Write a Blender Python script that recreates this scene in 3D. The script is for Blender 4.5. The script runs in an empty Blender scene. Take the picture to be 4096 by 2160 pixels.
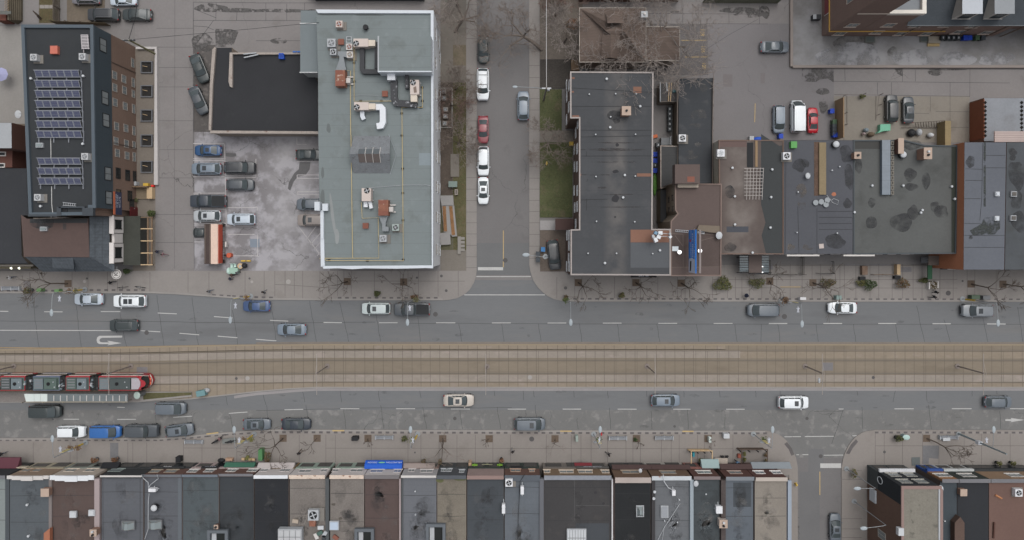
EXPO=-0.2
import bpy,math,random
from mathutils import Vector,Matrix
R=math.radians
K=1/24.6;NX,NY=2040.,970.;H=112.;D=1024/2575
cur=[0,0]
def S(c,r):cur[0]=c*1024;cur[1]=r*540
def N(x,y):return(cur[0]+x*D,cur[1]+y*D)
def G(x,y,z=0.):
 s=K*(1-z/H);return Vector(((x-NX)*s,-(y-NY)*s,z))
def P(x,y,z=0.):return G(*N(x,y),z)
GAIN=.92
def lin(c):
 c=c/255.
 return c/12.92 if c<=.04045 else((c+.055)/1.055)**2.4
SAT=.84
def C(r,g,b):
 y=.3*r+.59*g+.11*b;r,g,b=(max(0,y+(v-y)*SAT)for v in(r,g,b));return tuple(min(.85,lin(v)/GAIN)for v in(r,g,b))+(1.,)
sc_=bpy.context.scene;COL=sc_.collection
MATS={}
def mat(key,rgb,rough=.85,var=.14,sc=.22,fine=.10,fsc=3.5,metal=0.,lines=(),bump=0.,spec=.25,stain=None,crack=None,emit=0.,coat=0.,stretch=None,bandx=None,ragged=None):
 if key in MATS:return MATS[key]
 m=bpy.data.materials.new(key);MATS[key]=m;m.use_nodes=True
 nt=m.node_tree;nd=nt.nodes;lk=nt.links;b=nd['Principled BSDF']
 b.inputs['Roughness'].default_value=rough;b.inputs['Metallic'].default_value=metal
 b.inputs['Specular IOR Level'].default_value=spec
 if coat:b.inputs['Coat Weight'].default_value=coat;b.inputs['Coat Roughness'].default_value=.08
 col=C(*rgb)
 if emit:
  b.inputs['Emission Color'].default_value=col;b.inputs['Emission Strength'].default_value=emit
 if not(ragged or var or fine or lines or stain or crack or bandx):
  b.inputs['Base Color'].default_value=col;return m
 off=(sum(ord(c)*(i+3)for i,c in enumerate(key))%97)*3.7
 g=nd.new('ShaderNodeNewGeometry');mp=nd.new('ShaderNodeMapping')
 mp.inputs['Location'].default_value=(off,off*.6,off*.3)
 if stretch:mp.inputs['Scale'].default_value=stretch
 lk.new(g.outputs['Position'],mp.inputs['Vector'])
 def noise(s,det=3.,rg=.55):
  n=nd.new('ShaderNodeTexNoise');n.inputs['Scale'].default_value=s;n.inputs['Detail'].default_value=det;n.inputs['Roughness'].default_value=rg
  lk.new(mp.outputs[0],n.inputs['Vector']);return n.outputs['Fac']
 def mth(op,a,b_=None,c_=None,clamp=False):
  n=nd.new('ShaderNodeMath');n.operation=op;n.use_clamp=clamp
  for i,v in enumerate((a,b_,c_)):
   if v is None:continue
   if isinstance(v,(int,float)):n.inputs[i].default_value=v
   else:lk.new(v,n.inputs[i])
  return n.outputs[0]
 def mix(f,a,bb,mode='MIX'):
  n=nd.new('ShaderNodeMix');n.data_type='RGBA';n.blend_type=mode
  for i,v in((0,f),(6,a),(7,bb)):
   if isinstance(v,(int,float,tuple)):n.inputs[i].default_value=v
   else:lk.new(v,n.inputs[i])
  return n.outputs[2]
 n1=noise(sc,4.);n2=noise(fsc,4.,.7)
 v=mth('MULTIPLY_ADD',mth('SUBTRACT',n1,.5),var*4,1.)
 v=mth('MULTIPLY',v,mth('MULTIPLY_ADD',mth('SUBTRACT',n2,.5),fine*4,1.),None,False)
 hs=nd.new('ShaderNodeVectorMath');hs.operation='SCALE';hs.inputs[0].default_value=col[:3];lk.new(v,hs.inputs['Scale'])
 out=hs.outputs[0]
 if stain:
  for(rgb2,thr,s2,soft,amt)in(stain if isinstance(stain,list)else[stain]):
   f=mth('MULTIPLY',mth('SUBTRACT',noise(s2,5.,.6),thr),1/soft,None,True)
   out=mix(mth('MULTIPLY',f,amt),out,C(*rgb2))
 sep=None
 for(ax,spc,wd,dk)in lines:
  if sep is None:
   sep=nd.new('ShaderNodeSeparateXYZ');lk.new(g.outputs['Position'],sep.inputs[0])
  fr=mth('FRACT',mth('DIVIDE',mth('ADD',sep.outputs[ax],1000.3),spc))
  f=mth('LESS_THAN',fr,wd/spc)
  f=mth('MULTIPLY',f,mth('MULTIPLY',mth('SUBTRACT',n2,.2),2.2,None,True))
  out=mix(mth('MULTIPLY',f,abs(dk)),out,(0.02,.02,.02,1)if dk>0 else(.6,.6,.6,1))
 for(bax,x0_,sg_,rgb3,am_)in(bandx or()):
  if sep is None:
   sep=nd.new('ShaderNodeSeparateXYZ');lk.new(g.outputs['Position'],sep.inputs[0])
  f=mth('SUBTRACT',1.,mth('ABSOLUTE',mth('DIVIDE',mth('SUBTRACT',sep.outputs[bax],x0_),sg_)),None,True)
  f=mth('MULTIPLY',mth('SMOOTH_MIN',f,.6,.3),mth('MULTIPLY',mth('SUBTRACT',noise(.35,5.),.3),2.6,None,True))
  out=mix(mth('MULTIPLY',f,am_,None,True),out,C(*rgb3))
 if crack:
  s3,w3,dk=crack
  vr=nd.new('ShaderNodeTexVoronoi');vr.feature='DISTANCE_TO_EDGE';vr.inputs['Scale'].default_value=s3
  wv=nd.new('ShaderNodeVectorMath');wv.operation='MULTIPLY_ADD'
  nn=nd.new('ShaderNodeTexNoise');nn.inputs['Scale'].default_value=s3*2.2;nn.inputs['Detail'].default_value=4;lk.new(mp.outputs[0],nn.inputs['Vector'])
  lk.new(nn.outputs['Color'],wv.inputs[0]);wv.inputs[1].default_value=(.9/s3*.6,)*3;lk.new(mp.outputs[0],wv.inputs[2]);lk.new(wv.outputs[0],vr.inputs['Vector'])
  f=mth('LESS_THAN',vr.outputs['Distance'],w3)
  f=mth('MULTIPLY',f,mth('MULTIPLY',mth('SUBTRACT',noise(s3*.7,2.),.48),6.,None,True))
  out=mix(mth('MULTIPLY',f,dk),out,(.025,.024,.023,1))
 lk.new(out,b.inputs['Base Color'])
 if ragged:
  s5,t5,w5=ragged;lk.new(mth('MULTIPLY',mth('SUBTRACT',noise(s5,6.,.65),t5),1/w5,None,True),b.inputs['Alpha'])
 if bump:
  bp=nd.new('ShaderNodeBump');bp.inputs['Strength'].default_value=bump;bp.inputs['Distance'].default_value=.05
  lk.new(n2,bp.inputs['Height']);lk.new(bp.outputs[0],b.inputs['Normal'])
 return m
def flat(key,rgb,rough=.6,**k):return mat(key,rgb,rough,var=k.pop('var',.04),fine=k.pop('fine',.05),**k)
class M:
 def __init__(s,m=None):s.v=[];s.f=[];s.mi=[];s.mats=[];s.m=0;(s.use(m)if m else None)
 def use(s,m):
  if m not in s.mats:s.mats.append(m)
  s.m=s.mats.index(m);return s
 def add(s,vs,fs):
  b=len(s.v);s.v+=[tuple(v)for v in vs]
  for f in fs:s.f.append(tuple(b+i for i in f));s.mi.append(s.m)
  return s
 def poly(s,pts):return s.add(pts,[range(len(pts))])
 def flatpoly(s,pts,z):
  pts=[(p[0],p[1],z)for p in pts]
  a=sum(pts[i][0]*pts[(i+1)%len(pts)][1]-pts[(i+1)%len(pts)][0]*pts[i][1]for i in range(len(pts)))
  return s.poly(pts if a>0 else pts[::-1])
 def rect(s,x0,y0,x1,y1,z):return s.poly([(x0,y0,z),(x1,y0,z),(x1,y1,z),(x0,y1,z)])
 def prism(s,pts,z0,z1,top=True,bot=False):
  pts=[(p[0],p[1])for p in pts];n=len(pts)
  a=sum(pts[i][0]*pts[(i+1)%n][1]-pts[(i+1)%n][0]*pts[i][1]for i in range(n))
  if a<0:pts=pts[::-1]
  vs=[(x,y,z0)for x,y in pts]+[(x,y,z1)for x,y in pts]
  fs=[(i,(i+1)%n,n+(i+1)%n,n+i)for i in range(n)]
  if top:fs.append(tuple(range(n,2*n)))
  if bot:fs.append(tuple(range(n-1,-1,-1)))
  return s.add(vs,fs)
 def box(s,x0,y0,z0,x1,y1,z1):return s.prism([(min(x0,x1),min(y0,y1)),(max(x0,x1),min(y0,y1)),(max(x0,x1),max(y0,y1)),(min(x0,x1),max(y0,y1))],z0,z1,True,True)
 def ob(s,c,l,w,h,a=0.):
  ca,sa=math.cos(a),math.sin(a)
  q=[(c[0]+ca*x-sa*y,c[1]+sa*x+ca*y)for x,y in((-l/2,-w/2),(l/2,-w/2),(l/2,w/2),(-l/2,w/2))]
  return s.prism(q,c[2],c[2]+h,True,True)
 def cyl(s,c,r,z0,z1,n=12,r1=None,cap=True):
  r1=r if r1 is None else r1
  a=[(c[0]+r*math.cos(2*math.pi*i/n),c[1]+r*math.sin(2*math.pi*i/n),z0)for i in range(n)]
  b=[(c[0]+r1*math.cos(2*math.pi*i/n),c[1]+r1*math.sin(2*math.pi*i/n),z1)for i in range(n)]
  fs=[(i,(i+1)%n,n+(i+1)%n,n+i)for i in range(n)]
  if cap:fs+=[tuple(range(n,2*n)),tuple(range(n-1,-1,-1))]
  return s.add(a+b,fs)
 def tube(s,pts,r0,r1=None,n=6,cap=True):
  r1=r0 if r1 is None else r1;pts=[Vector(p)for p in pts];m=len(pts);vs=[]
  for i,p in enumerate(pts):
   d=(pts[min(i+1,m-1)]-pts[max(i-1,0)]);d=d.normalized()if d.length>1e-9 else Vector((0,0,1))
   u=d.cross(Vector((0,0,1))if abs(d.z)<.95 else Vector((1,0,0))).normalized();w=d.cross(u)
   r=r0+(r1-r0)*i/max(1,m-1)
   for k in range(n):
    t=2*math.pi*(k+.5)/n;vs.append(p+u*(r*math.cos(t))+w*(r*math.sin(t)))
  fs=[(i*n+k,i*n+(k+1)%n,(i+1)*n+(k+1)%n,(i+1)*n+k)for i in range(m-1)for k in range(n)]
  if cap:fs+=[tuple(range(n-1,-1,-1)),tuple(range((m-1)*n,m*n))]
  return s.add(vs,fs)
 def loft(s,rings,closed=True,caps=False):
  n=len(rings[0]);vs=[p for r in rings for p in r]
  fs=[(i*n+k,i*n+(k+1)%n,(i+1)*n+(k+1)%n,(i+1)*n+k)for i in range(len(rings)-1)for k in range(n if closed else n-1)]
  if caps:fs+=[tuple(range(n-1,-1,-1)),tuple(range((len(rings)-1)*n,len(rings)*n))]
  return s.add(vs,fs)
 def ribbon(s,pts,w,z):
  pts=[Vector((p[0],p[1],0))for p in pts];L=[];Rr=[]
  for i,p in enumerate(pts):
   d=(pts[min(i+1,len(pts)-1)]-pts[max(i-1,0)]).normalized();nrm=Vector((-d.y,d.x,0))
   L.append(p+nrm*w/2);Rr.append(p-nrm*w/2)
  for i in range(len(pts)-1):s.poly([(*Rr[i][:2],z),(*Rr[i+1][:2],z),(*L[i+1][:2],z),(*L[i][:2],z)])
  return s
 def sph(s,c,rx,ry=None,rz=None,n=10,m=6):
  ry=ry or rx;rz=rz or rx
  rings=[[(c[0]+rx*math.sin(math.pi*j/m)*math.cos(2*math.pi*i/n),c[1]+ry*math.sin(math.pi*j/m)*math.sin(2*math.pi*i/n),c[2]-rz*math.cos(math.pi*j/m))for i in range(n)]for j in range(1,m)]
  s.loft(rings);b=len(s.v);s.v+=[(c[0],c[1],c[2]-rz),(c[0],c[1],c[2]+rz)]
  l0=b-(m-1)*n;l1=b-n
  for i in range(n):
   s.f.append((b,l0+(i+1)%n,l0+i));s.f.append((b+1,l1+i,l1+(i+1)%n));s.mi+=[s.m,s.m]
  return s
 def blob(s,c,rx,ry,z,seed=1,n=36,a=0.):
  M.bk=(getattr(M,'bk',0)+1)%24;z+=M.bk*.0003
  rd=random.Random(seed);ph=[rd.uniform(0,6.28)for _ in range(4)];am=[rd.uniform(.03,.16)/(1+.4*q)for q in range(4)]
  pts=[]
  for i in range(n):
   t=2*math.pi*i/n;r=1+sum(am[k]*math.sin((k+2)*t+ph[k])for k in range(4))*.8+rd.uniform(-.012,.012)
   x,y=rx*r*math.cos(t),ry*r*math.sin(t);pts.append((c[0]+x*math.cos(a)-y*math.sin(a),c[1]+x*math.sin(a)+y*math.cos(a)))
  return s.flatpoly(pts,z)
 def mesh(s,name,o=(0,0,0),smooth=0):
  me=bpy.data.meshes.new(name)
  me.from_pydata([(x-o[0],y-o[1],z-o[2])for x,y,z in s.v],[],s.f)
  for m in s.mats:me.materials.append(m)
  me.polygons.foreach_set('material_index',s.mi)
  if smooth:
   me.polygons.foreach_set('use_smooth',[True]*len(me.polygons));me.set_sharp_from_angle(angle=R(smooth))
  me.update();return me
 def go(s,name,parent=None,smooth=0,label=None):
  if parent is not None:
   o=bpy.data.objects.new(name,s.mesh(name,wloc(parent),smooth));o.parent=parent
  else:
   xs,ys,zs=zip(*s.v);c=((min(xs)+max(xs))/2,(min(ys)+max(ys))/2,min(zs))
   o=bpy.data.objects.new(name,s.mesh(name,c,smooth));o.location=c;o['wl']=c
  COL.objects.link(o)
  if label:o['label']=label
  return o
def wloc(o):
 v=Vector((0,0,0))
 while o is not None:v+=o.location;o=o.parent
 return v
def T(name,label,cat,loc,group=None):
 o=bpy.data.objects.new(name,None);o.empty_display_size=.3;o.location=loc;COL.objects.link(o);return tag(o,label,cat,group)
def tag(o,label,cat,group=None,kind=None):
 o['label']=label;o['category']=cat
 if group:o['group']=group
 if kind:o['kind']=kind
 if 'wl' in o:del o['wl']
 return o
def struct(o,label=None,cat=None,kind='structure'):
 o['kind']=kind
 if label:o['label']=label
 o['category']=cat or o.name.split('.')[0].replace('_',' ')
 if 'wl' in o:del o['wl']
 return o
KID={}
def kids(o):return[c for c in bpy.data.objects if c.parent is o]
def dup(o,loc,rz=None,label=None,group=None,scale=None,over=None):
 ch=KID.get(o.name)
 if ch is None:
  ch=KID[o.name]=[(c,kids(c))for c in kids(o)]
 r=o.copy();COL.objects.link(r);r.location=loc
 if rz is not None:r.rotation_euler=(0,0,rz)
 if scale:r.scale=scale
 for c,gs in ch:
  d=c.copy();COL.objects.link(d);d.parent=r
  for g in gs:
   e=g.copy();COL.objects.link(e);e.parent=d
 if label:r['label']=label
 if group:r['group']=group
 return r
def offset(pts,d):
 pts=[Vector((p[0],p[1]))for p in pts];n=len(pts)
 if sum(pts[i].x*pts[(i+1)%n].y-pts[(i+1)%n].x*pts[i].y for i in range(n))<0:pts=pts[::-1]
 out=[]
 for i in range(n):
  a,b,c=pts[i-1],pts[i],pts[(i+1)%n]
  e1=(b-a).normalized();e2=(c-b).normalized();n1=Vector((-e1.y,e1.x));n2=Vector((-e2.y,e2.x))
  k=n1+n2;k=k/max(.3,k.dot(n1));out.append(b+k*d)
 return out
ASPH=mat('asphalt',(106,108,110),.9,.06,.16,.05,5.,stain=[((116,114,112),.54,.5,.2,.5),((90,90,91),.56,.35,.25,.55)],stretch=(.16,1,1))
ASPH2=mat('asphalt_patchy',(108,108,107),.9,.07,.15,.06,4.,stain=[((134,132,130),.55,.8,.12,.6),((86,86,86),.6,.22,.2,.4)],crack=(.11,.0025,.6))
SIDEASPH=mat('side_asphalt',(108,106,106),.92,.07,.12,.06,4.,stain=((86,83,82),.58,.3,.2,.5),crack=(.13,.004,.6))
PAVE=mat('sidewalk_concrete',(131,126,122),.9,.05,.16,.05,3.,stain=[((112,105,100),.58,.28,.2,.55),((142,136,131),.62,.5,.2,.4)])
PAVES=mat('sidewalk_concrete_south',(130,124,119),.9,.05,.14,.05,3.,stain=((110,103,97),.58,.3,.2,.5))
JOINT=flat('joint_line',(88,83,79),.95)
JOINTD=flat('dark_joint',(72,72,73),.95)
LANE=mat('lane_concrete',(123,119,118),.92,.06,.14,.06,3.,stain=[((96,90,86),.6,.25,.18,.6),((136,131,127),.6,.5,.2,.5)],crack=(.12,.004,.5))
LOT=mat('lot_asphalt',(122,119,119),.92,.07,.12,.07,4.,stain=[((142,140,142),.55,.3,.2,.6),((98,95,95),.62,.3,.2,.6)],crack=(.22,.012,.8))
WHITEP=mat('road_paint_white',(172,172,170),.8,.08,.5,.12,6.)
YELLOWP=mat('road_paint_yellow',(176,150,100),.8,.1,.5,.14,6.)
GLASS=mat('dark_glass',(38,42,44),.06,0,1,0,spec=.5)
GLASSL=mat('pale_glass',(116,124,126),.08,.15,.6,0,spec=.5)
WHITE=flat('white_paint',(202,206,210),.55)
OFFW=flat('off_white',(186,182,178),.6,var=.08)
BLACK=flat('black_matt',(36,37,40),.6)
DGREY=flat('dark_grey',(62,64,67),.6)
MGREY=flat('mid_grey',(110,113,116),.6)
LGREY=flat('light_grey',(160,164,168),.5)
STEEL=flat('galvanised_steel',(150,154,158),.4,metal=.3)
RUST=mat('rusty_steel',(132,84,66),.8,.2,.9,.2,5.,stain=((190,170,155),.56,1.4,.08,.85))
RUSTR=flat('rust_red',(128,78,64),.8,var=.1)
BEIGE=flat('beige_sheet_metal',(188,174,166),.5)
WOOD=mat('brown_wood',(112,92,72),.85,.12,.5,.18,7.,stretch=(1,4,1))
WOODL=flat('pale_lumber',(186,158,120),.8)
BRICK=mat('brown_brick',(122,99,86),.9,.08,.3,.1,5.,lines=((2,.6,.06,.15),))
REDBRICK=mat('red_brick',(96,68,60),.9,.08,.3,.12,5.,lines=((2,.5,.06,.2),))
SOIL=mat('soil',(86,74,66),.95,.15,.6,.25,4.)
BLUE=flat('blue_plastic',(26,78,190),.45)
FANB=flat('fan_black',(26,26,28),.4)
cam=bpy.data.cameras.new('camera');co=bpy.data.objects.new('camera',cam);COL.objects.link(co);sc_.camera=co
co.location=(0,0,H);cam.sensor_width=36;cam.lens=36*H/(4096*K);cam.shift_x=8/4096;cam.shift_y=-110/4096;cam.clip_end=6000;cam.clip_start=1
w=bpy.data.worlds.new('World');sc_.world=w;w.use_nodes=True;wn=w.node_tree
sky=wn.nodes.new('ShaderNodeTexSky');sky.sky_type='NISHITA';sky.sun_disc=False;sky.sun_elevation=R(66);sky.sun_rotation=R(28);sky.air_density=1.;sky.dust_density=6.;sky.ozone_density=1.
hsv=wn.nodes.new('ShaderNodeHueSaturation');hsv.inputs['Saturation'].default_value=.28
wn.links.new(sky.outputs[0],hsv.inputs['Color']);wn.links.new(hsv.outputs[0],wn.nodes['Background'].inputs['Color']);wn.nodes['Background'].inputs['Strength'].default_value=.14
sl=bpy.data.lights.new('sun','SUN');sl.energy=1.0;sl.angle=R(60);sl.color=(1,.985,.965);so=bpy.data.objects.new('sun',sl);COL.objects.link(so)
so.rotation_euler=(R(-15),0,R(-28));so.location=(0,0,200)
vs=sc_.view_settings;vs.view_transform='Standard';vs.look='None';vs.gamma=1;vs.exposure=EXPO
struct(M(mat('rear_ground',(117,114,113),.92,.08,.1,.07,3.,stain=[((92,86,82),.6,.2,.2,.6)])).rect(-1600,-1600,1600,1600,0).go('ground'),'grey brown concrete and asphalt ground')
def GP(l,z=0):return[G(x,y,z)for x,y in l]
NK=[(-700,1173),(600,1173),(700,1177),(800,1184),(900,1191),(1024,1199),(1300,1201),(1771,1201)]
NW_C=[(1800,1199),(1830,1192),(1858,1178),(1880,1157),(1896,1130),(1904,1105),(1907,1080)]
NE_C=[(2117,1060),(2121,1085),(2133,1122),(2150,1148),(2167,1166),(2190,1184),(2215,1196),(2247,1204)]
NE=[(2300,1206),(4900,1208)]
TN=[(-700,1399),(0,1397),(400,1392),(700,1384),(1024,1378),(1300,1376),(4900,1377)]
TS=[(-700,1612),(540,1608),(760,1597),(900,1582),(1024,1568),(1150,1557),(1260,1551),(4900,1551)]
SK=[(-700,1752),(640,1751),(700,1747),(760,1742),(830,1735),(900,1729),(1010,1721),(1100,1717),(2048,1720),(3060,1722)]
SW_C=[(3085,1726),(3124,1743),(3145,1761),(3159,1783),(3173,1808),(3183,1831),(3190,1866)]
SE_C=[(3365,1870),(3370,1840),(3378,1812),(3390,1787),(3405,1764),(3426,1743),(3445,1731),(3462,1725),(3501,1719)]
SE=[(4900,1721)]
rd=M(ASPH);z=.006
a,b=G(-700,1120),G(4900,1380);rd.rect(a.x,b.y,b.x,a.y,z)
a2,b2=G(-700,1560),G(4900,1900);rd.rect(a2.x,G(0,1640).y,b2.x,b.y,z)
rd.use(ASPH2);rd.rect(a2.x,b2.y,b2.x,G(0,1640).y,z)
rd.use(JOINTD)
def jl(c,r,ls,w=.06):
 S(c,r)
 for l in ls:
  q=[P(l[i],l[i+1])for i in range(0,len(l),2)]
  rr=random.Random(l[0]);q2=[]
  for i in range(len(q)-1):
   for k in range(5):q2.append(q[i].lerp(q[i+1],k/5)+Vector((rr.uniform(-.06,.06),rr.uniform(-.05,.05),0)))
  q2.append(q[-1]);rd.ribbon(q2,w,z+.004)
jl(0,2,[(325,240,355,510,395,780),(765,330,790,560,818,785),(1210,430,1240,620,1275,770),(1575,250,1600,430,1650,765),(1930,280,1965,560,1998,765),(2340,400,2390,750),(0,514,800,514,1600,520,2575,534)])
jl(1,2,[(165,420,205,740),(540,310,575,520,610,745),(845,330,890,530,940,745),(1210,440,1255,740),(1630,470,1655,740),(2040,540,2075,740),(2475,540,2495,745),(0,534,1200,524),(1540,535,2575,540)])
jl(2,2,[(265,540,295,745),(680,540,705,745),(1062,545,1088,745),(1455,545,1490,745),(1855,545,1885,745),(2240,545,2270,745),(2505,545,2506,745),(0,540,2575,545)])
jl(3,2,[(100,545,125,745),(483,545,510,745),(857,545,888,745),(1285,545,1317,745),(1495,360,1578,745),(1770,500,1838,745),(2160,470,2218,745),(2510,370,2568,745),(0,543,2575,546)])
jl(0,3,[(1560,100,1572,180),(1925,90,1940,190),(2310,90,2345,250)])
jl(0,2,[(2270,1270,2290,1358)])
jl(1,2,[(65,1235,100,1358),(470,1210,490,1330),(848,1195,862,1330),(1225,1190,1245,1320),(1640,1190,1660,1285),(1995,1190,2005,1270),(2392,1190,2405,1270)])
jl(1,3,[(105,0,125,210),(500,0,522,130),(880,30,905,240),(1255,0,1287,240),(1680,20,1715,240),(2045,30,2077,240),(2425,20,2460,240),(0,55,500,45,1200,30,2000,30,2575,25)])
jl(2,2,[(112,1215,118,1310),(213,1190,225,1280),(620,1190,628,1280),(958,1190,968,1290),(1350,1190,1358,1275),(1722,1190,1732,1280),(2082,1190,2092,1280),(2447,1190,2455,1280)])
jl(2,3,[(655,130,665,245),(980,30,995,245),(1400,60,1408,245),(1765,40,1772,245),(2140,60,2142,245),(235,0,245,130)])
jl(3,2,[(118,1190,122,1260),(895,1195,900,1262),(1280,1210,1258,1330),(1592,1195,1600,1320),(2055,1195,2052,1270),(2300,1190,2303,1250)])
jl(3,3,[(945,20,952,240),(760,45,640,390),(1615,0,1645,245),(2330,60,2340,240),(470,65,760,60)])
rq=random.Random(8);rd.use(mat('oil_spot',(92,92,93),.85,.1,.5,.1,ragged=(1.5,.4,.9)))
for i in range(90):
 yy=rq.choice([rq.uniform(1215,1365),rq.uniform(1565,1712)]);p=G(rq.uniform(0,4096),yy);rd.blob(p,rq.uniform(.1,.9)if i<110 else rq.uniform(1,5),rq.uniform(.08,.28),z+.006,i,12)
struct(rd.go('road'),'grey asphalt street with cracked slab joints')
ss=M(SIDEASPH);a=G(1895,-400);b=G(2125,1120);c=G(0,972).y
ss.rect(a.x,c,b.x,a.y,z+.004)
ss.use(mat('fresh_asphalt',(102,103,104),.9,.06,.2,.05,4.));ss.rect(a.x,b.y+.8,b.x,c,z+.004)
ss.use(SIDEASPH)
a=G(3180,1830);b=G(3375,2500);ss.rect(a.x,b.y,b.x,a.y,z+.004)
ss.use(mat('patched_asphalt',(104,104,105),.9,.06,.2,.05,4.));S(3,3)
a=P(405,440);b=P(560,670);ss.rect(a.x,b.y,b.x,a.y,z+.008)
a=P(315,670);b=P(520,1358);ss.rect(a.x,b.y,b.x,a.y,z+.008)
struct(ss.go('side_street'),'brownish asphalt side streets north and south of the main road')
def inset_line(pts,dy):return[(x,y+dy)for x,y in pts]
def walk(name,outline,mt,lab):
 m=M(mt);m.prism(GP(outline),0,.12);return m
CURB=flat('kerb_concrete',(138,134,130),.85,var=.08)
DPAV=mat('dark_pavers',(92,88,88),.9,.1,.8,.1,4.);LPAV=mat('light_pavers',(134,128,124),.9,.06,.8,.06,4.)
def grid(m,x0,y0,x1,y1,xs,ys,w=.05,z=.124,mt=None):
 m.use(mt or JOINT)
 for x in xs:m.ribbon([G(x,y0),G(x,y1)],w,z)
 for y in ys:
  m.ribbon([G(x0,y),G(x1,y)],w,z+.003)
def band(m,pts,step,lo=0.,w=.62,ph=0):
 L=0;
 for i in range(len(pts)-1):
  a,b=G(*pts[i]),G(*pts[i+1]);d=(b-a);n=d.length;d.normalize();k=-ph%step
  while k<n-.4:
   p=a+d*(k+step/4);m.use(DPAV);m.ob((p.x,p.y,.121),step*.5,w,.004,math.atan2(d.y,d.x));
   p=a+d*(k+step*.75)
   if k+step<n:m.use(LPAV);m.ob((p.x,p.y,.121),step*.49,w,.004,math.atan2(d.y,d.x))
   k+=step
m=walk('sidewalk',NK+NW_C+[(1907,-400),(1865,-400),(1865,1083),(-700,1083)],PAVE,'')
S(0,2)
for x in(305,730,890,1085,1185,1512,1895,2105,2468):m.use(JOINT).ribbon([P(x,20),P(x,225)],.05,.125)
S(1,2)
for x in(85,192,295,388,472,645,823,886,960,1192,1452,1530,1635,1832,2035):m.use(JOINT).ribbon([P(x,10),P(x,262 if x!=472 else 300)],.05,.125)
m.use(JOINT).ribbon([P(823,110),P(2100,112)],.05,.129)
m.use(JOINT).ribbon([P(190,145),P(330,150),P(820,185)],.05,.129)
m.use(CURB).ribbon(GP(inset_line(NK[:],-4)),.22,.129)
band(m,[(360,1160),(605,1160)],1.2,w=.3);band(m,[(0,1162),(280,1163)],1.2,w=.3)
band(m,[(850,1180),(930,1185),(1095,1191)],1.2,w=.34);band(m,[(1352,1192),(1770,1192)],1.2,w=.34)
S(1,1)
for y in(-300,-140,20,200,430,545,660,775,883,995,1110,1225,1335):m.use(JOINT).ribbon([P(2114,y),P(2222,y)],.05,.125)
S(1,0)
for y in(110,450,815,1110,1340):m.use(JOINT).ribbon([P(2114,y-60),P(2222,y-60)],.05,.125)
struct(m.go('sidewalk'),'concrete sidewalk along the north kerb west of the side street')
m=walk('sidewalk',NE_C+NE+[(4900,1060),(2158,1060),(2158,-400),(2116,-400)],PAVE,'')
S(2,2)
for x in(450,630,703,1030,1205,1290,1465,1662,1740,2015,2165,2245,2310,2385,2510):m.use(JOINT).ribbon([P(x,70),P(x,285)],.05,.125)
S(3,2)
for x in(85,220,340,440,525,720,765,880,1022,1110,1245,1350,1455,1545,1725,1858,1998,2075,2290):m.use(JOINT).ribbon([P(x,-60),P(x,288)],.05,.125)
m.use(JOINT).ribbon([P(-560,95),P(1900,95)],.05,.129);m.ribbon([P(-560,178),P(1900,182)],.05,.129);m.ribbon([P(-100,-45),P(1700,-45)],.05,.129)
m.use(CURB).ribbon(GP([(2260,1201),(4900,1203)]),.22,.129)
band(m,[(2292,1196),(4600,1199)],1.2,w=.34)
S(2,0)
for y in(660,782,890,992,1108,1220):m.use(JOINT).ribbon([P(174,y),P(278,y)],.05,.125)
S(2,1)
for y in(-60,80,205,320,435,545,658,770,883,1000,1118,1240):m.use(JOINT).ribbon([P(174,y),P(278,y)],.05,.125)
m.use(mat('grey_slab',(112,110,112),.9));S(3,2)
for a,b,c,d in((-185,-60,45,-5),(770,-60,1240,-46),(1310,-30,1440,20)):
 p,q=P(a,b),P(c,d);m.rect(p.x,q.y,q.x,p.y,.1225)
struct(m.go('sidewalk'),'concrete sidewalk along the north kerb east of the side street')
m=walk('sidewalk',SK+SW_C+[(3190,2500),(3155,2500),(3155,1900),(-700,1900)],PAVES,'')
S(0,3)
for x in(340,710,780,1290,1340,1480,1850,2035,2220,2385):m.use(JOINT).ribbon([P(x,375),P(x,575)],.05,.125)
m.use(mat('grey_patch',(106,106,108),.9)).rect(P(1112,540).x,P(0,540).y,P(1195,0).x,P(0,378).y,.1225)
m.use(JOINT).ribbon([P(1855,430),P(2575,432)],.05,.129)
S(1,3)
for x in(437,705,800,1162,1530,1660,1842,2022,2207,2383,2560):m.use(JOINT).ribbon([P(x,298),P(x,575)],.05,.125)
m.use(JOINT).ribbon([P(0,405),P(130,405)],.05,.129);m.ribbon([P(700,432),P(2575,434)],.05,.129)
S(2,3)
for x in(345,595,693,795,960,1145,1215,1290,1502,1600,1680,1865,1932,2006,2220):m.use(JOINT).ribbon([P(x,298),P(x,575)],.05,.125)
m.use(JOINT).ribbon([P(0,434),P(2220,438)],.05,.129)
m.use(CURB).ribbon(GP(inset_line(SK,4)),.22,.129)
band(m,[(-300,1759),(640,1759),(700,1755),(760,1750),(830,1743),(900,1737),(1010,1730)],1.2,w=.34);band(m,[(1012,1729),(1100,1728),(2048,1730),(3070,1732)],1.2,w=.34)
m.use(YELLOWP)
for c,x0,x1,y in((1,770,890,256),(2,485,600,261),(2,1712,1825,263),(0,2080,2200,282)):
 S(c,3);m.ribbon([P(x0,y+(8 if c==0 else 0)),P(x1,y-(6 if c==0 else 0))],.2,.133)
m.use(DPAV);S(3,3);m.flatpoly([P(160,390),P(188,370),P(235,430),P(262,495),P(232,508),P(205,445)],.1235)
struct(m.go('sidewalk'),'concrete sidewalk along the south shop fronts')
m=walk('sidewalk',SE_C+SE+[(4900,1900),(3480,1900),(3480,2500),(3365,2500)],PAVES,'')
for x in(1075,1165,1348,1550,1715,1968,2142,2430):m.use(JOINT).ribbon([P(x,285),P(x,590)],.05,.125)
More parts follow.
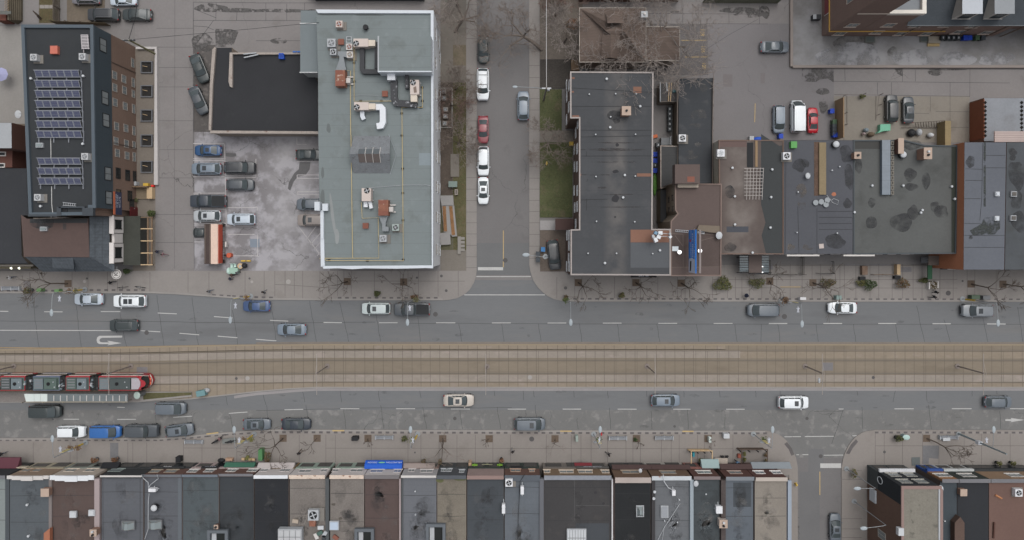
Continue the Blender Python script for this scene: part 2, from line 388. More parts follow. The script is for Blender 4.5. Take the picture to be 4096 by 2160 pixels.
m.use(JOINT).ribbon([P(1075,408),P(1550,408)],.05,.129);m.ribbon([P(1715,405),P(2575,408)],.05,.129)
for y in(658,745,1140,1243,1330):m.ribbon([P(742,y),P(940,y)],.05,.129)
band(m,[(3498,1729),(4300,1730)],1.17,w=.3)
m.use(DPAV).flatpoly([P(780,485),P(815,493),P(850,430),P(902,368),P(882,340),P(830,395)],.1235)
m.use(mat('grey_patch',(106,106,108),.9)).flatpoly([P(1550,405),P(1715,405),P(1710,540),P(1615,530),P(1612,590),P(1550,590)],.1225)
struct(m.go('sidewalk'),'concrete sidewalk on the southeast corner')
TL=mat('tram_slab_pale',(137,128,118),.92,.07,.3,.08,2.5,stain=[((150,138,130),.55,.9,.12,.7),((118,108,96),.6,.4,.2,.6)],stretch=(.5,1,1))
TB=mat('tram_slab_brown',(124,113,98),.92,.06,.3,.06,2.5,stain=((104,94,80),.55,.4,.2,.6),stretch=(.35,1,1))
TD=mat('tram_slab_dark_brown',(118,108,94),.92,.06,.3,.06,2.5,stretch=(.35,1,1))
R1=[(-700,1419),(0,1418),(540,1415),(1024,1404),(1300,1400.5),(4900,1403)]
R2=[(-700,1458),(0,1457),(540,1453),(1024,1443),(1300,1439.5),(4900,1441)]
R3=[(-700,1500),(0,1499),(640,1498),(1024,1495),(1300,1491.5),(4900,1493)]
R4=[(-700,1541),(0,1540),(540,1537),(1024,1531),(1300,1527),(4900,1528.5)]
tb=M(TB);tb.prism(GP(TN+TS[::-1]),0,.12)
XS=[-700,0,270,540,640,820,1024,1160,1300,2000,2900,4900]
def yat(l,x):
 x=min(max(x,l[0][0]),l[-1][0])
 for i in range(len(l)-1):
  if l[i][0]<=x<=l[i+1][0]:return l[i][1]+(l[i+1][1]-l[i][1])*(x-l[i][0])/(l[i+1][0]-l[i][0])
def bandp(l1,d1,l2,d2,mt,x0=-700,x1=4900):
 xs=[x for x in XS if x0<=x<=x1]
 if xs[0]>x0:xs=[x0]+xs
 if xs[-1]<x1:xs+=[x1]
 tb.use(mt)
 for i in range(len(xs)-1):
  A,B=xs[i],xs[i+1]
  tb.flatpoly([G(A,yat(l1,A)+d1),G(B,yat(l1,B)+d1),G(B,yat(l2,B)+d2),G(A,yat(l2,A)+d2)],.124)
TX=mat('tram_slab_mid',(132,120,104),.92,.07,.3,.08,2.5,stain=[((140,128,118),.55,.9,.12,.6)],stretch=(.5,1,1))
bandp(TN,4,R1,-3,TX,-700,2900);bandp(TN,4,R1,-6,TB,2900,4900)
bandp(R1,3,R2,-9,TL,-700,2960);bandp(R1,5,R2,-7,TX,2960,4900)
bandp(R2,-7,R2,7,TD);bandp(R2,9,R3,-9,TB);bandp(R3,-7,R3,6,TD)
bandp(R3,7,R4,-2,TL);bandp(R4,3,TS,-3,TX)
bandp(R1,-5,R1,-1.5,TD);
tb.use(mat('slab_joint',(94,86,77),.95,.1,.5,.1))
rr=random.Random(4);x=-690
while x<4890:
 x+=37.6;j=rr.uniform(-1.5,1.5)
 tb.ribbon([G(x+j,yat(TN,x)+3),G(x+j+1,yat(TS,x)-3)],.06,.128)
 if rr.random()<.12:x+=9;tb.ribbon([G(x,yat(R1,x)),G(x,yat(R4,x))],.045,.128)
tb.use(flat('kerb_tan',(140,126,104),.9)).ribbon(GP(inset_line(TN,2)),.22,.129)
tb.use(CURB).ribbon(GP(inset_line(TS,-2)),.2,.129)
for dx,dy,w_,h_ in((1380,975,108,80),):S(0,2);p=P(dx,dy);q=P(dx+w_,dy+h_);tb.use(mat('grey_slab',(112,110,112),.9)).rect(p.x,q.y,q.x,p.y,.132)
S(3,2);p=P(543,930);q=P(650,1010);tb.rect(p.x,q.y,q.x,p.y,.132)
struct(tb.go('tram_bed'),'raised concrete tram reservation with brown stained slabs')
rl=M(flat('rail_steel',(114,106,98),.45,metal=.4))
for rln in(R1,R2,R3,R4):
 pts=GP(rln)
 rl.use(flat('rail_steel',(114,106,98),.45)).ribbon(pts,.07,.136)
 rl.use(flat('rail_groove',(84,77,70),.9)).ribbon([p+Vector((0,-.09,0))for p in pts],.05,.134)
struct(rl.go('tram_rail'),'grooved steel tram rails set in concrete')
mk=M(WHITEP);zz=.018
def dash(c,r,l,w=.12):
 S(c,r)
 for a in l:mk.ribbon([P(a[0],a[1]),P(a[2],a[3])],w,zz)
dash(0,2,[(0,415,85,416),(445,420,630,421),(1015,418,1210,418),(1587,432,1778,441),(2152,468,2343,482),(-700,605,0,606),(0,606,1120,609),(1415,610,1612,622),(1806,636,2004,652),(2190,665,2388,681)])
dash(1,2,[(142,506,325,514),(680,527,865,530),(1238,530,1424,530),(1812,531,2005,531),(2373,532,2563,532),(0,697,205,712)])
dash(2,2,[(357,533,546,533),(914,534,1102,534),(1472,536,1661,536),(2028,537,2218,537)])
dash(3,2,[(8,538,194,538),(557,538,745,538),(1108,538,1290,538),(1655,540,1837,540),(2202,542,2390,543)],.15)
dash(0,3,[(640,143,795,143),(1180,144,1368,144),(1743,124,1932,112),(2302,84,2490,70),(1180,22,1255,24)])
dash(1,3,[(287,48,475,43),(849,37,1040,37),(1409,37,1600,37),(1960,40,2152,40),(2532,41,2716,41)])
dash(2,3,[(510,41,696,41),(1062,41,1253,42),(1621,42,1796,42),(2154,42,2340,42)])
dash(3,3,[(150,41,335,41),(710,40,760,40),(1272,38,1466,38),(1848,37,2047,37),(2433,37,2620,37),(165,319,240,319),(245,318,330,318),(370,317,660,314),(848,310,897,309),(285,500,312,500),(347,499,405,499),(560,505,755,503)],.12)
dash(2,2,[(-358,66,190,66),(-480,250,330,250)],.13);dash(1,1,[(2232,1345,2485,1345)],.5);dash(3,3,[(525,610,735,610)],.75)
S(0,2);zz+=0
mk.flatpoly([P(1230,660),P(1230,679),P(1030,681),P(1008,690),P(1000,705),P(1008,722),P(1030,728),P(1100,728),P(1078,712),P(1090,712),P(1225,735),P(1085,757),P(1078,757),P(1100,745),P(1000,745),P(980,732),P(972,705),P(978,678),P(1000,662)],zz)
S(3,3);mk.flatpoly([P(2387,143),P(2450,143),P(2440,130),P(2580,150),P(2440,172),P(2450,160),P(2387,160)],zz)
mk.use(YELLOWP)
dash(1,1,[(2488,960,2488,1330)],.13);dash(3,3,[(521,670,521,905)],.13)
mk.use(mat('kerb_line_yellow',(150,124,84),.9,.15,.4,.15));S(0,2)
mk.ribbon([P(-300,783),P(0,782),P(560,786),P(1000,780),P(1800,764),P(2575,752)],.14,zz)
S(1,2);mk.use(mat('gutter_concrete',(138,134,134),.9,.06,.3,.06));
pts=[(-220,1275),(0,1243),(400,1210),(600,1198),(1000,1198),(2575,1198)]
mk.ribbon([P(*p)-Vector((0,.05,0))for p in pts]+[G(4900,1557)],.45,zz-.004)
mk.use(mat('north_gutter',(118,110,102),.9,.08,.3,.08));mk.ribbon(GP([(1024,1373),(1300,1371),(4900,1372.5)]),.35,zz-.004)
mk.use(flat('iron_cover',(82,80,80),.7))
for c,r,x,y,q in((0,2,1475,630,23),(1,2,1866,60,14),(1,2,1914,207,14),(1,2,1620,77,11),(2,2,538,180,17),(2,2,1775,138,6),(3,2,1808,232,25),(3,2,1952,110,10),(3,2,1055,1080,16),(3,3,1167,470,14),(1,3,1600,475,9),(2,3,198,340,25),(1,3,2000,135,18),(2,3,1635,215,13),(3,3,392,135,16),(3,3,530,515,20),(0,2,2380,1090,14),(0,2,880,85,11),(0,2,2513,85,11),(1,1,2507,1260,24),(3,2,165,468,26),(1,2,1805,445,24)):
 S(c,r);p=P(x,y);zc=.02 if 330<y<660 and r==2 or(r==3 and y<240)or(c,r,x)in((3,3,530),(1,1,2507))else .14
 mk.cyl((p.x,p.y),q*D*K,zc-.01,zc,16)
mk.use(flat('pale_cover',(150,146,142),.8))
for c,r,x,y,q in((0,2,2493,1088,22),(1,2,328,118,24),(1,2,2325,968,22),(2,2,180,1078,22),(0,2,855,115,16),(0,2,2537,118,14)):
 S(c,r);p=P(x,y);mk.cyl((p.x,p.y),q*D*K,.13,.142,16)
mk.use(mat('worn_white_paint',(172,168,168),.85,.15,.8,.2,6.));zp=.05
def lot(c,r,l,w=.11):
 S(c,r)
 for a in l:mk.ribbon([P(a[0],a[1]),P(a[2],a[3])],w,zp)
lot(0,1,[(1945,86,2255,86),(1945,240,2270,240),(1945,258,2270,258),(1945,420,2270,420),(1945,585,2270,585),(1948,600,2000,600),(1950,735,2275,735),(1950,748,2275,748),(1952,888,2275,888),(1955,905,2060,905),(1955,1045,2050,1045),(1955,1075,2050,1075),(2260,95,2278,915),(2270,405,2575,405),(2270,425,2575,425),(2280,730,2575,730),(2290,1215,2560,1215),(2570,270,2570,300),(2272,915,2560,915),(2295,1000,2560,1000)])
lot(1,1,[(0,240,0,300),(0,400,0,430),(0,725,15,725),(15,725,15,760),(0,895,20,895),(412,95,510,95),(412,25,412,95),(412,268,638,268),(415,402,640,402),(415,437,640,437),(415,402,415,437),(420,570,645,570),(420,600,645,600),(420,570,420,600),(415,758,600,758),(425,915,650,1210),(512,1045,605,920),(550,1100,650,985),(585,1150,650,1075),(615,1215,660,1165),(425,915,650,915),(18,1000,18,1220),(-10,1215,30,1220)])
mk.use(YELLOWP);lot(2,0,[(1700,407,1953,405),(1735,575,1968,573),(2445,1040,2440,1230)],.11)
struct(mk.go('road_markings'),'painted lane dashes, arrows, stall lines and iron covers')
def text(s_,loc,size,rz,mt,name,parent=None,rx=0.,depth=.004,sx=1.,align='CENTER',ex=0):
 cu=bpy.data.curves.new(name,'FONT');cu.body=s_;cu.size=size;cu.align_x=align;cu.align_y='CENTER';cu.extrude=depth;cu.space_character=1.05
 o=bpy.data.objects.new(name,cu);COL.objects.link(o)
 me=bpy.data.meshes.new_from_object(o.evaluated_get(bpy.context.evaluated_depsgraph_get()))if False else None
 bpy.context.view_layer.update();dg=bpy.context.evaluated_depsgraph_get();me=bpy.data.meshes.new_from_object(o.evaluated_get(dg));me.name=name
 bpy.data.objects.remove(o);bpy.data.curves.remove(cu)
 me.materials.clear();me.materials.append(mt);o=bpy.data.objects.new(name,me);COL.objects.link(o)
 mw=Matrix.Translation(Vector(loc))@Matrix.Rotation(rz,4,'Z')@Matrix.Rotation(rx,4,'X')@Matrix.Diagonal((sx,1,1,1))
 me.transform(mw);
 if parent is not None:
  o.parent=parent;me.transform(Matrix.Translation(-wloc(parent)))
 return o
def sheet(name,lab,pts,mt,z,kind='structure',extra=None):
 m=M(mt);m.flatpoly(GP(pts),z)
 if extra:extra(m)
 return struct(m.go(name),lab,kind=kind)
def lanej(m):
 m.use(JOINTD)
 S(0,0)
 for y in(285,475,680,875,1215):m.ribbon([P(1575,y),P(1945,y)],.05,.035)
 m.ribbon([P(1760,-30),P(1758,1358)],.04,.039);m.ribbon([P(1945,20),P(1945,1358)],.06,.039)
 S(0,1)
 for y in(148,432,800,1082):m.ribbon([P(1560,y),P(1945,y)],.05,.035)
 m.ribbon([P(1945,0),P(1955,1350)],.06,.039);m.ribbon([P(1758,0),P(1755,1345)],.04,.035)
sheet('driveway','pale concrete driveway beside the brick apartment block',[(540,-100),(775,-100),(778,1083),(540,1083)],LANE,.03,extra=lanej)
def lotx(m):
 m.use(mat('lot_patch',(94,93,94),.9,.1,.4,.1));S(1,1)
 m.flatpoly([P(440,268),P(550,260),P(540,345),P(500,405),P(420,420),P(380,470),P(345,560),P(322,540),P(330,480),P(385,385),P(430,345)],.034)
 S(0,1);m.flatpoly([P(2270,180),P(2375,185),P(2378,215),P(2330,222),P(2272,215)],.034)
 m.use(flat('blue_stall',(118,128,140),.9,var=.15));m.flatpoly([P(2515,1045),P(2610,1045),P(2612,1130),P(2518,1130)],.034)
 m.use(mat('pale_spill',(156,154,156),.9,.1,.8,.1,ragged=(.7,.4,.4)));m.blob(P(2450,1160),1.6,.7,.034,3);m.blob(P(2540,1190),1.2,.5,.034,5)
sheet('parking_lot','worn grey asphalt parking lot with painted stalls',[(778,528),(1320,528),(1320,1083),(778,1083)],mat('worn_lot',(119,116,118),.92,.07,.12,.07,4.,stain=[((158,156,161),.46,.4,.14,.8),((98,95,95),.64,.3,.2,.5)],crack=(.22,.006,.7),bandx=((0,(1180-NX)*K,5.5,(156,154,156),1.3),)),.03,extra=lotx)
sheet('parking_lot','oily strip of broken asphalt beside the black roofed garage',[(775,180),(862,180),(862,528),(775,528)],mat('oily_asphalt',(86,82,80),.92,.14,.4,.14,3.,stain=((120,114,110),.58,.6,.1,.7)),.03)
def backl(m):
 m.use(JOINTD);S(0,0)
 for l in([(1945,22),(2575,28)],[(1945,205),(2575,207)],[(2175,30),(2172,205)],[(2385,125),(2380,205)],[(1950,90),(2175,180)],[(1950,262),(2080,270),(2150,300)],[(2150,205),(1960,460)]):m.ribbon([P(*p)for p in l],.07,.036)
 S(1,0)
 for l in([(0,207),(600,207)],[(490,30),(490,205)],[(310,40),(310,205)],[(100,30),(100,205)],[(0,30),(600,30)],[(0,410),(445,410)]):m.ribbon([P(*p)for p in l],.06,.037)
 m.use(mat('dark_patch',(86,84,83),.9,.1,.4,.1,ragged=(.8,.4,.18)));S(0,0);m.flatpoly([P(2165,290),P(2330,295),P(2400,320),P(2370,400),P(2340,480),P(2170,470)],.0335);m.blob(P(2120,80),2.6,.7,.034,9);m.blob(P(2400,105),4,.35,.034,10);m.blob(P(2040,430),1.8,1.5,.034,12)
 S(1,0);m.blob(P(250,108),5.,.3,.034,11);m.blob(P(550,110),1.2,.25,.034,18);m.blob(P(230,412),1.3,.5,.034,13)
sheet('back_lane','broken concrete back lane north of the garage',[(775,-100),(1900,-100),(1900,60),(1275,60),(1275,220),(860,220),(860,180),(775,180)],LANE,.03,extra=backl)
def nel(m):
 m.use(mat('dark_patch',(86,84,83),.9,.1,.4,.1,ragged=(.8,.4,.18)));S(3,0)
 m.flatpoly([P(340,690),P(660,690),P(660,830),P(600,790),P(520,800),P(480,825),P(340,820)],.036);m.flatpoly([P(1270,690),P(1350,690),P(1352,770),P(1300,740)],.036)
 m.blob(P(550,920),1.,.6,.036,3);m.blob(P(555,1070),.7,1.2,.036,4)
 S(2,0);m.use(flat('cut_patch',(110,105,105),.9));m.flatpoly([P(2120,745),P(2218,750),P(2215,875),P(2125,872)],.036);m.flatpoly([P(2497,735),P(2545,735),P(2542,838),P(2500,838)],.036)
sheet('parking_lot','plain grey parking lot behind the shops',[(2790,95),(3158,95),(3158,275),(3335,275),(3335,560),(2790,560)],mat('lot_asphalt_plain',(115,112,113),.92,.06,.14,.06,4.,stain=((98,94,92),.6,.4,.2,.5),crack=(.06,.0016,.5)),.03,extra=nel)
sheet('parking_lot','dark numbered stalls beside the brown house',[(2600,95),(2828,95),(2834,300),(2600,300)],mat('stall_asphalt',(97,94,94),.92,.08,.2,.08,4.),.034)
def lane2(m):
 m.use(JOINTD);S(3,0)
 for l in([(660,818),(2430,835)],[(665,950),(2030,970)],[(1830,825),(1830,970)],[(770,690),(775,815)],[(1480,700),(1482,820)],[(1355,690),(1350,825)],[(2030,690),(2028,975)],[(1100,830),(1100,950)],[(1240,830),(1240,950)]):m.ribbon([P(*p)for p in l],.06,.036)
 m.use(mat('dark_patch',(86,84,83),.9,.1,.4,.1,ragged=(.8,.4,.18)));m.blob(P(1680,730),1.2,.5,.0345,6);m.blob(P(1800,700),3,.15,.0345,7)
 S(2,0)
 m.use(mat('dark_patch',(86,84,83),.9,.1,.4,.1,ragged=(.8,.4,.18)));m.blob(P(2300,105),3.4,.5,.0345,16);m.blob(P(2540,120),.9,1.,.0345,17);m.blob(P(2380,150),2.4,.4,.0345,19);m.blob(P(1640,120),.8,.2,.0345,20)
 m.use(JOINTD)
 for l in([(1950,238),(2575,242)],[(1720,30),(1715,232)],[(1872,60),(1875,235)],[(2180,60),(2182,240)],[(2488,60),(2490,240)],[(1360,135),(2480,143)]):m.ribbon([P(*p)for p in l],.06,.036)
sheet('back_lane','concrete service lane behind the eastern shops',[(3335,275),(4400,275),(4400,560),(3335,560)],LANE,.03,extra=lane2)
sheet('back_lane','concrete lane north of the brown house',[(2300,10),(3158,10),(3158,95),(2600,95),(2600,60),(2300,60)],LANE,.034)
def ney(m):
 m.use(mat('damp_stain',(90,88,84),.85,.1,.4,.1,ragged=(.5,.42,.3)));S(3,0);m.blob(P(860,430),3.,1.5,.036,3);m.blob(P(1250,540),.8,1.2,.036,14)
 m.use(mat('pale_bleach',(150,150,153),.9,.08,.5,.08,ragged=(.3,.36,.22)));m.blob(P(820,560),5.5,2.,.036,5,a=.1);m.blob(P(1450,590),3.4,1.4,.036,6);m.blob(P(1900,600),3.,1.2,.036,9);m.blob(P(2300,590),3.,1.,.036,15)
sheet('yard','stained grey concrete yard below the brick church hall',[(3165,-200),(4400,-200),(4400,262),(3165,262)],mat('yard_concrete',(118,116,115),.9,.1,.14,.09,3.,stain=[((150,150,152),.5,.09,.16,.85),((94,90,86),.6,.3,.15,.6)]),.03,extra=ney)
YARD=mat('worn_lawn',(106,96,80),.95,.12,.35,.2,3.,stain=((86,90,58),.52,.3,.15,.5))
LAWN=mat('green_lawn',(80,84,54),.95,.16,.35,.22,3.,stain=[((104,94,74),.52,.45,.16,.85),((62,66,40),.58,.9,.12,.6)])
LAWND=mat('lawn_mixed',(84,82,54),.95,.14,.3,.22,3.,stain=((104,92,72),.54,.3,.12,.8))
MULCH=mat('mulch',(84,74,66),.95,.14,.5,.25,3.,stain=((110,98,86),.6,1.2,.1,.6))
SLAB=mat('path_slab',(114,108,100),.92,.08,.5,.08,3.)
sheet('yard','concrete side yard of the white building',[(1762,-100),(1865,-100),(1865,330),(1762,330)],SLAB,.05)
sheet('lawn','brown grass strip with bare saplings',[(1812,180),(1864,180),(1864,262),(1812,262)],YARD,.06)
sheet('lawn','brown lawn beside the row of condensers',[(1812,330),(1865,330),(1865,1000),(1812,1000)],LAWND,.05)
sheet('planting_bed','dark mulch bed under the white wall',[(1762,330),(1811,330),(1811,780),(1762,780)],MULCH,.05)
sheet('planting_bed','mossy strip beside the white wall',[(1762,780),(1811,780),(1811,1000),(1762,1000)],mat('mossy_soil',(88,86,66),.95,.12,.5,.2),.05)
sheet('forecourt','concrete forecourt at the south end of the side yard',[(1762,1000),(1865,1000),(1865,1083),(1762,1083)],SLAB,.05)
S(2,0);a=N(278,600)
sheet('planting_bed','dark bare flower bed before the long apartment block',[(2160,238),(2283,238),(2283,355),(2160,355)],mat('dark_soil',(66,62,58),.95,.14,.5,.25),.125)
sheet('yard','front yard of the brown house',[(2159,-60),(2330,-60),(2330,237),(2159,237)],mat('leafy_yard',(104,96,88),.95,.12,.4,.18,3.),.125)
sheet('lawn','bright green front lawn north of the entrance path',[(2159,358),(2247,358),(2247,522),(2159,522)],LAWN,.13)
sheet('lawn','green front lawn with bare patch beside the long block',[(2159,570),(2290,570),(2290,870),(2159,870)],LAWN,.13)
sheet('path','concrete entrance path crossing the front lawns',[(2159,523),(2290,523),(2290,569),(2159,569)],SLAB,.13)
sheet('path','pale slabs leading to the brown canopy',[(2160,882),(2225,882),(2225,920),(2160,920)],mat('pale_slab',(146,143,142),.9),.13)
sheet('forecourt','brown forecourt beside the apartment block',[(2160,921),(2272,921),(2272,1086),(2160,1086)],mat('brown_yard',(98,88,80),.95,.12,.4,.16),.13)
def apx(m):
 m.use(flat('white_coping',(206,204,204),.7))
sheet('patio','brown concrete strip at the foot of the brick wall',[(532,190),(622,190),(622,1083),(532,1083)],mat('patio_concrete',(116,108,99),.92,.06,.3,.1,3.),.04,extra=apx)
sheet('yard','pale concrete yard west of the solar roofed block',[(-400,105),(110,105),(110,700),(-400,700)],mat('pale_yard',(134,131,127),.9,.08,.2,.07,3.,stain=((120,116,108),.58,.3,.2,.6)),.03)
sheet('lawn','olive lawn behind the timber fence',[(157,-60),(240,-60),(240,92),(157,92)],mat('olive_lawn',(86,78,54),.95,.12,.4,.2,3.),.03)
sheet('yard','pale back path beside the olive lawn',[(98,-60),(156,-60),(156,92),(98,92)],LANE,.03)
sheet('yard','gravel parking pad below the parked cars',[(268,-60),(420,-60),(420,94),(268,94)],mat('gravel_pad',(104,94,82),.95,.1,.4,.15,3.),.03)
def sepave(m):
 m.use(JOINTD);S(3,0)
 for l in([(1632,970),(1632,1120)],[(1685,1122),(2020,1125)],[(1830,970),(1830,1358)],[(1475,1140),(1620,1142)],[(1690,1280),(2020,1282)]):m.ribbon([P(*p)for p in l],.05,.039)
sheet('yard','sandy concrete courtyard with parked cars behind the shops',[(3335,385),(3878,385),(3878,570),(3335,570)],mat('court_concrete',(126,120,111),.92,.07,.16,.07,3.,stain=((104,96,86),.58,.3,.15,.6)),.034,extra=sepave)
S(2,0)
ynum=M()
for s_,y in(('108',325),('106',495),('109',662)):
 o=text(s_,P(1912+(y-325)*.05,y,.06),.95,R(-90),YELLOWP,'stall_number',sx=.8);struct(o,'yellow stall number '+s_+' painted on the asphalt','stall number')
S(0,0)
PITS=[(0,2,690,137),(1,2,920,116),(1,2,1487,120),(2,2,665,127),(2,2,1245,127),(2,2,1700,132),(3,2,15,112),(3,2,448,128),(3,2,2037,140),(3,2,2357,142),(1,3,275,332),(1,3,617,332),(1,3,1128,333),(1,3,1880,337),(1,3,2345,337),(2,3,432,337),(2,3,1250,335),(2,3,1970,335),(3,3,1590,333)]
pm=M(mat('pit_soil',(96,82,70),.95,.1,.8,.2))
for c,r,x,y in PITS:
 S(c,r);p=P(x,y);pm.rect(p.x-.58,p.y-.58,p.x+.58,p.y+.58,.14)
struct(pm.go('tree_pits'),'square soil pits for the street trees')
TYRE=flat('tyre_rubber',(34,34,35),.8);RIM=flat('alloy_rim',(150,152,155),.35,metal=.5);TRIM=flat('black_trim',(30,31,33),.5)
LAMP=flat('headlamp_lens',(188,194,198),.15,var=0,fine=0,spec=.5);TAIL=flat('tail_lamp',(140,30,34),.2,var=0,fine=0,spec=.5)
PLATE=flat('number_plate',(190,194,200),.5);CHROME=flat('roof_rail',(150,154,158),.3,metal=.5)
PAINT0=flat('car_paint',(128,128,128),.35)
def paint(key,rgb):return mat('paint_'+key,rgb,.38,var=.02,fine=.03,fsc=2.,spec=.45,coat=.5)
CARG=mat('car_glass',(70,79,82),.05,.12,.8,0,spec=.5)
STY={'sedan':(4.65,1.84,1.45,.78,.93,.27,.405,.66,.84,.98,.60,.30),'hatch':(4.3,1.8,1.5,.80,.94,.25,.38,.84,.955,.90,.61,.30),'suv':(4.75,1.9,1.72,.95,1.08,.25,.355,.87,.965,1.02,.66,.24),'minivan':(5.05,1.98,1.78,.92,1.06,.175,.32,.90,.975,1.02,.70,.30),'pickup':(5.75,2.0,1.88,1.08,1.18,.25,.345,.56,.605,1.12,.68,.18),'jeep':(4.7,1.9,1.85,1.08,1.15,.33,.385,.95,.985,1.1,.72,.10),'van':(5.9,2.05,2.5,1.15,1.3,.09,.24,.985,.99,1.25,.86,.22),'smart':(2.75,1.66,1.54,.80,.95,.20,.42,.82,.96,.95,.58,.36),}
def car_parts(sty,sun,rails):
 L,Wd,Hh,hz,bz,f0,f1,f2,f3,tz,rw,rnd=STY[sty];hw=Wd/2
 X=lambda f:L/2-L*f
 def wid(f):
  e=abs(2*f-1);return hw*(1-(rnd if f<.5 else rnd*.62)*max(0,(e-.55)/.45)**2.6)
 def dz(f):
  if f<.03:return .60+(hz-.60)*(f/.03)**.5
  if f<f0:return hz+(bz-hz)*((f-.03)/(f0-.03))**.8
  if f<f3:return bz+(tz-bz)*max(0,(f-f2)/(max(.01,f3-f2)))
  return tz-(.26 if sty in('sedan','smart')else .12)*max(0,(f-f3)/(1.001-f3))**3
 parts=[]
 b=M(PAINT0);rings=[]
 fs=[0,.012,.03,.06,.1,.15,.2,f0,(f0+f1)/2,.45,.55,.65,.75,.8,.85,.9,.94,.97,.988,1.]
 fs=sorted(set(fs))
 for f in fs:
  w_=wid(f);x=X(f);d=dz(f);end=f in(0,1.)
  if end:w_*=.93
  zb=.34 if end else .24
  crown=.035 if f0>f or f>f3 else 0
  rings.append([(x,-w_*.94,zb),(x,-w_,.45),(x,-w_*.995,d*.80),(x,-w_*.955,d-.035),(x,-w_*.86,d),(x,-w_*.4,d+crown*.8),(x,0,d+crown),(x,w_*.4,d+crown*.8),(x,w_*.86,d),(x,w_*.955,d-.035),(x,w_*.995,d*.80),(x,w_,.45),(x,w_*.94,zb)])
 b.loft(rings,closed=False)
 b.poly([p for p in rings[0]][::-1]);b.poly(rings[-1])
 rh=rw*Wd/2*1.12;bh=hw*.875;top=Hh;cr=.045
 def arc(f,hwid,z,bow,n=7,crown=0):
  return[(X(f)+bow*(1-(2*i/(n-1)-1)**2),-hwid+2*hwid*i/(n-1),z+crown*(1-(2*i/(n-1)-1)**2))for i in range(n)]
 fm=(f1+f2)/2
 A=arc(f0,bh*.93,bz+.005,.16);B=arc(f1,rh*.93,top-.05,.08,crown=cr);Cc=arc(f2,rh*.92,top-.07,-.05,crown=cr);Dd=arc(f3,bh*.88,max(tz,bz)+.012,-.10)
 B2=arc(f1+.02,rh*.98,top-.025,.07,crown=cr);C2=arc(f2-.02,rh*.97,top-.04,-.04,crown=cr);Mm=arc(fm,rh,top-.012,.01,crown=cr)
 g=M(CARG);g.loft([A,B],closed=False);parts.append(('windshield',g,30,None))
 g=M(CARG);g.loft([Cc,Dd],closed=False);parts.append(('rear_window',g,30,None))
 r=M(PAINT0)
 q1=arc(f1+(fm-f1)*.5,rh*.995,top-.016,.04,crown=cr);q2=arc(fm+(f2-fm)*.5,rh*.99,top-.02,-.02,crown=cr)
 r.loft([B,B2,q1,Mm,q2,C2,Cc],closed=False)
 for s in(0,-1):
  rr=[[(p[s][0],p[s][1],p[s][2]),(p[s][0],p[s][1]*1.035,p[s][2]-.06)]for p in(B,B2,q1,Mm,q2,C2,Cc)]
  if s==0:rr=rr[::-1]
  r.loft(rr,closed=False)
 if rails:
  for s in(-1,1):
   rl_=M(CHROME);rl_.tube([(X(f1+.03),s*rh*.9,top+.0),(X(f1+.06),s*rh*.9,top+.06),(X(f2-.06),s*rh*.88,top+.06),(X(f2-.03),s*rh*.88,top-.01)],.025,n=5);parts.append(('roof_rail',rl_,0,None))
  if rails==2:
   for f in(f1+.1,f2-.12):r.use(BLACK).box(X(f)-.03,-rh*.9,top+.06,X(f)+.03,rh*.9,top+.1);r.use(PAINT0)
 if sty in('minivan','jeep','van'):
  for k in range(5):
   y=-rh*.7+rh*1.4*k/4;r.ob((X(fm),y,top+.022-.03*(y/rh)**2),L*(f2-f1)*.8,.05,.02)
 parts.append(('roof',r,40,None))
 if sun:
  s_=M(flat('sunroof_glass',(56,60,64),.08,var=0,fine=0,spec=.5));x0,x1=X(f1+.06),X(f1+.06+.13*(1 if sun==1 else 1));s_.box(x1,-rh*.55,top+cr-.03,x0,rh*.55,top+cr+.008)
  if sun==2:s_.box(x1-.65,-rh*.55,top+cr-.04,x1-.12,rh*.55,top+cr+.004)
  parts.append(('sunroof',s_,0,None))
 for s in(0,-1):
  g=M(CARG);sg=-1 if s==0 else 1
  y0=[(X(f0+.01)+.0,sg*bh*.985,bz),(X(f1),sg*rh*.965,top-.10),(X(f2),sg*rh*.955,top-.125),(X(f3-.005),sg*bh*.94,max(tz,bz)+.01)]
  n=6;top_=[Vector(y0[1]).lerp(Vector(y0[2]),k/n)for k in range(n+1)];bot=[Vector(y0[0]).lerp(Vector(y0[3]),k/n)for k in range(n+1)]
  if sg<0:top_,bot=bot,top_
  g.loft([[tuple(v)for v in bot],[tuple(v)for v in top_]],closed=False)
  if sty=='van':
   pass
  parts.append(('side_window',g,0,None))
  b.use(PAINT0)
  base=[Vector(v)for v in y0]
  o_=Vector((0,sg*.012,.012))
  pl=[(0,1,.05)]+[(None,None,.06)]
  b.tube([base[0]+o_,base[1]+o_],.045,n=4);b.tube([base[3]+o_,base[2]+o_],.07,n=4)
  for t_ in((.42,)if sty in('pickup','smart')else(.36,.68)):
   b.tube([base[0].lerp(base[3],t_)+o_,base[1].lerp(base[2],t_)+o_],.035,n=4)
  if sty=='van':
   b.poly([tuple(v+o_*2)for v in((base[0].lerp(base[3],.2),base[3],base[2],base[1].lerp(base[2],.12))if sg<0 else(base[1].lerp(base[2],.12),base[2],base[3],base[0].lerp(base[3],.2)))])
 if sty=='van':
  r.poly([tuple(Vector(v)+Vector((-.02,0,.01)))for v in(Cc[0],Cc[-1],Dd[-1],Dd[0])])
 if sty=='pickup':
  bd=M(flat('bed_liner',(44,46,48),.7));xa,xb=X(.625),X(.975);bd.box(xb,-hw*.80,tz+.02,xa,hw*.80,tz+.045)
  for k in range(1,4):bd.box(xb+(xa-xb)*k/4-.02,-hw*.78,tz+.046,xb+(xa-xb)*k/4+.02,hw*.78,tz+.055)
  parts.append(('bed_cover',bd,0,None))
 b.use(TRIM);b.box(X(0)+.0,-hw*.5,.42,X(0)+.02,hw*.5,.6);
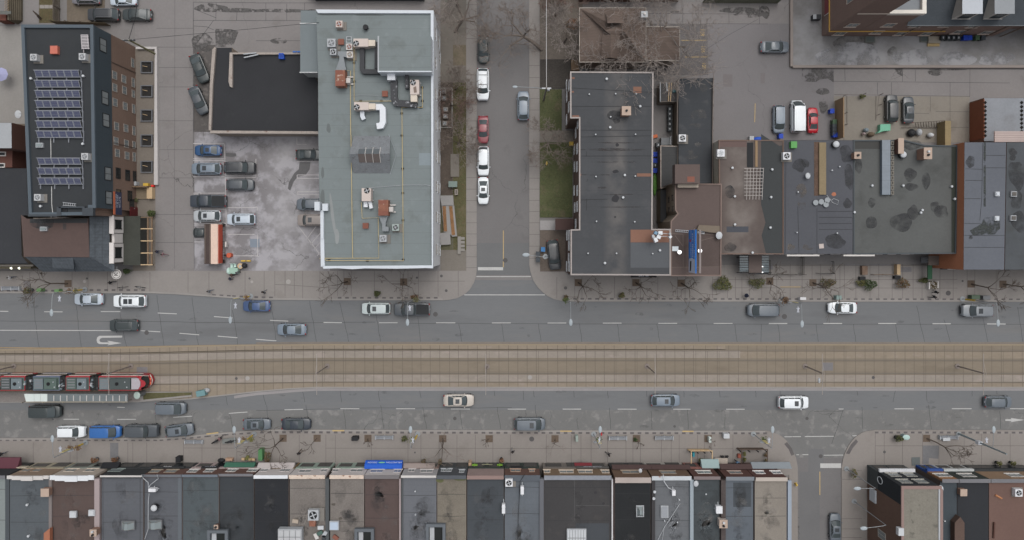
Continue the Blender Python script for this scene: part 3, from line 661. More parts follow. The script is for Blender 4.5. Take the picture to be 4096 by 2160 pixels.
 b.loft([[(p[0]+.10,p[1]*1.0,p[2]-.008+.012)for p in A],[(p[0]-.0,p[1]*1.02,p[2]+.012)for p in A]][::-1],closed=False)
 for f_,dy in((.06,0),):pass
 for s in(-1,1):
  b.use(TRIM);b.box(X(.98),s*hw*1.0,.25,X(.02),s*hw*.9,.33)if False else None
  for t_ in(f0+.05,(f0+f3)/2-.01,min(f3-.08,.74)):
   b.ob((X(t_),s*(hw*.975),.5),.02,.03*hw,.42)
 parts.insert(0,('body',b,38,None))
 for s in(-1,1):
  h=M(LAMP);h.sph((X(.05),s*hw*.66*(1-rnd*.2),hz-.09),.13,.19,.085,8,5);parts.append(('headlight',h,50,None))
  t_=M(TAIL);t_.sph((X(.985),s*hw*.80*(1-rnd*.1),tz-.13),.10,.17,.11,8,5);parts.append(('tail_light',t_,50,None))
  mr=M(PAINT0);mr.sph((X(f0+.035),s*(hw+.10),bz+.06),.09,.13,.09,8,5);parts.append(('wing_mirror',mr,50,None))
 pl=M(PLATE);pl.box(X(1.)-.02,-.16,.62,X(1.)+.0,.16,.76);parts.append(('number_plate',pl,0,None))
 rx=.33 if sty not in('pickup','jeep','van')else .38
 for fx in(.17,.81):
  for s in(-1,1):
   ty=M(TYRE);x=X(fx);y0=s*(hw-.22);y1=s*(hw+.015)
   n=18;rg=[]
   for yy,rr in((y0,rx*.92),(y0+(y1-y0)*.15,rx),(y0+(y1-y0)*.85,rx),(y1,rx*.92)):
    rg.append([(x+rr*math.cos(2*math.pi*i/n),yy,rx+rr*math.sin(2*math.pi*i/n))for i in range(n)])
   if s>0:rg=rg[::-1]
   ty.loft(rg,caps=True)
   rm=M(RIM);rg=[[(x+rr*math.cos(2*math.pi*i/n),y1+s*.012,rx+rr*math.sin(2*math.pi*i/n))for i in range(n)]for rr in(rx*.62,.05)]
   rm.loft(rg if s<0 else rg[::-1])
   parts.append(('wheel',ty,40,('rim',rm)))
 return parts
PROTO={}
def car(sty,pcol,lab,box,head,cr,sun=0,rails=0,cat='car',ang=0.,grp=None,name=None,L=None,box_is_ground=False,zs=1.):
 S(*cr);key=(sty,sun,rails)
 x0,y0,x1,y1=box;zc=STY[sty][2]*.45
 if head in 'LR':yc=(y0+y1)/2;xc=(x0+x1)/2
 else:xc=(x0+x1)/2;yc=(y0+y1)/2
 p=P(xc,yc,zc)
 ln=(abs(x1-x0)if head in 'LR' else abs(y1-y0))*D*K*(1-zc/H)
 wd_=(abs(y1-y0)if head in 'LR' else abs(x1-x0))*D*K*(1-zc/H)
 rot={'R':0,'U':math.pi/2,'L':math.pi,'D':-math.pi/2}[head]+R(ang)
 if ang:ln=STY[sty][0]
 s=max(.85,min(1.15,(L or ln)/STY[sty][0]*.985))
 name=name or('parked_'+sty if sty!='suv' else 'parked_suv');name={'parked_smart':'parked_microcar','parked_jeep':'parked_offroader','parked_van':'parked_cargo_van','parked_hatch':'parked_hatchback','parked_pickup':'parked_pickup_truck'}.get(name,name)
 pm_=MATS.get('paint_'+pcol)or paint(pcol,PCOL[pcol])
 if key not in PROTO:
  r=T(name,lab,cat,(0,0,0),grp)
  for nm,mb,sm,sub in car_parts(*key):
   o=mb.go(nm,r,sm)
   if sub:sub[1].go(sub[0],o)
  PROTO[key]=r;KID[('k',key)]=[(c,kids(c))for c in kids(r)]
 else:
  pr=PROTO[key];r=bpy.data.objects.new(name,None);COL.objects.link(r);tag(r,lab,cat,grp)
  for c,gs in KID[('k',key)]:
   d=c.copy();COL.objects.link(d);d.parent=r
   for g in gs:e=g.copy();COL.objects.link(e);e.parent=d
 r.location=(p.x,p.y,.008);r.rotation_euler=(0,0,rot);r.scale=(s,min(1.06,s*1.01+.0),zs*min(1.05,s))
 r['pc']=pcol
 CARS.append((r,pm_));return r
CARS=[]
def paint_cars():
 for r,pm_ in CARS:
  del r['pc']
  for c in[o for o in bpy.data.objects if o.parent is r]:
   for i,sl_ in enumerate(c.material_slots):
    if sl_.material is PAINT0:sl_.link='OBJECT';sl_.material=pm_
PCOL={'black':(50,53,57),'darkgreen':(52,60,61),'charcoal':(70,76,82),'slate':(92,101,110),'grey':(120,126,132),'bluegrey':(110,124,138),'silver':(164,170,174),'silverblue':(172,184,196),'pale':(178,190,190),'white':(214,220,224),'offwhite':(214,214,212),'blue':(36,76,122),'blue2':(38,96,168),'navy':(60,84,128),'red':(182,6,28),'maroon':(134,48,58),'beige':(176,168,158),'taupe':(134,124,118),'mauve':(108,106,112),'darkblue':(48,56,66)}
GP_='cars parked in the lot beside the brick block'
c_=(0,0)
car('hatch','mauve','mauve grey hatchback cut by the top frame edge',(722,-75,1012,48),'L',c_)
car('sedan','silverblue','pale silver sedan cut by the top frame edge near the driveway',(1105,-58,1380,62),'L',c_)
car('suv','black','black estate with silver roof rails on the gravel pad',(880,85,1200,215),'L',c_,rails=1)
car('sedan','darkgreen','dark green black sedan right of the black estate by the driveway',(1230,85,1530,215),'L',c_)
car('sedan','darkgreen','dark sedan parked aslant, upper of two beside the black garage',(1880,545,2140,835),'D',c_,ang=22,L=4.9)
car('sedan','charcoal','dark sedan parked aslant, lower of two beside the black garage',(1870,875,2130,1145),'D',c_,ang=24,L=4.8)
c_=(0,1)
car('sedan','blue','dark blue sedan at the top of the left parking column',(1957,95,2232,215),'L',c_,sun=1,grp=GP_)
car('hatch','bluegrey','blue grey hatchback with large sunroof in the left parking column',(1925,275,2230,405),'L',c_,sun=1,rails=1,grp=GP_)
car('suv','black','black wagon with white roof rails in the right parking column',(2255,268,2570,392),'R',c_,rails=1,grp=GP_)
car('hatch','charcoal','black hatchback below the black wagon in the right parking column',(2278,445,2558,558),'R',c_,grp=GP_)
car('pickup','darkblue','dark blue black pickup truck with covered bed in the parking lot',(1908,598,2277,732),'L',c_,cat='pickup truck',grp=GP_)
car('hatch','silver','silver hatchback with small sunroof below the pickup truck',(1945,757,2225,870),'L',c_,sun=1,grp=GP_)
car('suv','silverblue','pale silver blue suv with sunroof right of the silver hatchback',(2280,795,2570,900),'L',c_,sun=1,rails=1,grp=GP_)
car('smart','darkgreen','tiny dark car parked behind the long orange smoker rig',(1940,922,2085,1040),'L',c_,grp=GP_)
c_=(1,1)
car('sedan','darkgreen','dark green sedan nosed in at the white building, top of three',(400,140,668,255),'R',c_,grp=GP_)
car('hatch','slate','slate grey hatchback nosed out under the white roof box',(408,640,690,755),'L',c_,grp=GP_)
car('suv','taupe','taupe suv with sunroof beside the hatched bay',(413,798,715,915),'L',c_,sun=1,grp=GP_)
G2='cars parked along the side street'
car('sedan','darkgreen','black car under the bare tree at the top of the side street',(2235,355,2342,640),'D',(1,0),grp=G2)
car('suv','white','white wagon with a black roof rack on the side street',(2220,688,2345,1012),'D',(1,0),rails=2,grp=G2)
car('sedan','maroon','maroon red sedan on the side street',(2228,1165,2342,1443),'D',(1,0),grp=G2)
car('suv','white','white suv between the red sedan and the white sedan',(2228,115,2347,410),'D',(1,1),grp=G2)
car('sedan','white','white sedan with dark sunroof, last in the side street row',(2228,422,2345,698),'D',(1,1),sun=1,grp=G2)
car('hatch','bluegrey','blue grey hatchback alone on the east side of the side street',(55,915,172,1210),'U',(2,0),grp=G2)
car('suv','black','black suv parked aslant on the brown forecourt',(352,1048,490,1365),'D',(2,1),ang=7,L=4.9)
c_=(3,0)
car('sedan','slate','grey sedan parked by the yard wall in the rear lot',(-80,418,212,530),'R',c_)
car('minivan','bluegrey','silver grey minivan left of the white cargo van',(45,1058,172,1340),'D',c_,L=4.6)
car('van','white','white cargo van between the minivan and the red car',(210,1000,385,1330),'U',c_,cat='van')
car('sedan','red','bright red sedan right of the white cargo van',(388,1080,512,1340),'U',c_)
car('suv','black','black suv in the sandy courtyard',(1178,958,1310,1220),'U',c_,L=4.5)
car('sedan','charcoal','dark grey sedan with sunroof in the sandy courtyard',(1345,970,1475,1242),'U',c_,sun=1)
c_=(0,2);dr='driving_'
car('sedan','silverblue','white silver sedan parked at the north kerb near the fallen branch',(748,238,1040,345),'L',c_)
car('suv','white','white suv with two dark roof panels parked at the north kerb',(1140,245,1470,378),'L',c_,sun=2,rails=1)
car('suv','darkgreen','dark green black suv driving beside the solid lane line',(1100,500,1393,615),'L',c_,rails=1,name='moving_suv')
car('sedan','navy','blue sedan parked at the north kerb by the kerb cut',(2442,312,2720,412),'L',c_)
c_=(1,2)
car('sedan','bluegrey','silver blue sedan driving west in the inner lane',(212,540,508,655),'L',c_,name='moving_sedan')
car('suv','pale','pale green silver suv with sunroof parked before the grey pickup',(1060,333,1352,440),'L',c_,sun=1)
car('pickup','charcoal','dark grey pickup truck parked under a street lamp arm',(1384,333,1752,458),'L',c_,cat='pickup truck')
car('minivan','slate','grey minivan parked at the north kerb before the patios',(2365,350,2690,460),'L',(2,2))
car('sedan','white','white sedan parked at the north kerb before the evergreens',(600,325,892,435),'L',(3,2))
car('suv','grey','grey suv with sunroof parked under the rightmost north lamp',(1945,350,2262,465),'L',(3,2),sun=1)
c_=(0,3)
car('minivan','darkgreen','dark green minivan driving east below the tram shelter',(282,8,628,125),'R',c_,name='moving_minivan',L=5.2)
car('minivan','slate','slate grey minivan driving east below the grass island',(1552,-30,1880,100),'R',c_,name='moving_minivan',L=5.)
car('suv','white','white suv at the head of the south kerb parked row, leftmost',(572,205,860,330),'R',c_)
car('minivan','blue2','bright blue minivan parked at the south kerb',(893,205,1230,332),'R',c_,L=5.1)
car('jeep','charcoal','dark ribbed roof offroader with its door open to the road',(1272,185,1598,332),'R',c_)
car('hatch','slate','slate hatchback with sunroof parked aslant at the south kerb bend',(1662,185,1955,320),'R',c_,ang=7,sun=1,L=4.6)
car('sedan','slate','slate grey sedan parked at the south kerb before the black sedan',(2445,130,2725,255),'R',c_,sun=1)
car('sedan','darkblue','black sedan parked alone at the south kerb, red tail lamps',(258,130,555,250),'R',(1,3))
car('minivan','slate','grey minivan with sunroof parked at the south kerb mid block',(20,125,338,258),'R',(2,3),sun=1)
car('sedan','beige','beige sedan with sunroof driving east past the tram kerb',(1885,1250,2195,1370),'R',(1,2),sun=1,name='moving_sedan')
car('hatch','bluegrey','blue grey hatchback driving east in the middle of the road',(1398,1250,1690,1370),'R',(2,2),sun=1,name='moving_hatchback')
car('suv','white','white suv with sunroof driving east near the south side street',(103,1268,410,1392),'R',(3,2),sun=1,name='moving_suv')
car('hatch','slate','slate green hatchback driving east at the right frame edge',(2175,1262,2450,1390),'R',(3,2),name='moving_hatchback')
car('sedan','slate','dark grey sedan with sunroof parked at the bottom of the south side street',(608,1090,740,1372),'U',(3,3),sun=1)
paint_cars()
S(0,3)
def wframe(A,B):
 A=Vector((A[0],A[1],0));B=Vector((B[0],B[1],0));u=(B-A).normalized();n=Vector((u.y,-u.x,0));return A,u,n
def wb(m,fr,s0,s1,z0,z1,d0,d1):
 A,u,n=fr
 q=[A+u*s+n*d for s,d in((s0,d1),(s1,d1),(s1,d0),(s0,d0))]
 return m.prism([(p.x,p.y)for p in q],z0,z1,True,True)
def window(root,fr,s,z,w,h,fm,gm=None,sill=None,name='window',bars=1,ft=.09,sc=.25,label=None):
 m=M(fm);s0,s1,z0,z1=s-w/2,s+w/2,z-h/2,z+h/2
 wb(m,fr,s0,s0+ft,z0,z1,.0,.07);wb(m,fr,s1-ft,s1,z0,z1,.0,.07);wb(m,fr,s0+ft,s1-ft,z1-ft,z1,.0,.07);wb(m,fr,s0+ft,s1-ft,z0,z0+ft,.0,.07)
 for k in range(bars):x=s0+w*(k+1)/(bars+1);wb(m,fr,x-.03,x+.03,z0+ft,z1-ft,.0,.05)
 o=m.go(name,root,label=label)
 g=M(gm or GLASS);wb(g,fr,s0+ft,s1-ft,z0+ft,z1-ft,.0,.03);g.go('pane',o)
 if sill:
  k=M(sill);wb(k,fr,s0-.12,s1+.12,z0-.14,z0-.003,0.,.14);k.go('sill',o)
 return o
def bldg(name,lab,cat,pl,z,wall,roof,base=0.,par=None,deco=None,cap=True,ins=.03,grp=None):
 pts=[G(x,y,z)for x,y in pl];pts=offset(pts,ins)
 c=sum(pts,Vector((0,0)))/len(pts);r=T(name,lab,cat,(c.x,c.y,base),grp)
 m=M(wall);m.prism(pts,base,z-.01,top=False);m.go('wall',r)
 rf=M(roof);ri=offset(pts,.02 if not par else par[0]-.02);rf.flatpoly(ri,z if not par else z-par[1])
 if deco:deco(rf,z if not par else z-par[1])
 rf.go('roof',r)
 if par:
  pw,ph,pm_=par;pm=M(pm_);inn=offset(pts,pw);out=offset(pts,-.05);n=len(out)
  for i in range(n):
   j=(i+1)%n
   pm.poly([(*out[i],z),(*out[j],z),(*inn[j],z),(*inn[i],z)])
   pm.poly([(*inn[i],z),(*inn[j],z),(*inn[j],z-ph),(*inn[i],z-ph)])
   pm.poly([(*out[j],z),(*out[i],z),(*out[i],z-.25),(*out[j],z-.25)])
  pm.go('parapet',r)
 r['z']=z if not par else z-par[1]
 return r
def part(root,name,mt,fn,smooth=0):
 m=M(mt);fn(m);return m.go(name,root,smooth)
def B_(rgb,key=None,**k):return flat(key or 'c%02x%02x%02x'%rgb,rgb,.8,**k)
def roofm(key,rgb,**k):
 k.setdefault('var',.08);k.setdefault('sc',.16);k.setdefault('fine',.07);k.setdefault('fsc',3.)
 k.setdefault('lines',((1,2.0,.05,.35),));return mat('roof_'+key,rgb,.93,**k)
def pblob(m,z,l,mt,seed0=0):
 m.use(mt)
 for i,(x,y,rx,ry)in enumerate(l):
  s=D*K*(1-z/H);m.blob(P(x,y,z),rx*s,ry*s,z+.006+.0015*(i%5),seed0+i*7+int(x))
def prect(m,z,l,mt,dz=.004):
 m.use(mt)
 for x0,y0,x1,y1 in l:a=P(x0,y0,z);b=P(x1,y1,z);m.rect(a.x,b.y,b.x,a.y,z+dz)
def pline(m,z,l,mt,w=.06,dz=.01):
 m.use(mt)
 for q in l:m.ribbon([P(q[i],q[i+1],z)for i in range(0,len(q),2)],w,z+dz)
def GR(x0,y0,x1,y1):return[(x0,y0),(x1,y0),(x1,y1),(x0,y1)]
TAR=flat('tar_patch',(63,64,66),.85,var=.08,ragged=(.6,.34,.4));TARD=flat('dark_tar',(52,52,55),.85);SEAM=flat('roof_seam',(52,53,55),.9)
S(0,0)
ra=bldg('apartment_block','apartment block with solar panels, slate blue top storey over brown brick','building',[(84,98),(372,99),(382,832),(364,832),(364,860),(115,862)],11.4,BRICK,roofm('solar_block',(53,56,59),lines=(),stain=((58,60,60),.56,.3,.2,.6)),par=(.42,.35,flat('blue_grey_flashing',(78,89,98),.5)))
def eastwall(py0,py1,pxb):return(pxb-NX)*K
XE=(372-NX)*K*(1-11.4/H);YN=G(372,99,11.4).y;YS=G(382,832,11.4).y;XE2=(382-NX)*K*(1-11.4/H)
frE=wframe((XE2-.02,YS),(XE-.02,YN))
CLAD=mat('blue_grey_cladding',(60,72,80),.6,.06,.3,.05,3.,lines=((1,3.4,.04,.4),(2,1.1,.04,.3)))
Ltot=abs(YN-YS)
part(ra,'cladding',CLAD,lambda m:wb(m,frE,.04,Ltot-.04,6.95,11.14,-.02,.06))
def onE(x,y):
 q=N(x,y);Xw=XE;
 z=H*(1-Xw/((q[0]-NX)*K));Yw=-(q[1]-NY)*K*(1-z/H);return Yw-YS,z
BF=flat('black_window_frame',(34,35,36),.5);WF=flat('white_window_frame',(150,142,134),.6)
for r_,l in((0,[(1030,455),(1043,985),(1050,1210)]),(1,[(1062,390),(1068,632)])):
 S(0,r_)
 for x,y in l:s,z=onE(x,y);window(ra,(frE[0]+frE[2]*.065,frE[1],frE[2]),s,z,2.0,1.7,BF,GLASSL,bars=1)if z>6.9 else None
for r_,l in((0,[(1147,757,0),(1143,880,0),(1148,1030,0),(1160,1270,0),(1240,795,0),(1245,908,0),(1250,1068,0),(1255,1290,0),(1332,632,1),(1345,835,1),(1335,945,0),(1348,1100,1),(1352,1320,1)]),(1,[(1152,62,0),(1165,182,0),(1257,88,0),(1262,208,0),(1348,105,0),(1355,225,1),(1170,385,2),(1265,405,2),(1358,420,2),(1173,602,2),(1285,615,2),(1303,697,2)])):
 S(0,r_)
 for x,y,k in l:
  s,z=onE(x,y);z=min(max(z,.8),6.05);window(ra,frE,s,z,(1.25,1.5,1.7)[k],1.25 if z>1.4 else .9,(WF,WF,BF)[k],GLASSL if k<2 else GLASS,bars=1,sill=None)
S(0,1)
dr_=M(flat('red_door',(96,30,34),.5));s,z=onE(1283,772);wb(dr_,frE,s-.8,s+.8,.05,2.3,0,.08);o=dr_.go('door',ra);hd=M(STEEL);wb(hd,frE,s+.55,s+.65,1.0,1.2,.08,.14);hd.go('handle',o)
for sx in(.16,.62):pp=M(flat('downpipe',(92,78,70),.6));wb(pp,frE,Ltot*(1-sx),Ltot*(1-sx)+.1,0.05,6.9,0,.1);pp.go('downpipe',ra)
pl=M(flat('conduit_white',(186,186,184),.5));S(0,1);zr=11.05
pl.tube([P(510,30,zr+.08),P(513,180,zr+.08),P(512,235,zr+.08)],.05,n=5);pl.tube([P(520,515,zr+.08),P(520,690,zr+.08),P(530,780,zr+.08),P(512,800,zr+.08),P(515,830,zr+.08)],.05,n=5);pl.go('conduit',ra)
def notch(m):
 m.box(*P(592,815,11),*P(612,722,11.5));m.box(*P(612,735,11),*P(850,718,11.5));m.box(*P(592,820,11),*P(280,798,11.42));m.box(*P(852,735,11.0),*P(935,812,11.6))
part(ra,'roof_notch',flat('notch_flashing',(62,68,74),.6),notch)
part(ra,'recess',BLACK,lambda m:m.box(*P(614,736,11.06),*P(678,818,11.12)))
s,z=onE(1180,690);bn=T('wall_banner','navy and orange lettered banner on the brown brick wall','banner',(XE+.1,YS+s,z-1))
m=M(flat('banner_navy',(52,58,84),.6));s0,z0=onE(1212,735);s1,z1=onE(1160,640);frB=frE
wb(m,frE,s-1.75,s+1.75,4.7,6.45,.03,.09);m.go('cloth',bn);m=M(flat('banner_orange',(200,102,66),.6));wb(m,frE,s-1.75,s+1.75,6.46,6.92,.03,.1);m.go('orange_strip',bn)
LT=flat('lettering_pale',(196,200,214),.6)
for i,(tx,zz_,sz)in enumerate((('REAL BRUNCH & BEER',6.2,.32),('BOTTLES SHOP',5.75,.42),('OPEN LATE',5.2,.46))):
 A,u,n=frE;p=A+u*s+n*.095;text(tx,(p.x,p.y,zz_),sz,R(90),LT,'lettering',bn,rx=R(90),sx=.85)
m=M(flat('white_garden_wall',(176,172,170),.7,var=.08));S(0,0)
a=P(1365,470,.6);b=P(1575,492,.6);m.box(a.x,b.y,.04,b.x,a.y,.6);S(0,1);c_=P(1548,500,.6);S(0,0);a=P(1558,492,.6);m.prism([P(1556,493,.6),P(1577,493,.6),(c_.x+.62,c_.y),(c_.x,c_.y)],.04,.6)
tag(m.go('garden_wall'),'low white wall round the concrete strip beside the brick block','wall')
WELL=None
for i,(r_,x,y,lb)in enumerate(((0,1473,675,'northernmost'),(0,1473,917,'second from the north'),(0,1473,1162,'third from the north'),(1,1473,55,'fourth from the north'),(1,1473,320,'southernmost'))):
 S(0,r_);p=P(x,y,.3);lab='square dark light well with grey curb on the concrete strip, '+lb
 if WELL is None:
  WELL=T('light_well',lab,'light well',(p.x,p.y,.04),'light wells beside the brick block')
  m=M(flat('well_curb',(104,106,110),.8));q=.98
  for bx in((-q,-q,q,-q+.16),(-q,q-.16,q,q),(-q,-q+.16,-q+.16,q-.16),(q-.16,-q+.16,q,q-.16)):m.box(p.x+bx[0],p.y+bx[1],.04,p.x+bx[2],p.y+bx[3],.34)
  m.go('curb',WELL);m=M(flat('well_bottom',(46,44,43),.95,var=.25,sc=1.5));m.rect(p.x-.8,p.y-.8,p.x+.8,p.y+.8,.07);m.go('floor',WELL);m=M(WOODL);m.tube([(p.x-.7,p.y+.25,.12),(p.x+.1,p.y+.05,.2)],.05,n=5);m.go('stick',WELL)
 else:dup(WELL,(p.x,p.y,.04),0,lab)
PV=mat('photovoltaic_cells',(70,75,102),.25,.05,1.,.03,3.,lines=((1,.21,.035,-.35),),spec=.5);AL=flat('aluminium_frame',(142,146,154),.4)
def pvrow(cr,x0,x1,y0,y1,lab):
 S(*cr);z=11.55;a=P(x0,y1,z);b=P(x1,y0,z);w_=b.x-a.x;h_=b.y-a.y
 r=T('solar_panel_row',lab,'solar panels',((a.x+b.x)/2,(a.y+b.y)/2,11.06),'solar panel rows on the dark flat roof')
 m=M(AL);m.box(a.x-.12,a.y+.05,11.3,b.x+.12,a.y+.10,11.48);m.box(a.x-.12,b.y-.02,11.75,b.x+.12,b.y+.03,11.9)
 for k in range(4):x=a.x+w_*k/3;m.ob((x,(a.y+b.y)/2-.25,11.08),.07,h_+.7,.2)
 m.go('rack',r)
 for k in range(6):
  xa=a.x+w_*k/6+.05;xb=a.x+w_*(k+1)/6-.05
  m=M(AL);m.add([(xa-.03,a.y+.1,11.505),(xb+.03,a.y+.1,11.505),(xb+.03,b.y-.03,11.905),(xa-.03,b.y-.03,11.905)],[(0,1,2,3)])
  m.use(PV);m.add([(xa+.03,a.y+.14,11.53),(xb-.03,a.y+.14,11.53),(xb-.03,b.y-.07,11.92),(xa+.03,b.y-.07,11.92)],[(0,1,2,3)])
  m.go('panel',r)
names=['topmost row of the upper solar array','second row of the upper solar array','third row of the upper solar array','fourth row of the upper solar array','fifth row of the upper solar array','sixth row of the upper solar array','bottom row of the upper solar array']
for i in range(7):pvrow((0,0),358+i*3,802+i*4,710+i*101.5,780+i*101.5,names[i]+' on the dark flat roof')
for i in range(3):pvrow((0,1),386+i*3,815+i*4,233+i*100,300+i*100,('top','middle','bottom')[i]+' row of the lower three row solar array')
S(0,1)
r=bldg('shop_building','plain dark flat roofed building at the left frame edge','building',[(-300,672),(106,672),(114,862),(84,864),(88,1024),(115,1056),(-300,1056)],6,B_((92,84,76)),roofm('west_dark',(54,56,60),lines=(),stain=((64,66,68),.56,.4,.2,.5)))
m=M(B_((150,142,130)));m.box(*P(-700,1302,3.4),*P(330,1322,3.7));o=m.go('fascia',r)
m=M(B_((104,97,78)));m.box(*P(-700,1318,.1),*P(310,1345,3.3));m.go('shop_front',r)
for k,x in enumerate((115,195)):
 p=P(x,1337,3.2);l=T('wall_lamp','warm lit wall lamp over the far left shop front, '+('left' if k==0 else 'right')+' of two','lamp',p);m=M(flat('lamp_glow',(255,236,200),.5,var=0,fine=0,emit=3.));m.sph(p,.22,.22,.2,8,5);m.go('bulb',l);m=M(BLACK);m.box(p.x-.08,p.y+.1,p.z+.1,p.x+.08,p.y+.5,p.z+.2);m.go('bracket',l)
c0=G(250,970,0);rt=T('corner_house','brown flat roof corner house with slate shingle slopes and white dormers','house',(c0.x,c0.y,0))
BRN=roofm('corner_brown',(88,72,68),lines=(),stain=((76,62,60),.56,.4,.2,.5))
SHI=mat('slate_shingles',(86,93,100),.85,.2,1.6,.22,5.,lines=((0,.5,.07,.3),(1,.5,.07,.3)))
i0,i1,i2,i3=P(210,800,8.6),P(885,885,8.6),P(900,1230,8.6),P(240,1225,8.6)
m=M(BRN);ptop=[i0,P(270,842,8.6),P(888,842,8.6),i2,i3];m.flatpoly(ptop,8.6);S(0,1);pblob(m,8.6,[(428,890,122,55)],TAR,3);prect(m,8.6,[(632,890,667,952)],flat('patch_brown',(70,64,64),.9));prect(m,8.6,[(300,843,880,885)],flat('patch_grey',(56,58,60),.9));m.go('roof',rt)
e1,e2,e3=P(1105,800,5.7),P(1108,1300,5.7),P(1155,1300,5.2)
m=M(SHI)
se=P(1150,1375,5.2);sw=P(440,1380,5.2);sw0=P(250,1230,8.6);t0=P(888,820,8.59)
m.poly([P(900,820,8.58),P(900,1230,8.58),P(1108,1312,5.7),P(1100,820,5.7)][::1])
m.poly([P(245,1222,8.58),P(430,1375,5.2),P(1150,1372,5.2),P(905,1222,8.58)])
m.poly([P(900,1225,8.585),P(1150,1372,5.2),P(1150,1300,5.5),P(1105,1290,5.7)])
for x0,x1 in((520,745),):m.poly([P(x0,1232,8.3),P(x0+10,1340,6.9),P(x1,1345,6.9),P(x1-10,1232,8.3)]);m.poly([P(x1,1345,6.9),P(x1+20,1385,5.2),P(x1-10,1232,8.3)])
for a_ in m.f[:]:pass
m.go('shingle_roof',rt)
wx=(490-NX)*K*.972;m=M(B_((120,112,104)));Yt=P(0,820,3).y;Yb=P(0,1340,3).y
m.prism([P(250,830,7),P(1085,830,5.7),P(1085,1300,5.7),P(440,1335,5.3),P(250,1225,7)],0,5.15,top=True);m.go('wall',rt)
for k,(y0,y1)in enumerate(((822,985),(1092,1280))):
 xa=P(1100,0,5.9).x;xb=P(1238,0,3.0).x;ya=P(0,y1,4.4).y;yb=P(0,y0,4.4).y
 m=M(flat('white_stucco',(206,200,196),.7));m.box(xa,ya,2.9,xb,yb,5.9);
 m.box(xa,ya-.15,5.75,xb+.2,yb+.15,5.95);dm=m.go('dormer',rt)
 fr=wframe((xb,ya),(xb,yb));L_=yb-ya
 g=M(GLASS);wb(g,fr,L_*.28,L_*.75,3.5,5.2,0,.05);wb(g.use(BF),fr,L_*.22,L_*.28,3.4,5.3,0,.08);wb(g,fr,L_*.75,L_*.81,3.4,5.3,0,.08);wb(g,fr,L_*.28,L_*.75,4.3,4.4,.05,.07);g.go('window',dm)
xa=P(1140,0,5.5).x;xb=P(1205,0,3.).x;m=M(flat('white_stucco',(206,200,196),.7));m.box(xa,P(0,1085,4).y,2.9,xb,P(0,992,4).y,5.2);dm=m.go('dormer',rt);g=M(BLACK);wb(g,wframe((xb,P(0,1068,4).y),(xb,P(0,1005,4).y)),.2,1.2,3.2,4.8,0,.05);g.go('window',dm)
m=M(mat('patio_felt',(64,66,60),.9,.15,.5,.12,3.));p1,p2=P(1238,815,2.9),P(1410,1310,2.9);m.box(p1.x,p2.y,2.7,p2.x,p1.y,2.88);m.use(B_((70,70,66))).box(p1.x,p2.y+.05,0.05,p2.x-.15,p1.y-.05,2.69);m.go('patio_canopy',rt)
rs=T('projecting_sign','round white blade sign with black K letter and slash on the corner house','sign',P(1170,1385,4.0));S(0,2);p=P(1170,42,4.2)
m=M(OFFW);m.cyl((p.x,p.y,0),.78,4.15,4.22,20);m.use(BLACK).cyl((p.x,p.y,0),.66,4.223,4.225,20);m.use(OFFW).cyl((p.x,p.y,0),.58,4.228,4.232,20);m.go('disc',rs);m=M(STEEL);m.box(p.x-.04,p.y,4.0,p.x+.04,p.y+1.2,4.1);m.go('bracket',rs)
text('K',(p.x,p.y,4.24),.95,R(90),BLACK,'lettering',rs)
S(0,1);rp=T('pergola','timber pergola with beams along the shingled corner house','pergola',P(1470,1070,0))
m=M(WOOD)
for x in(1487,1525):a=P(x-8,822,2.6);b=P(x+8,1310,2.6);m.box(a.x,b.y,2.45,b.x,a.y,2.62)
m.go('beam',rp)
for y in(828,943,1065,1187,1305):m=M(WOODL if y!=828 else WOOD);a=P(1412,y-5,2.75);b=P(1535,y+5,2.75);m.box(a.x,b.y,2.63,b.x,a.y,2.75);m.go('cross_beam',rp)
for y in(828,1065,1305):m=M(WOOD);p=P(1506,y,1.2);m.box(p.x-.07,p.y-.07,.05,p.x+.07,p.y+.07,2.44);m.go('post',rp)
rd_=T('timber_deck','small timber deck with counter beside the brick wall','deck',P(1420,580,0));m=M(mat('tan_decking',(120,106,86),.85,.1,.5,.15,5.));a=P(1330,520,.3);b=P(1480,645,.3);m.box(a.x,b.y,.05,b.x,a.y,.3);m.go('platform',rd_);m=M(WOODL);a=P(1475,525,1.0);b=P(1530,640,1.0);m.box(a.x,b.y,.05,b.x,a.y,1.);m.go('counter',rd_);m=M(WOOD);a=P(1290,512,1.6);b=P(1480,526,1.6);m.box(a.x,b.y,.05,b.x,a.y,1.6);m.go('screen',rd_)
S(0,0)
r=bldg('house','house with pale flat roof over red brick at the left frame edge','house',[(-300,490),(47,490),(48,594),(-300,594)],8.5,REDBRICK,flat('pale_roof',(150,154,158),.8))
m=M(mat('brick_lean_to',(96,62,54),.85,.1,.5,.12,5.));S(0,1);m.box(*P(-600,136,.1),*P(124,326,5.6));ln=m.go('lean_to',r)
for k,(x,y)in enumerate(((22,190),(12,305))):m=M(OFFW);p=P(x,y,5.7);m.box(p.x-.7,p.y-.35,5.55,p.x+.55,p.y+.35,5.7);m.use(GLASS).box(p.x-.55,p.y-.2,5.6,p.x+.4,p.y+.2,5.72);m.go('window',r)
m=M(mat('deck_planks',(110,97,84),.85,.1,.6,.1,4.,lines=((1,.3,.04,.4),)));m.box(*P(126,-110,2.),*P(262,325,2.2));tag(m.go('timber_deck'),'brown plank deck squeezed between brick house and dark roof','deck')
S(0,0);rs=T('timber_stairs','weathered timber stairs and porch in the top left corner','stairs',P(80,120,0));m=M(mat('weathered_wood',(96,88,74),.9,.15,.8,.2,5.))
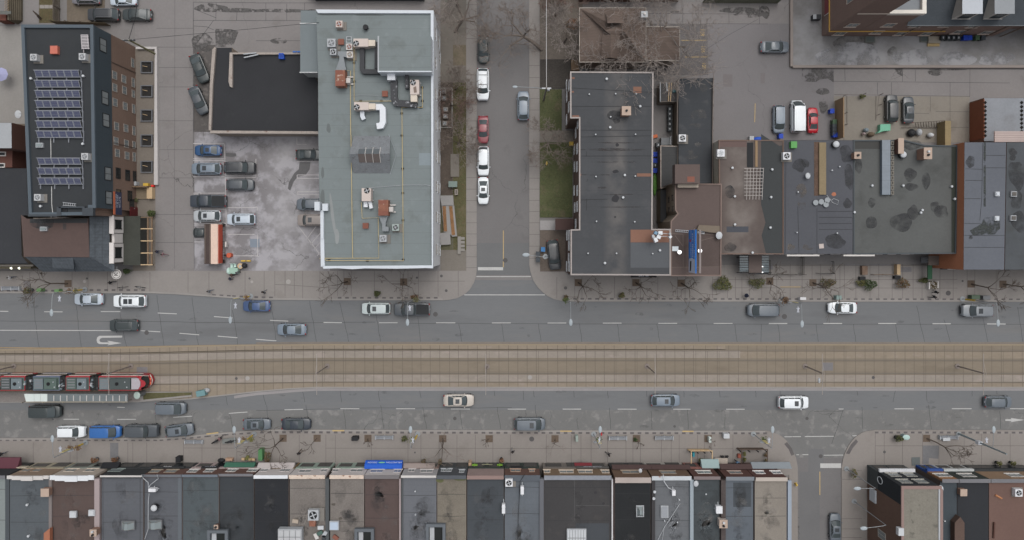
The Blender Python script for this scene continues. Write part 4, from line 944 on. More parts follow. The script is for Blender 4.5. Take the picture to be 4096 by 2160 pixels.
for k in range(7):a=P(75+k*18,-20,2.2-k*.25);b=P(92+k*18,200,2.2-k*.25);m.box(a.x,b.y,0.05,b.x,a.y,2.2-k*.27)
m.go('steps',rs);m=M(mat('porch_roof_grey',(96,98,94),.9));a=P(-40,110,3);b=P(110,140,3);m.box(a.x,b.y,2.9,b.x,a.y,3.);m.go('porch_roof',rs);m=M(flat('brick_red_porch',(104,62,52),.85));a=P(-40,145,2);b=P(60,205,2);m.box(a.x,b.y,.05,b.x,a.y,2.);m.go('porch_base',rs);m=M(WOODL)
for k in range(9):p=P(70,-10+k*16,2.6);m.box(p.x-.03,p.y-.03,2.2,p.x+.03,p.y+.03,3.1)
m.go('railing',rs)
def fence(lab,a,b,h,mt,n=12,z0=.03,name='timber_fence',rails=True):
 a=Vector(a);b=Vector(b);fr=wframe(a,b);L_=(Vector((b.x-a.x,b.y-a.y,0))).length;r=T(name,lab,'fence',((a.x+b.x)/2,(a.y+b.y)/2,z0))
 m=M(mt)
 for k in range(n):wb(m,fr,L_*k/n+.02,L_*(k+1)/n-.04,z0,z0+h-(.04 if k%2 else 0),-.02,.02)
 m.go('boards',r)
 m=M(mt)
 wb(m,fr,0,L_,z0+.3,z0+.4,-.07,-.022);wb(m,fr,0,L_,z0+h*.8,z0+h*.8+.1,-.07,-.022);m.go('rail',r)
 for k in range(int(L_//2.4)+1):m=M(mt);s_=min(L_-.06,k*2.4+.06);wb(m,fr,s_-.05,s_+.05,z0,z0+h+.05,-.17,-.072);m.go('post',r)
 return r
GW=mat('grey_fence_wood',(104,96,88),.9,.12,.8,.2,5.)
fence('slatted timber fence between olive lawn and gravel pad',P(600,-60,0),P(605,235,0),1.8,GW,18)
fence('timber fence along the north side of the solar roofed block',P(560,240,0),P(1120,262,0),1.6,mat('brown_fence_wood',(92,82,66),.9,.12,.8,.2,5.),24)
S(0,0);m=M(flat('pale_step',(140,134,128),.9));
for k in range(4):a=P(400+k*48,50,.03);b=P(445+k*48,85,.03);m.box(a.x,b.y,.02,b.x,a.y,.07)
struct(m.go('stepping_stones'),'row of pale stepping slabs in the olive lawn')
GRN=mat('roof_grey_green',(112,121,122),.85,.04,.14,.035,2.5,lines=((1,1.58,.05,.30),),stain=[((98,104,102),.54,.35,.14,.6),((124,132,134),.58,.5,.1,.5)])
WP=flat('white_parapet',(190,197,204),.6)
def whd(m,z):
 S(1,1);m.use(flat('pale_roof_patch',(122,133,138),.85));a=P(1640,182,z);b=P(1760,305,z);m.rect(a.x,b.y,b.x,a.y,z+.005)
 m.use(flat('pale_smear',(130,134,134),.9,var=.1));m.blob(P(770,800,z),.25,3.0,z+.006,5,a=.12);m.blob(P(815,1020,z),.3,1.2,z+.006,7)
 m.use(flat('dark_smear',(96,102,102),.9));m.blob(P(670,380,z),.2,.9,z+.006,3);m.blob(P(670,640,z),.3,1.4,z+.006,13)
 S(1,0);m.blob(P(730,145,z),1.6,.15,z+.006,9);m.blob(P(1130,150,z),2.2,.12,z+.006,10);m.blob(P(730,1290,z),.3,.7,z+.006,11)
rw=bldg('white_block','three storey white painted block with grey green flat roof','building',[(1263,38),(1734,42),(1732,1069),(1290,1069),(1282,1064),(1282,845),(1277,843),(1272,530),(1271,290)],10.6,mat('white_painted_wall',(200,202,205),.75,.04,.3,.04,2.,stain=((170,160,150),.66,.5,.12,.5)),GRN,deco=whd)
zt=10.95
def wpar(m):
 for q in([(600,95),(1785,105),(1770,133),(622,128)],[(1785,105),(1770,133),(1760,133),(1760,720),(1772,760)],):pass
 S(1,0);m.prism([P(600,95,zt),P(1785,104,zt),P(1757,133,zt),P(622,130,zt)],10.2,zt)
 a=P(1786,104,zt);b=P(1757,133.5,zt);S(1,1);c1=P(1768,1310,zt);c2=P(1780,1340,zt)
 m.prism([a,b,c1,c2],10.2,zt)
 m.prism([P(665,1318,zt),P(1768,1311,zt),P(1780,1341,zt),P(1700,1338,zt),P(1420,1345,zt),P(1100,1341,zt),P(970,1350,zt),P(820,1340,zt),P(680,1345,zt)],10.2,zt)
 m.prism([P(648,1045,zt),P(683,1045,zt),P(690,1318,zt),P(652,1325,zt)],10.2,zt);m.prism([P(650,760,zt),P(682,760,zt),P(682,1044.5,zt),P(652,1044.5,zt)],10.2,zt+.15)
part(rw,'parapet',WP,wpar)
part(rw,'roof_box',WP,lambda m:(m.box(*P(588,760,11.9),*P(672,678,10.2)),m.box(*P(676,764,11.),*P(722,690,11.5))))
XEW=(1762-NX)*K;frW=None
S(1,0)
yb=G(0,1069,10.6).y;ya=G(0,42,10.6).y
xr=G(1733,0,10.6).x-.03;frW=wframe((xr,yb),(xr,ya))
def onW(x,y):
 q=N(x,y);z=H*(1-xr/((q[0]-NX)*K));Yw=-(q[1]-NY)*K*(1-z/H);return Yw-yb,z
for r_,l in((0,[(1803,340),(1835,420),(1805,630),(1848,580),(1808,950),(1850,960),(1810,1260),(1850,1270)]),(1,[(1812,215),(1840,240),(1815,518),(1840,538),(1816,825),(1840,838),(1818,1150),(1842,1160)])):
 S(1,r_)
 for x,y in l:s,z=onW(x,y);window(rw,frW,s,min(9,max(1.5,z)),1.5,1.5,WF,GLASSL,bars=1,sill=WP)
S(1,0)
ph=M(GRN);zp_=13.2;a=P(1228,720,zp_);b=P(1762,365,zp_);q=M(WP);
q.box(a.x,a.y,10.58,b.x,b.y,13.0);q.box(a.x-.05,a.y-.06,12.7,b.x+.05,a.y+.1,13.2);q.go('penthouse_wall',rw)
ph.box(a.x,a.y+.1,13.0,b.x,b.y,13.15);ph.use(LGREY).box(a.x-.06,a.y+.1,12.95,a.x+.12,b.y+.05,13.22);ph.go('penthouse_roof',rw)
an=M(mat('annex_roof',(110,119,122),.85,.04,.2,.03,2.));za=8.;a=P(445,725,za);b=P(622,240,za);an.box(a.x,a.y,7.8,b.x,b.y,za);an.use(B_((150,152,150))).box(a.x+.1,a.y+.1,.05,b.x,b.y-.05,7.79);an.use(flat('white_trim',(196,198,198),.6)).box(a.x-.05,b.y,7.7,b.x,b.y+.12,8.08);an.box(a.x-.1,a.y-.1,7.7,b.x,a.y,8.08);an.use(MATS['annex_roof']).box(a.x,b.y+.12,7.6,b.x,b.y+2.1,7.75);an.go('annex',rw)
zp2=10.9
gp=M(flat('yellow_gas_pipe',(188,168,118),.5));S(1,0)
def gpipe(l,c,r,z=10.85,rad=.05):S(c,r);gp.tube([P(l[i],l[i+1],z)for i in range(0,len(l),2)],rad,n=5)
gpipe([905,712,950,712,950,1000,953,1358],1,0);gpipe([985,460,987,1018,1360,1016],1,0);gpipe([1672,870,1676,1080,1467,1080,1470,1358],1,0)
gpipe([955,0,962,530,972,1235],1,1);gpipe([1470,0,1476,580,1482,1265,705,1262,685,1240],1,1);gpipe([640,1240,1235,1238,1230,830,1068,838,1060,680],1,1);gp.use(LGREY);gpipe([1140,530,1480,503,1710,502,1755,512],1,1,10.8,.03);gp.use(STEEL);gpipe([950,958,1100,955,1260,962],1,0,10.8,.02)
gp.use(BLACK)
for c,r,l in((1,0,[(988,632),(988,820),(1055,1015),(1262,1016),(1672,880),(1675,1015),(1660,1080),(1510,1080),(1467,1140)]),(1,1,[(1468,5),(1477,338),(1478,583),(1480,857),(738,1258),(1122,1265),(1482,1252)])):
 S(c,r)
 for x,y in l:p=P(x,y,10.6);gp.box(p.x-.18,p.y-.12,10.61,p.x+.18,p.y+.12,10.8)
gp.go('gas_pipe',rw)
S(1,1);gs=T('roof_skylight_house','shingled gable skylight hut with three panes on the grey green roof','skylight',P(1180,200,10.6))
z0=10.62;zr_=12.6
A=[P(985,15,z0),P(1405,-5,z0),P(1350,385,z0),P(1000,380,z0)]
x0=min(p.x for p in A);x1=P(1340,0,11.5).x;y0=P(0,385,z0).y;y1=P(0,10,z0).y;ym=P(0,190,zr_).y
SH2=mat('grey_shingle',(112,116,120),.9,.12,1.2,.2,5.,stain=((86,84,84),.6,2.2,.05,.8))
m=M(SH2);m.add([(x0,y0,z0),(x1,y0,z0),(x1+.25,ym,zr_),(x0-.25,ym,zr_),(x0,y1,z0),(x1,y1,z0)],[(0,1,2,3),(3,2,5,4)]);m.go('gable_roof',gs)
m=M(GRN);m.add([(x1-.05,y0+.02,z0),(x1-.05,y1-.02,z0),(x1+.1,ym,zr_-.05)],[(0,1,2)]);m.add([(x0+.05,y0+.02,z0),(x0-.1,ym,zr_-.05),(x0+.05,y1-.02,z0)],[(0,1,2)]);m.go('gable_wall',gs)
m=M(flat('gable_flashing',(134,142,146),.6));a=P(1412,190,z0+.05);m.tube([(x1+.15,ym+4.5*0,z0+.02),(a.x,a.y,z0+.05)],.01,n=4);m.tube([P(1335,-5,z0+.1),P(1412,190,z0+.1),P(1350,395,z0+.1)],.06,n=4);m.go('flashing',gs)
for k in range(3):
 xa=P(1030+k*73,0,12.3).x;xb=P(1098+k*73,0,12.3).x;m=M(flat('bronze_pane',(98,88,84),.2,var=.05,spec=.5));d=1.15
 sl_=(zr_-z0)/(ym-y0)
 m.add([(xa,ym-d,zr_-d*sl_+.06),(xb,ym-d,zr_-d*sl_+.06),(xb,ym,zr_+.06),(xa,ym,zr_+.06)],[(0,1,2,3)])
 m.use(flat('grey_pane',(84,90,94),.2,spec=.5));m.add([(xa,ym,zr_+.06),(xb,ym,zr_+.06),(xb,ym+d*.9,zr_-d*.9*sl_+.06),(xa,ym+d*.9,zr_-d*.9*sl_+.06)],[(0,1,2,3)])
 m.use(OFFW);m.tube([(xb+.05,ym-d,zr_-d*sl_+.08),(xb+.05,ym,zr_+.1),(xb+.05,ym+d*.9,zr_-d*.9*sl_+.08)],.05,n=4);m.go('pane',gs)
S(0,0)
GB=roofm('black_garage',(50,51,54),lines=(),var=.12,stain=((56,57,59),.6,.6,.15,.6))
TANP=mat('weathered_coping',(152,142,134),.9,.14,.6,.2,5.,stain=((110,84,74),.58,1.2,.1,.8))
gr_=bldg('garage','low garage with black roof and crumbling brick coping','building',[(857,190),(928,190),(928,213),(1205,213),(1272,330),(1272,530),(838,530)],4.2,mat('garage_wall',(140,128,116),.85),GB)
def gpar(m):
 z=4.6;S(0,0)
 for l in([(2160,470),(2170,485),(2140,850),(2122,1310),(2098,1312),(2110,850),(2135,500)],[(2310,528),(2338,528),(2336,850),(2335,880),(2312,870),(2298,820)],[(2338,528),(2575,528),(2575,540),(2338,545)]):m.prism([P(*p,z)for p in l],3.9,z)
 m.prism([P(2112,1312,z),P(2112,1340,z),P(3205,1346,z),P(3205,1320,z)],3.9,z-.05);S(1,0);m.prism([P(0,527,z),P(445,527,z),P(445,545,z),P(0,548,z)],3.9,z)
part(gr_,'coping',TANP,gpar)
S(1,0);m=M(BLUE);p=P(255,560,4.9);m.prism([P(228,535,4.9),P(275,533,4.9),P(280,590,4.9),P(228,588,4.9)],4.25,4.9);m.use(flat('blue_dark',(20,58,150),.5)).box(p.x-.3,p.y-.3,4.9,p.x+.3,p.y+.3,4.93);tag(m.go('recycling_box'),'blue plastic box sitting on the garage coping','box')
S(0,0)
for k,(l,lb)in enumerate((((2450,545,2580,532),'upper'),((2455,580,2600,548),'lower'))):m=M(LGREY);m.tube([P(l[0],l[1],4.7),P(l[2],l[3],4.7)],.12,n=4);tag(m.go('metal_profile'),'pale metal trim length lying by the garage coping, '+lb+' one','metal strip')
S(1,0)
for k in range(2):m=M(flat('blue_plank',(46,104,190),.6));a=P(372+k*40,516,4.6);b=P(406+k*40,528,4.6);m.box(a.x,b.y,4.45,b.x,a.y,4.75);tag(m.go('blue_crate'),'bright blue crate behind the garage coping, '+('left' if k==0 else 'right')+' of a pair','crate')
S(2,0);BSH=mat('brown_shingles',(100,86,78),.9,.07,.5,.10,5.,lines=((1,.45,.06,.3),))
hc=P(1000,350,0);rh=T('hip_roof_house','brown shingled hip roof house beneath the big bare tree','house',(hc.x,hc.y,0))
m=M(B_((128,116,106)));a=P(680,622,6);b=P(1350,76,6);m.box(a.x+.35,a.y+.35,.1,b.x-.35,b.y-.35,5.75);a2=P(1350,606,5);b2=P(1688,266,5);m.box(b.x-.3,a2.y+.3,.1,b2.x-.3,b2.y-.3,4.8);m.go('wall',rh)
def hip(m,x0,y0,x1,y1,ze,zr,ins):
 ym=(y0+y1)/2;
 m.add([(x0,y0,ze),(x1,y0,ze),(x1,y1,ze),(x0,y1,ze),(x0+ins,ym,zr),(x1-ins,ym,zr)],[(0,1,5,4),(1,2,5),(2,3,4,5),(3,0,4)])
m=M(BSH);hip(m,a.x,a.y,b.x,b.y,5.8,7.9,6.5);hip(m,b.x-1.5,a2.y,b2.x,b2.y,4.9,5.6,2.5)
g0=P(900,582,7);g1=P(1080,370,7);xm=(g0.x+g1.x)/2;m.add([(g0.x,g0.y,6.3),(xm,g0.y,7.2),(g1.x,g0.y,6.3),(g0.x,g1.y,7.6),(xm,g1.y,8.2),(g1.x,g1.y,7.6)],[(0,1,4,3),(1,2,5,4),(0,2,1)])
g0=P(952,250,7.5);g1=P(1115,115,7.5);xm=(g0.x+g1.x)/2;m.add([(g0.x,g0.y,8.3),(xm,g0.y,8.45),(g1.x,g0.y,8.3),(g0.x,g1.y,6.7),(xm,g1.y,7.5),(g1.x,g1.y,6.7)],[(0,1,4,3),(1,2,5,4),(3,4,5)])
m.go('shingle_roof',rh)
m=M(flat('pale_gutter',(168,160,150),.6));
for l,z in(([(a.x,a.y),(b.x,a.y),(b.x,b.y),(a.x,b.y),(a.x,a.y)],5.82),([(b.x,a2.y),(b2.x,a2.y),(b2.x,b2.y),(b.x,b2.y)],4.92)):m.tube([(x,y,z)for x,y in l],.07,n=4)
m.go('gutter',rh)
m=M(LGREY);p=P(1330,145,7);m.box(p.x-.5,p.y-.5,5.8,p.x+.5,p.y+.45,7.2);o=m.go('chimney',rh);m=M(OFFW);m.cyl((p.x,p.y),.18,7.2,7.45,10);m.go('flue',o)
m=M(WOOD);a=P(595,710,.6);b=P(675,655,.6);m.box(a.x,a.y,.12,b.x,b.y,.9);m.box(a.x,b.y,.12,b.x,b.y+.9,.6);m.go('porch_steps',rh)
def b7d(m,z):
 S(2,1);pass
 m.use(mat('brown_streak',(70,66,66),.9,.06,.5,.1,3.,ragged=(.9,.42,.2),stretch=(.3,1,1)))
 for x0,x1,y,h in((700,1320,147,28),(690,980,400,14),(860,980,530,18),(900,1300,598,8),(690,960,662,8),(860,1240,78,12),(870,1340,725,8),(810,1250,272,14)):p,q=P(x0,y+h/2,z),P(x1,y-h/2,z);m.blob(((p.x+q.x)/2,(p.y+q.y)/2),(q.x-p.x)/2,abs(q.y-p.y)/2,z+.010,int(x0+y))
 pblob(m,z+.009,[(1042,367,30,18),(1040,640,38,36),(1058,100,18,16),(1037,825,10,10)],TARD,5)
 S(2,0);pblob(m,z+.009,[(1030,1160,72,52),(1050,1215,34,30)],TAR,6)
 m.use(flat('rust_brown_panel',(124,88,72),.85,var=.1));
 for c_,x0,y0,x1,y1 in((0,1220,872,1302,936),(0,598,775,630,795),(0,598,915,622,932),(0,606,1160,675,1182),(1,1255,386,1404,418),(1,682,388,695,412),(1,1192,952,1595,1080)):
  S(2,c_);p,q=P(x0,y0,z),P(x1,y1,z);m.rect(p.x,q.y,q.x,p.y,z+.02)
 S(2,1);m.use(flat('grey_panel_roof',(84,87,91),.9));p,q=P(1192,1082,z),P(1590,1335,z);m.rect(p.x,q.y,q.x,p.y,z+.016)
 pline(m,z,[(682,212,1400,210),(685,652,960,645),(748,165,748,215),(750,640,748,760),(690,20,1400,8),(760,440,752,470)],SEAM,.07,.022)
 S(2,0);pline(m,z,[(600,885,1415,930),(600,1070,1400,1070),(690,1310,1415,1310)],SEAM,.07,.022)
r7=bldg('long_block','long two storey brown block with dark felt roof and pale metal edge','building',[(2281,286),(2614,288),(2609.5,916),(2683,916),(2683,1102),(2282.6,1100),(2282.6,918),(2316.5,917),(2316.5,473),(2281,473)],9.6,mat('dark_brown_brick',(92,74,66),.9,.08,.3,.1,4.),roofm('long_block',(70,72,75),bandx=((0,(2048+1045*D-NX)*K*.914,1.9,(106,102,99),1.3),),lines=((1,2.4,.05,.3),),stain=((84,84,86),.57,.35,.14,.5)),par=(.16,.12,flat('pale_metal_edge',(150,142,138),.6)),deco=b7d)
XW=G(2281,0,9.6).x;XW2=G(2316.5,0,9.6).x
def westwin(root,Xf,cr,l,fm,gm,w=1.6,h=1.5):
 S(*cr);
 for x,y in l:
  q=N(x,y);z=H*(1-Xf/((q[0]-NX)*K));z=min(8.6,max(1.3,z));Y=-(q[1]-NY)*K*(1-z/H)
  fr=wframe((Xf+.03,Y+2),(Xf+.03,Y-2));window(root,fr,2,z,w,h,fm,gm,bars=1)
westwin(r7,XW,(2,0),[(572,860),(548,860),(550,975),(570,1080),(548,1205)],WHITE,GLASSL)
westwin(r7,XW2,(2,0),[(660,1240),(640,1340)],WHITE,GLASSL);westwin(r7,XW2,(2,1),[(628,145),(655,140),(628,320),(652,320),(625,560),(655,560),(630,730),(655,720),(640,895)],WHITE,GLASSL)
westwin(r7,XW,(2,1),[(572,1010),(552,1010),(572,1110),(570,1240),(550,1320),(574,1320)],WHITE,GLASSL)
m=M(flat('dark_brown_canopy',(72,52,48),.7));S(2,1);m.box(*P(435,955,2.6),*P(622,842,2.9));m.use(B_((90,78,60)));m.box(*P(440,950,.13),*P(460,935,2.59));m.box(*P(440,860,.13),*P(460,845,2.59));m.go('entrance_canopy',r7)
m=M(BLACK);S(2,2);a=P(1195,59,5.5);b=P(1448,59,5.5);Yf=G(0,1102,9.6).y-.03;m.box(P(1195,62,3.4).x,Yf-.55,3.2,P(1448,62,3.4).x,Yf,3.9);m.go('shop_sign',r7)
for k in range(9):text('SINCE 1984',(P(1320,62,3.6).x,Yf-.30,3.93),.3,0,LT,'lettering',r7)if k==0 else None
FELT=roofm('rear_felt',(62,65,69),stain=((86,86,88),.58,.4,.16,.7))
def b8d(m,z):
 m.use(mat('pale_scuff',(104,102,100),.9,.15,.5,.15,3.,ragged=(.5,.4,.4)));S(2,0)
 for x,y,rx,ry in((1880,1150,85,45),(1840,1270,60,30),(1920,880,50,45)):s_=D*K*.96;m.blob(P(x,y,z),rx*s_,ry*s_,z+.004,x)
 S(2,1);m.blob(P(1800,200,z),1.,.8,z+.004,3);m.blob(P(1870,95,z),.5,.3,z+.006,4)
 m.use(BLACK);p,q=P(2000,-540,z),P(2022,485,z);m.rect(p.x,q.y,q.x,p.y,z+.018)
r8=bldg('rear_garage','long dark felt roofed rear building with pipe railings','building',[(2713,314),(2853,311),(2852,735),(2713,735)],4,B_((120,110,98)),FELT,deco=b8d)
S(2,0)
m=M(flat('pipe_rail',(120,108,100),.5));z=4.3
m.tube([P(2026,780,z),P(2018,1358,z),P(2015,1900,z)],.06,n=5);m.tube([P(1668,800,z),P(1660,1358,z)],.06,n=5);m.tube([P(1690,790,z),P(1780,770,z),P(2025,725,z),P(2028,780,z)],.06,n=5)
for k in range(8):p=P(2024-k*1.2,800+k*130,4);m.tube([p,p+Vector((0,0,.7))],.04,n=4)
m.go('pipe_railing',r8)
S(2,1)
r8b=bldg('rear_shed','lower dark roof shed with rusty edge beside the blue bins','shed',[(2642,582),(2712,584),(2712,735),(2642,755)],3.4,B_((120,112,96)),roofm('low_felt',(66,67,68)),par=(.1,.08,TANP))
S(2,1);r8c=bldg('rear_shed','narrow dark roof shed strip below the rusty edged shed','shed',[(2641,758),(2667,758),(2667,890),(2641,890)],3.,B_((120,112,96)),flat('dark_strip_roof',(58,59,61),.9))
S(2,0)
rs=T('storage_shed','small grey roof shed with lumber lying on top','shed',P(1570,930,0));m=M(B_((120,112,104)));a=P(1490,1025,2.6);b=P(1655,830,2.6);m.box(a.x,a.y,.05,b.x,b.y,2.6);m.go('wall',rs);m=M(B_((76,74,74)));m.rect(a.x+.1,a.y+.1,b.x-.1,b.y-.1,2.61);m.go('roof',rs);m=M(LGREY);m.box(a.x-.06,a.y,2.55,a.x+.08,b.y,2.72);m.box(b.x-.08,a.y,2.55,b.x+.06,b.y,2.72);m.go('edge_trim',rs)
for k,(x0,x1)in enumerate(((1582,1572),(1606,1592))):m=M(WOODL);m.tube([P(x0,832,2.75),P(x1,1018,2.75)],.09,n=4);tag(m.go('lumber_beam'),'pale lumber beam on the small shed roof, '+('left' if k==0 else 'right')+' of two','beam')
m=M(flat('teal_tarp',(72,112,118),.6));p=P(1628,918,2.65);m.sph((p.x,p.y,2.75),.35,.3,.2,8,4);tag(m.go('teal_bundle'),'teal plastic bundle on the lumber shed roof','bundle')
m=M(LGREY);m.tube([P(1552,830,2.7),P(1562,915,2.7)],.13,n=4);tag(m.go('metal_sheet'),'folded pale metal sheet on the lumber shed roof','metal sheet')
S(2,1);m=M(MGREY);a=P(1500,100,1.2);b=P(1598,28,1.2);m.box(a.x,a.y,.05,b.x,b.y,1.3);tag(m.go('grey_chest'),'flat grey storage chest north of the low shed','chest')
m=M(LGREY);m.tube([P(1595,15,1.5),P(1597,98,1.5)],.1,n=6);tag(m.go('vent_duct'),'upright pale duct pipe by the grey chest','duct')
BB=mat('roof_brown_membrane',(92,79,75),.92,.06,.2,.06,3.,stain=((104,94,90),.62,.5,.14,.4))
def b9d(m,z):
 S(2,1);m.use(mat('brown_lower',(82,70,66),.92,.1,.3,.1));p,q=P(1602,1000,z),P(2105,1330,z);m.rect(p.x,q.y,q.x,p.y,z+.006)
 m.use(B_((112,100,90)));pline(m,z,[(1605,990,1720,1000),(1720,1000,1722,1330),(1900,1000,1902,1325),(1605,1330,2105,1325),(1870,998,2095,1000),(1720,1120,1640,1010),(1905,1060,2060,1020)],B_((108,96,88)),.06,.014)
r9=bldg('billboard_building','brown membrane roof building carrying the blue billboard','building',[(2683,735),(2887,735),(2885,1104),(2683,1104),(2683,885),(2710,855),(2701,840),(2700,735)],9.,mat('cream_render',(150,138,122),.85),BB,par=(.14,.15,B_((120,102,94))),deco=b9d)
S(2,1)
westwin(r9,G(2700,0,9).x,(2,1),[(1578,650),(1614,630),(1578,755),(1616,745)],B_((90,80,70)),GLASS,.9,1.0)
phd=M(BB);a=P(1640,490,10.6);b=P(1890,295,10.6);phd.box(a.x,a.y+.02,8.9,b.x,b.y,10.6);phd.use(RUSTR).box(*P(1763,472,10.6)[:2],10.55,*P(1836,418,10.6)[:2],10.63);phd.go('stair_hut',r9)
m=M(B_((158,146,132)));a=P(1668,528,9.6);b=P(1875,490,9.6);m.box(a.x,a.y,8.9,b.x,b.y,9.6);m.go('hut_base_wall',r9)
m=M(B_((112,100,86)));m.prism([P(1862,955,9.4),P(1880,905,9.4),P(2090,915,9.4),P(2088,985,9.4),P(1990,980,9.4)],8.9,9.4);m.go('plank_cover',r9)
bb=T('billboard','blue lettered billboard standing on a rooftop frame','billboard',P(1810,1150,9.1));
xb=P(1812,1150,11).x;yb1=P(0,1385,11.2).y;yb0=P(0,955,11.2).y;BLB=flat('billboard_blue',(18,116,214),.5,var=.03)
frb=wframe((xb,yb0),(xb,yb1));Lb=yb0-yb1
XL=P(1770,0,9.5).x
zt_=13.3;zb_=9.55
tilt=(xb-XL)*0
m=M(BLB);wb(m,frb,0,Lb,zb_,zt_,0,.12);m.go('panel',bb)
m=M(flat('pale_panel_graphic',(176,186,206),.5));A_,u_,n_=frb
def bp(s,z):q=A_+u_*s+n_*.135;return(q.x,q.y,z)
m.add([bp(Lb,zb_+.05),bp(Lb*.68,zb_+.2),bp(Lb*.65,(zb_+zt_)/2),bp(Lb*.69,zt_-.3),bp(Lb,zt_-.05)],[(0,1,2,3,4)]);m.use(BLACK)
A2=.005
m.add([(p[0]-.004,p[1],p[2])for p in(bp(Lb*.97,zb_+.6),bp(Lb*.73,zb_+.8),bp(Lb*.73,zb_+1.6),bp(Lb*.84,zb_+1.5),bp(Lb*.96,zb_+1.3))],[(0,1,2,3,4)]);m.go('graphic',bb)
for tx,s_,z_,sz in(('COMMERCIAL BANKING',.38,zt_-.62,.62),('REAL PEOPLE',.36,zt_-1.6,.8),('WITH LOCAL CREDIT',.33,zt_-2.5,.55)):
 q=A_+u_*(Lb*s_)+n_*.135;text(tx,(q.x,q.y,z_),sz,R(-90),LT,'lettering',bb,rx=R(90),sx=.72)
m=M(flat('red_badge',(180,40,70),.5));wb(m,frb,Lb*.22,Lb*.28,zb_+.5,zb_+1.3,.121,.14);m.go('badge',bb)
m=M(DGREY)
for k in range(4):yy=yb0+(yb1-yb0)*(.04+.3*k);m.box(xb+.02,yy-.06,9.02,xb+.14,yy+.06,zt_);m.tube([(xb+1.3,yy,9.05),(xb+.14,yy,12.6)],.05,n=4)
m.go('frame',bb);m=M(flat('catwalk',(126,116,114),.6));m.box(xb+.5,yb1,12.9,xb+.75,yb0,13.0);m.go('catwalk',bb)
for k,(x,y)in enumerate(((1683,1178),(1888,1165))):
 p=P(x,y,9.6);l=T('flood_lamp','lit round floodlight on the brown roof, '+('left' if k==0 else 'right')+' of the billboard','lamp',p);m=M(flat('flood_glow',(255,250,225),.5,var=0,fine=0,emit=1.6));m.cyl((p.x,p.y),.30,p.z+.1,p.z+.2,14);m.go('lens',l);m=M(BLACK);m.cyl((p.x,p.y),.12,8.86,p.z+.1,8);m.go('stand',l)
for k,(x0,y0,x1,y1)in enumerate(((1645,962,1775,970),(1865,975,1935,985))):
 r_=T('aluminium_ladder','aluminium ladder lying by the billboard, '+('left' if k==0 else 'right')+' one','ladder',P(x0,y0,8.9));m=M(LGREY)
 for dy in(-9,9):m.tube([P(x0,y0+dy,9.1),P(x1,y1+dy,9.1)],.05,n=4)
 m.go('rail',r_);
 for q in range(7):m=M(LGREY);t_=q/6;x=x0+(x1-x0)*t_;y=y0+(y1-y0)*t_;m.tube([P(x,y-9,9.1),P(x,y+9,9.1)],.035,n=4);m.go('rung',r_)
m=M(flat('white_board',(196,204,208),.6));m.box(*P(1612,1168,9.1),*P(1671,1120,8.9));tag(m.go('white_board'),'square white board lying on the brown roof','board')
S(2,1);an=T('antenna_cluster','cluster of white panel antennas on the block corner','antenna',P(1465,1005,9.6));m=M(STEEL);p=P(1465,1000,10);m.tube([(p.x,p.y,9.5),(p.x,p.y,12)],.12);m.tube([P(1420,985,11),P(1600,995,11)],.05,n=4);m.tube([P(1420,1020,11),P(1605,1020,11)],.05,n=4);m.go('mast',an)
for i,(x,y,w_,h_)in enumerate(((1490,985,42,36),(1420,1020,24,34),(1445,1055,34,44),(1588,995,18,18),(1592,1025,28,24),(1445,985,30,30),(1475,1025,34,40))):m=M([WHITE,LGREY][i%2]if i!=5 else flat('blue_antenna',(104,140,166),.5));q=P(x,y,11.6);m.ob((q.x,q.y,11.),w_*D*K*.9,h_*D*K*.9,.8,.2*i);m.go('panel_antenna',an)
def b10d(m,z):
 S(2,1);pblob(m,z,[(2190,570,52,62),(2195,1130,60,46)],TAR,7);m.use(flat('slate_patch',(70,73,80),.9));p,q=P(2158,920,z),P(2378,978,z);m.rect(p.x,q.y,q.x,p.y,z+.02)
 m.use(flat('dark_coat',(60,63,64),.9));m.flatpoly([P(2505,-10,z),P(2690,110,z),P(2735,100,z),P(2735,1195,z),P(2555,1195,z),P(2510,1010,z),P(2550,880,z),P(2505,700,z)],z+.008)
 prect(m,z,[(2080,55,2360,120)],flat('brown_lighter',(98,80,76),.9),.004)
r10=bldg('shop_building','brown roofed shop with white lattice and dark tar coat','shop',[(2875,560),(2990,560),(3008,560),(3134,560),(3134,1017),(2880,1017)],7,mat('white_side_wall',(168,164,152),.8),roofm('shop_brown',(88,78,74),lines=((1,3,.05,.25),),bandx=((0,(2048+2290*D-NX)*K*.94,3.,(114,106,101),1.8),)),par=(.1,.1,B_((110,90,80))),deco=b10d)
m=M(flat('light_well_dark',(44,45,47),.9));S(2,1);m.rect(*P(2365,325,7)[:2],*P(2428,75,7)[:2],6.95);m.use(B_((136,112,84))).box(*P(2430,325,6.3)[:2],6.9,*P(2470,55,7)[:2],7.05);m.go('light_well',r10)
lt=T('white_lattice','white pipe lattice frame over the brown roof light well','lattice',P(2430,490,7));m=M(flat('lattice_white',(166,160,156),.6))
for k in range(6):m.tube([P(2365+k*33,330,7.5),P(2360+k*31,650,7.5)],.045,n=4)
for k in range(9):m.tube([P(2335,335+k*34,7.55),P(2530-k*2,335+k*34,7.55)],.045,n=4)
m.go('bars',lt)
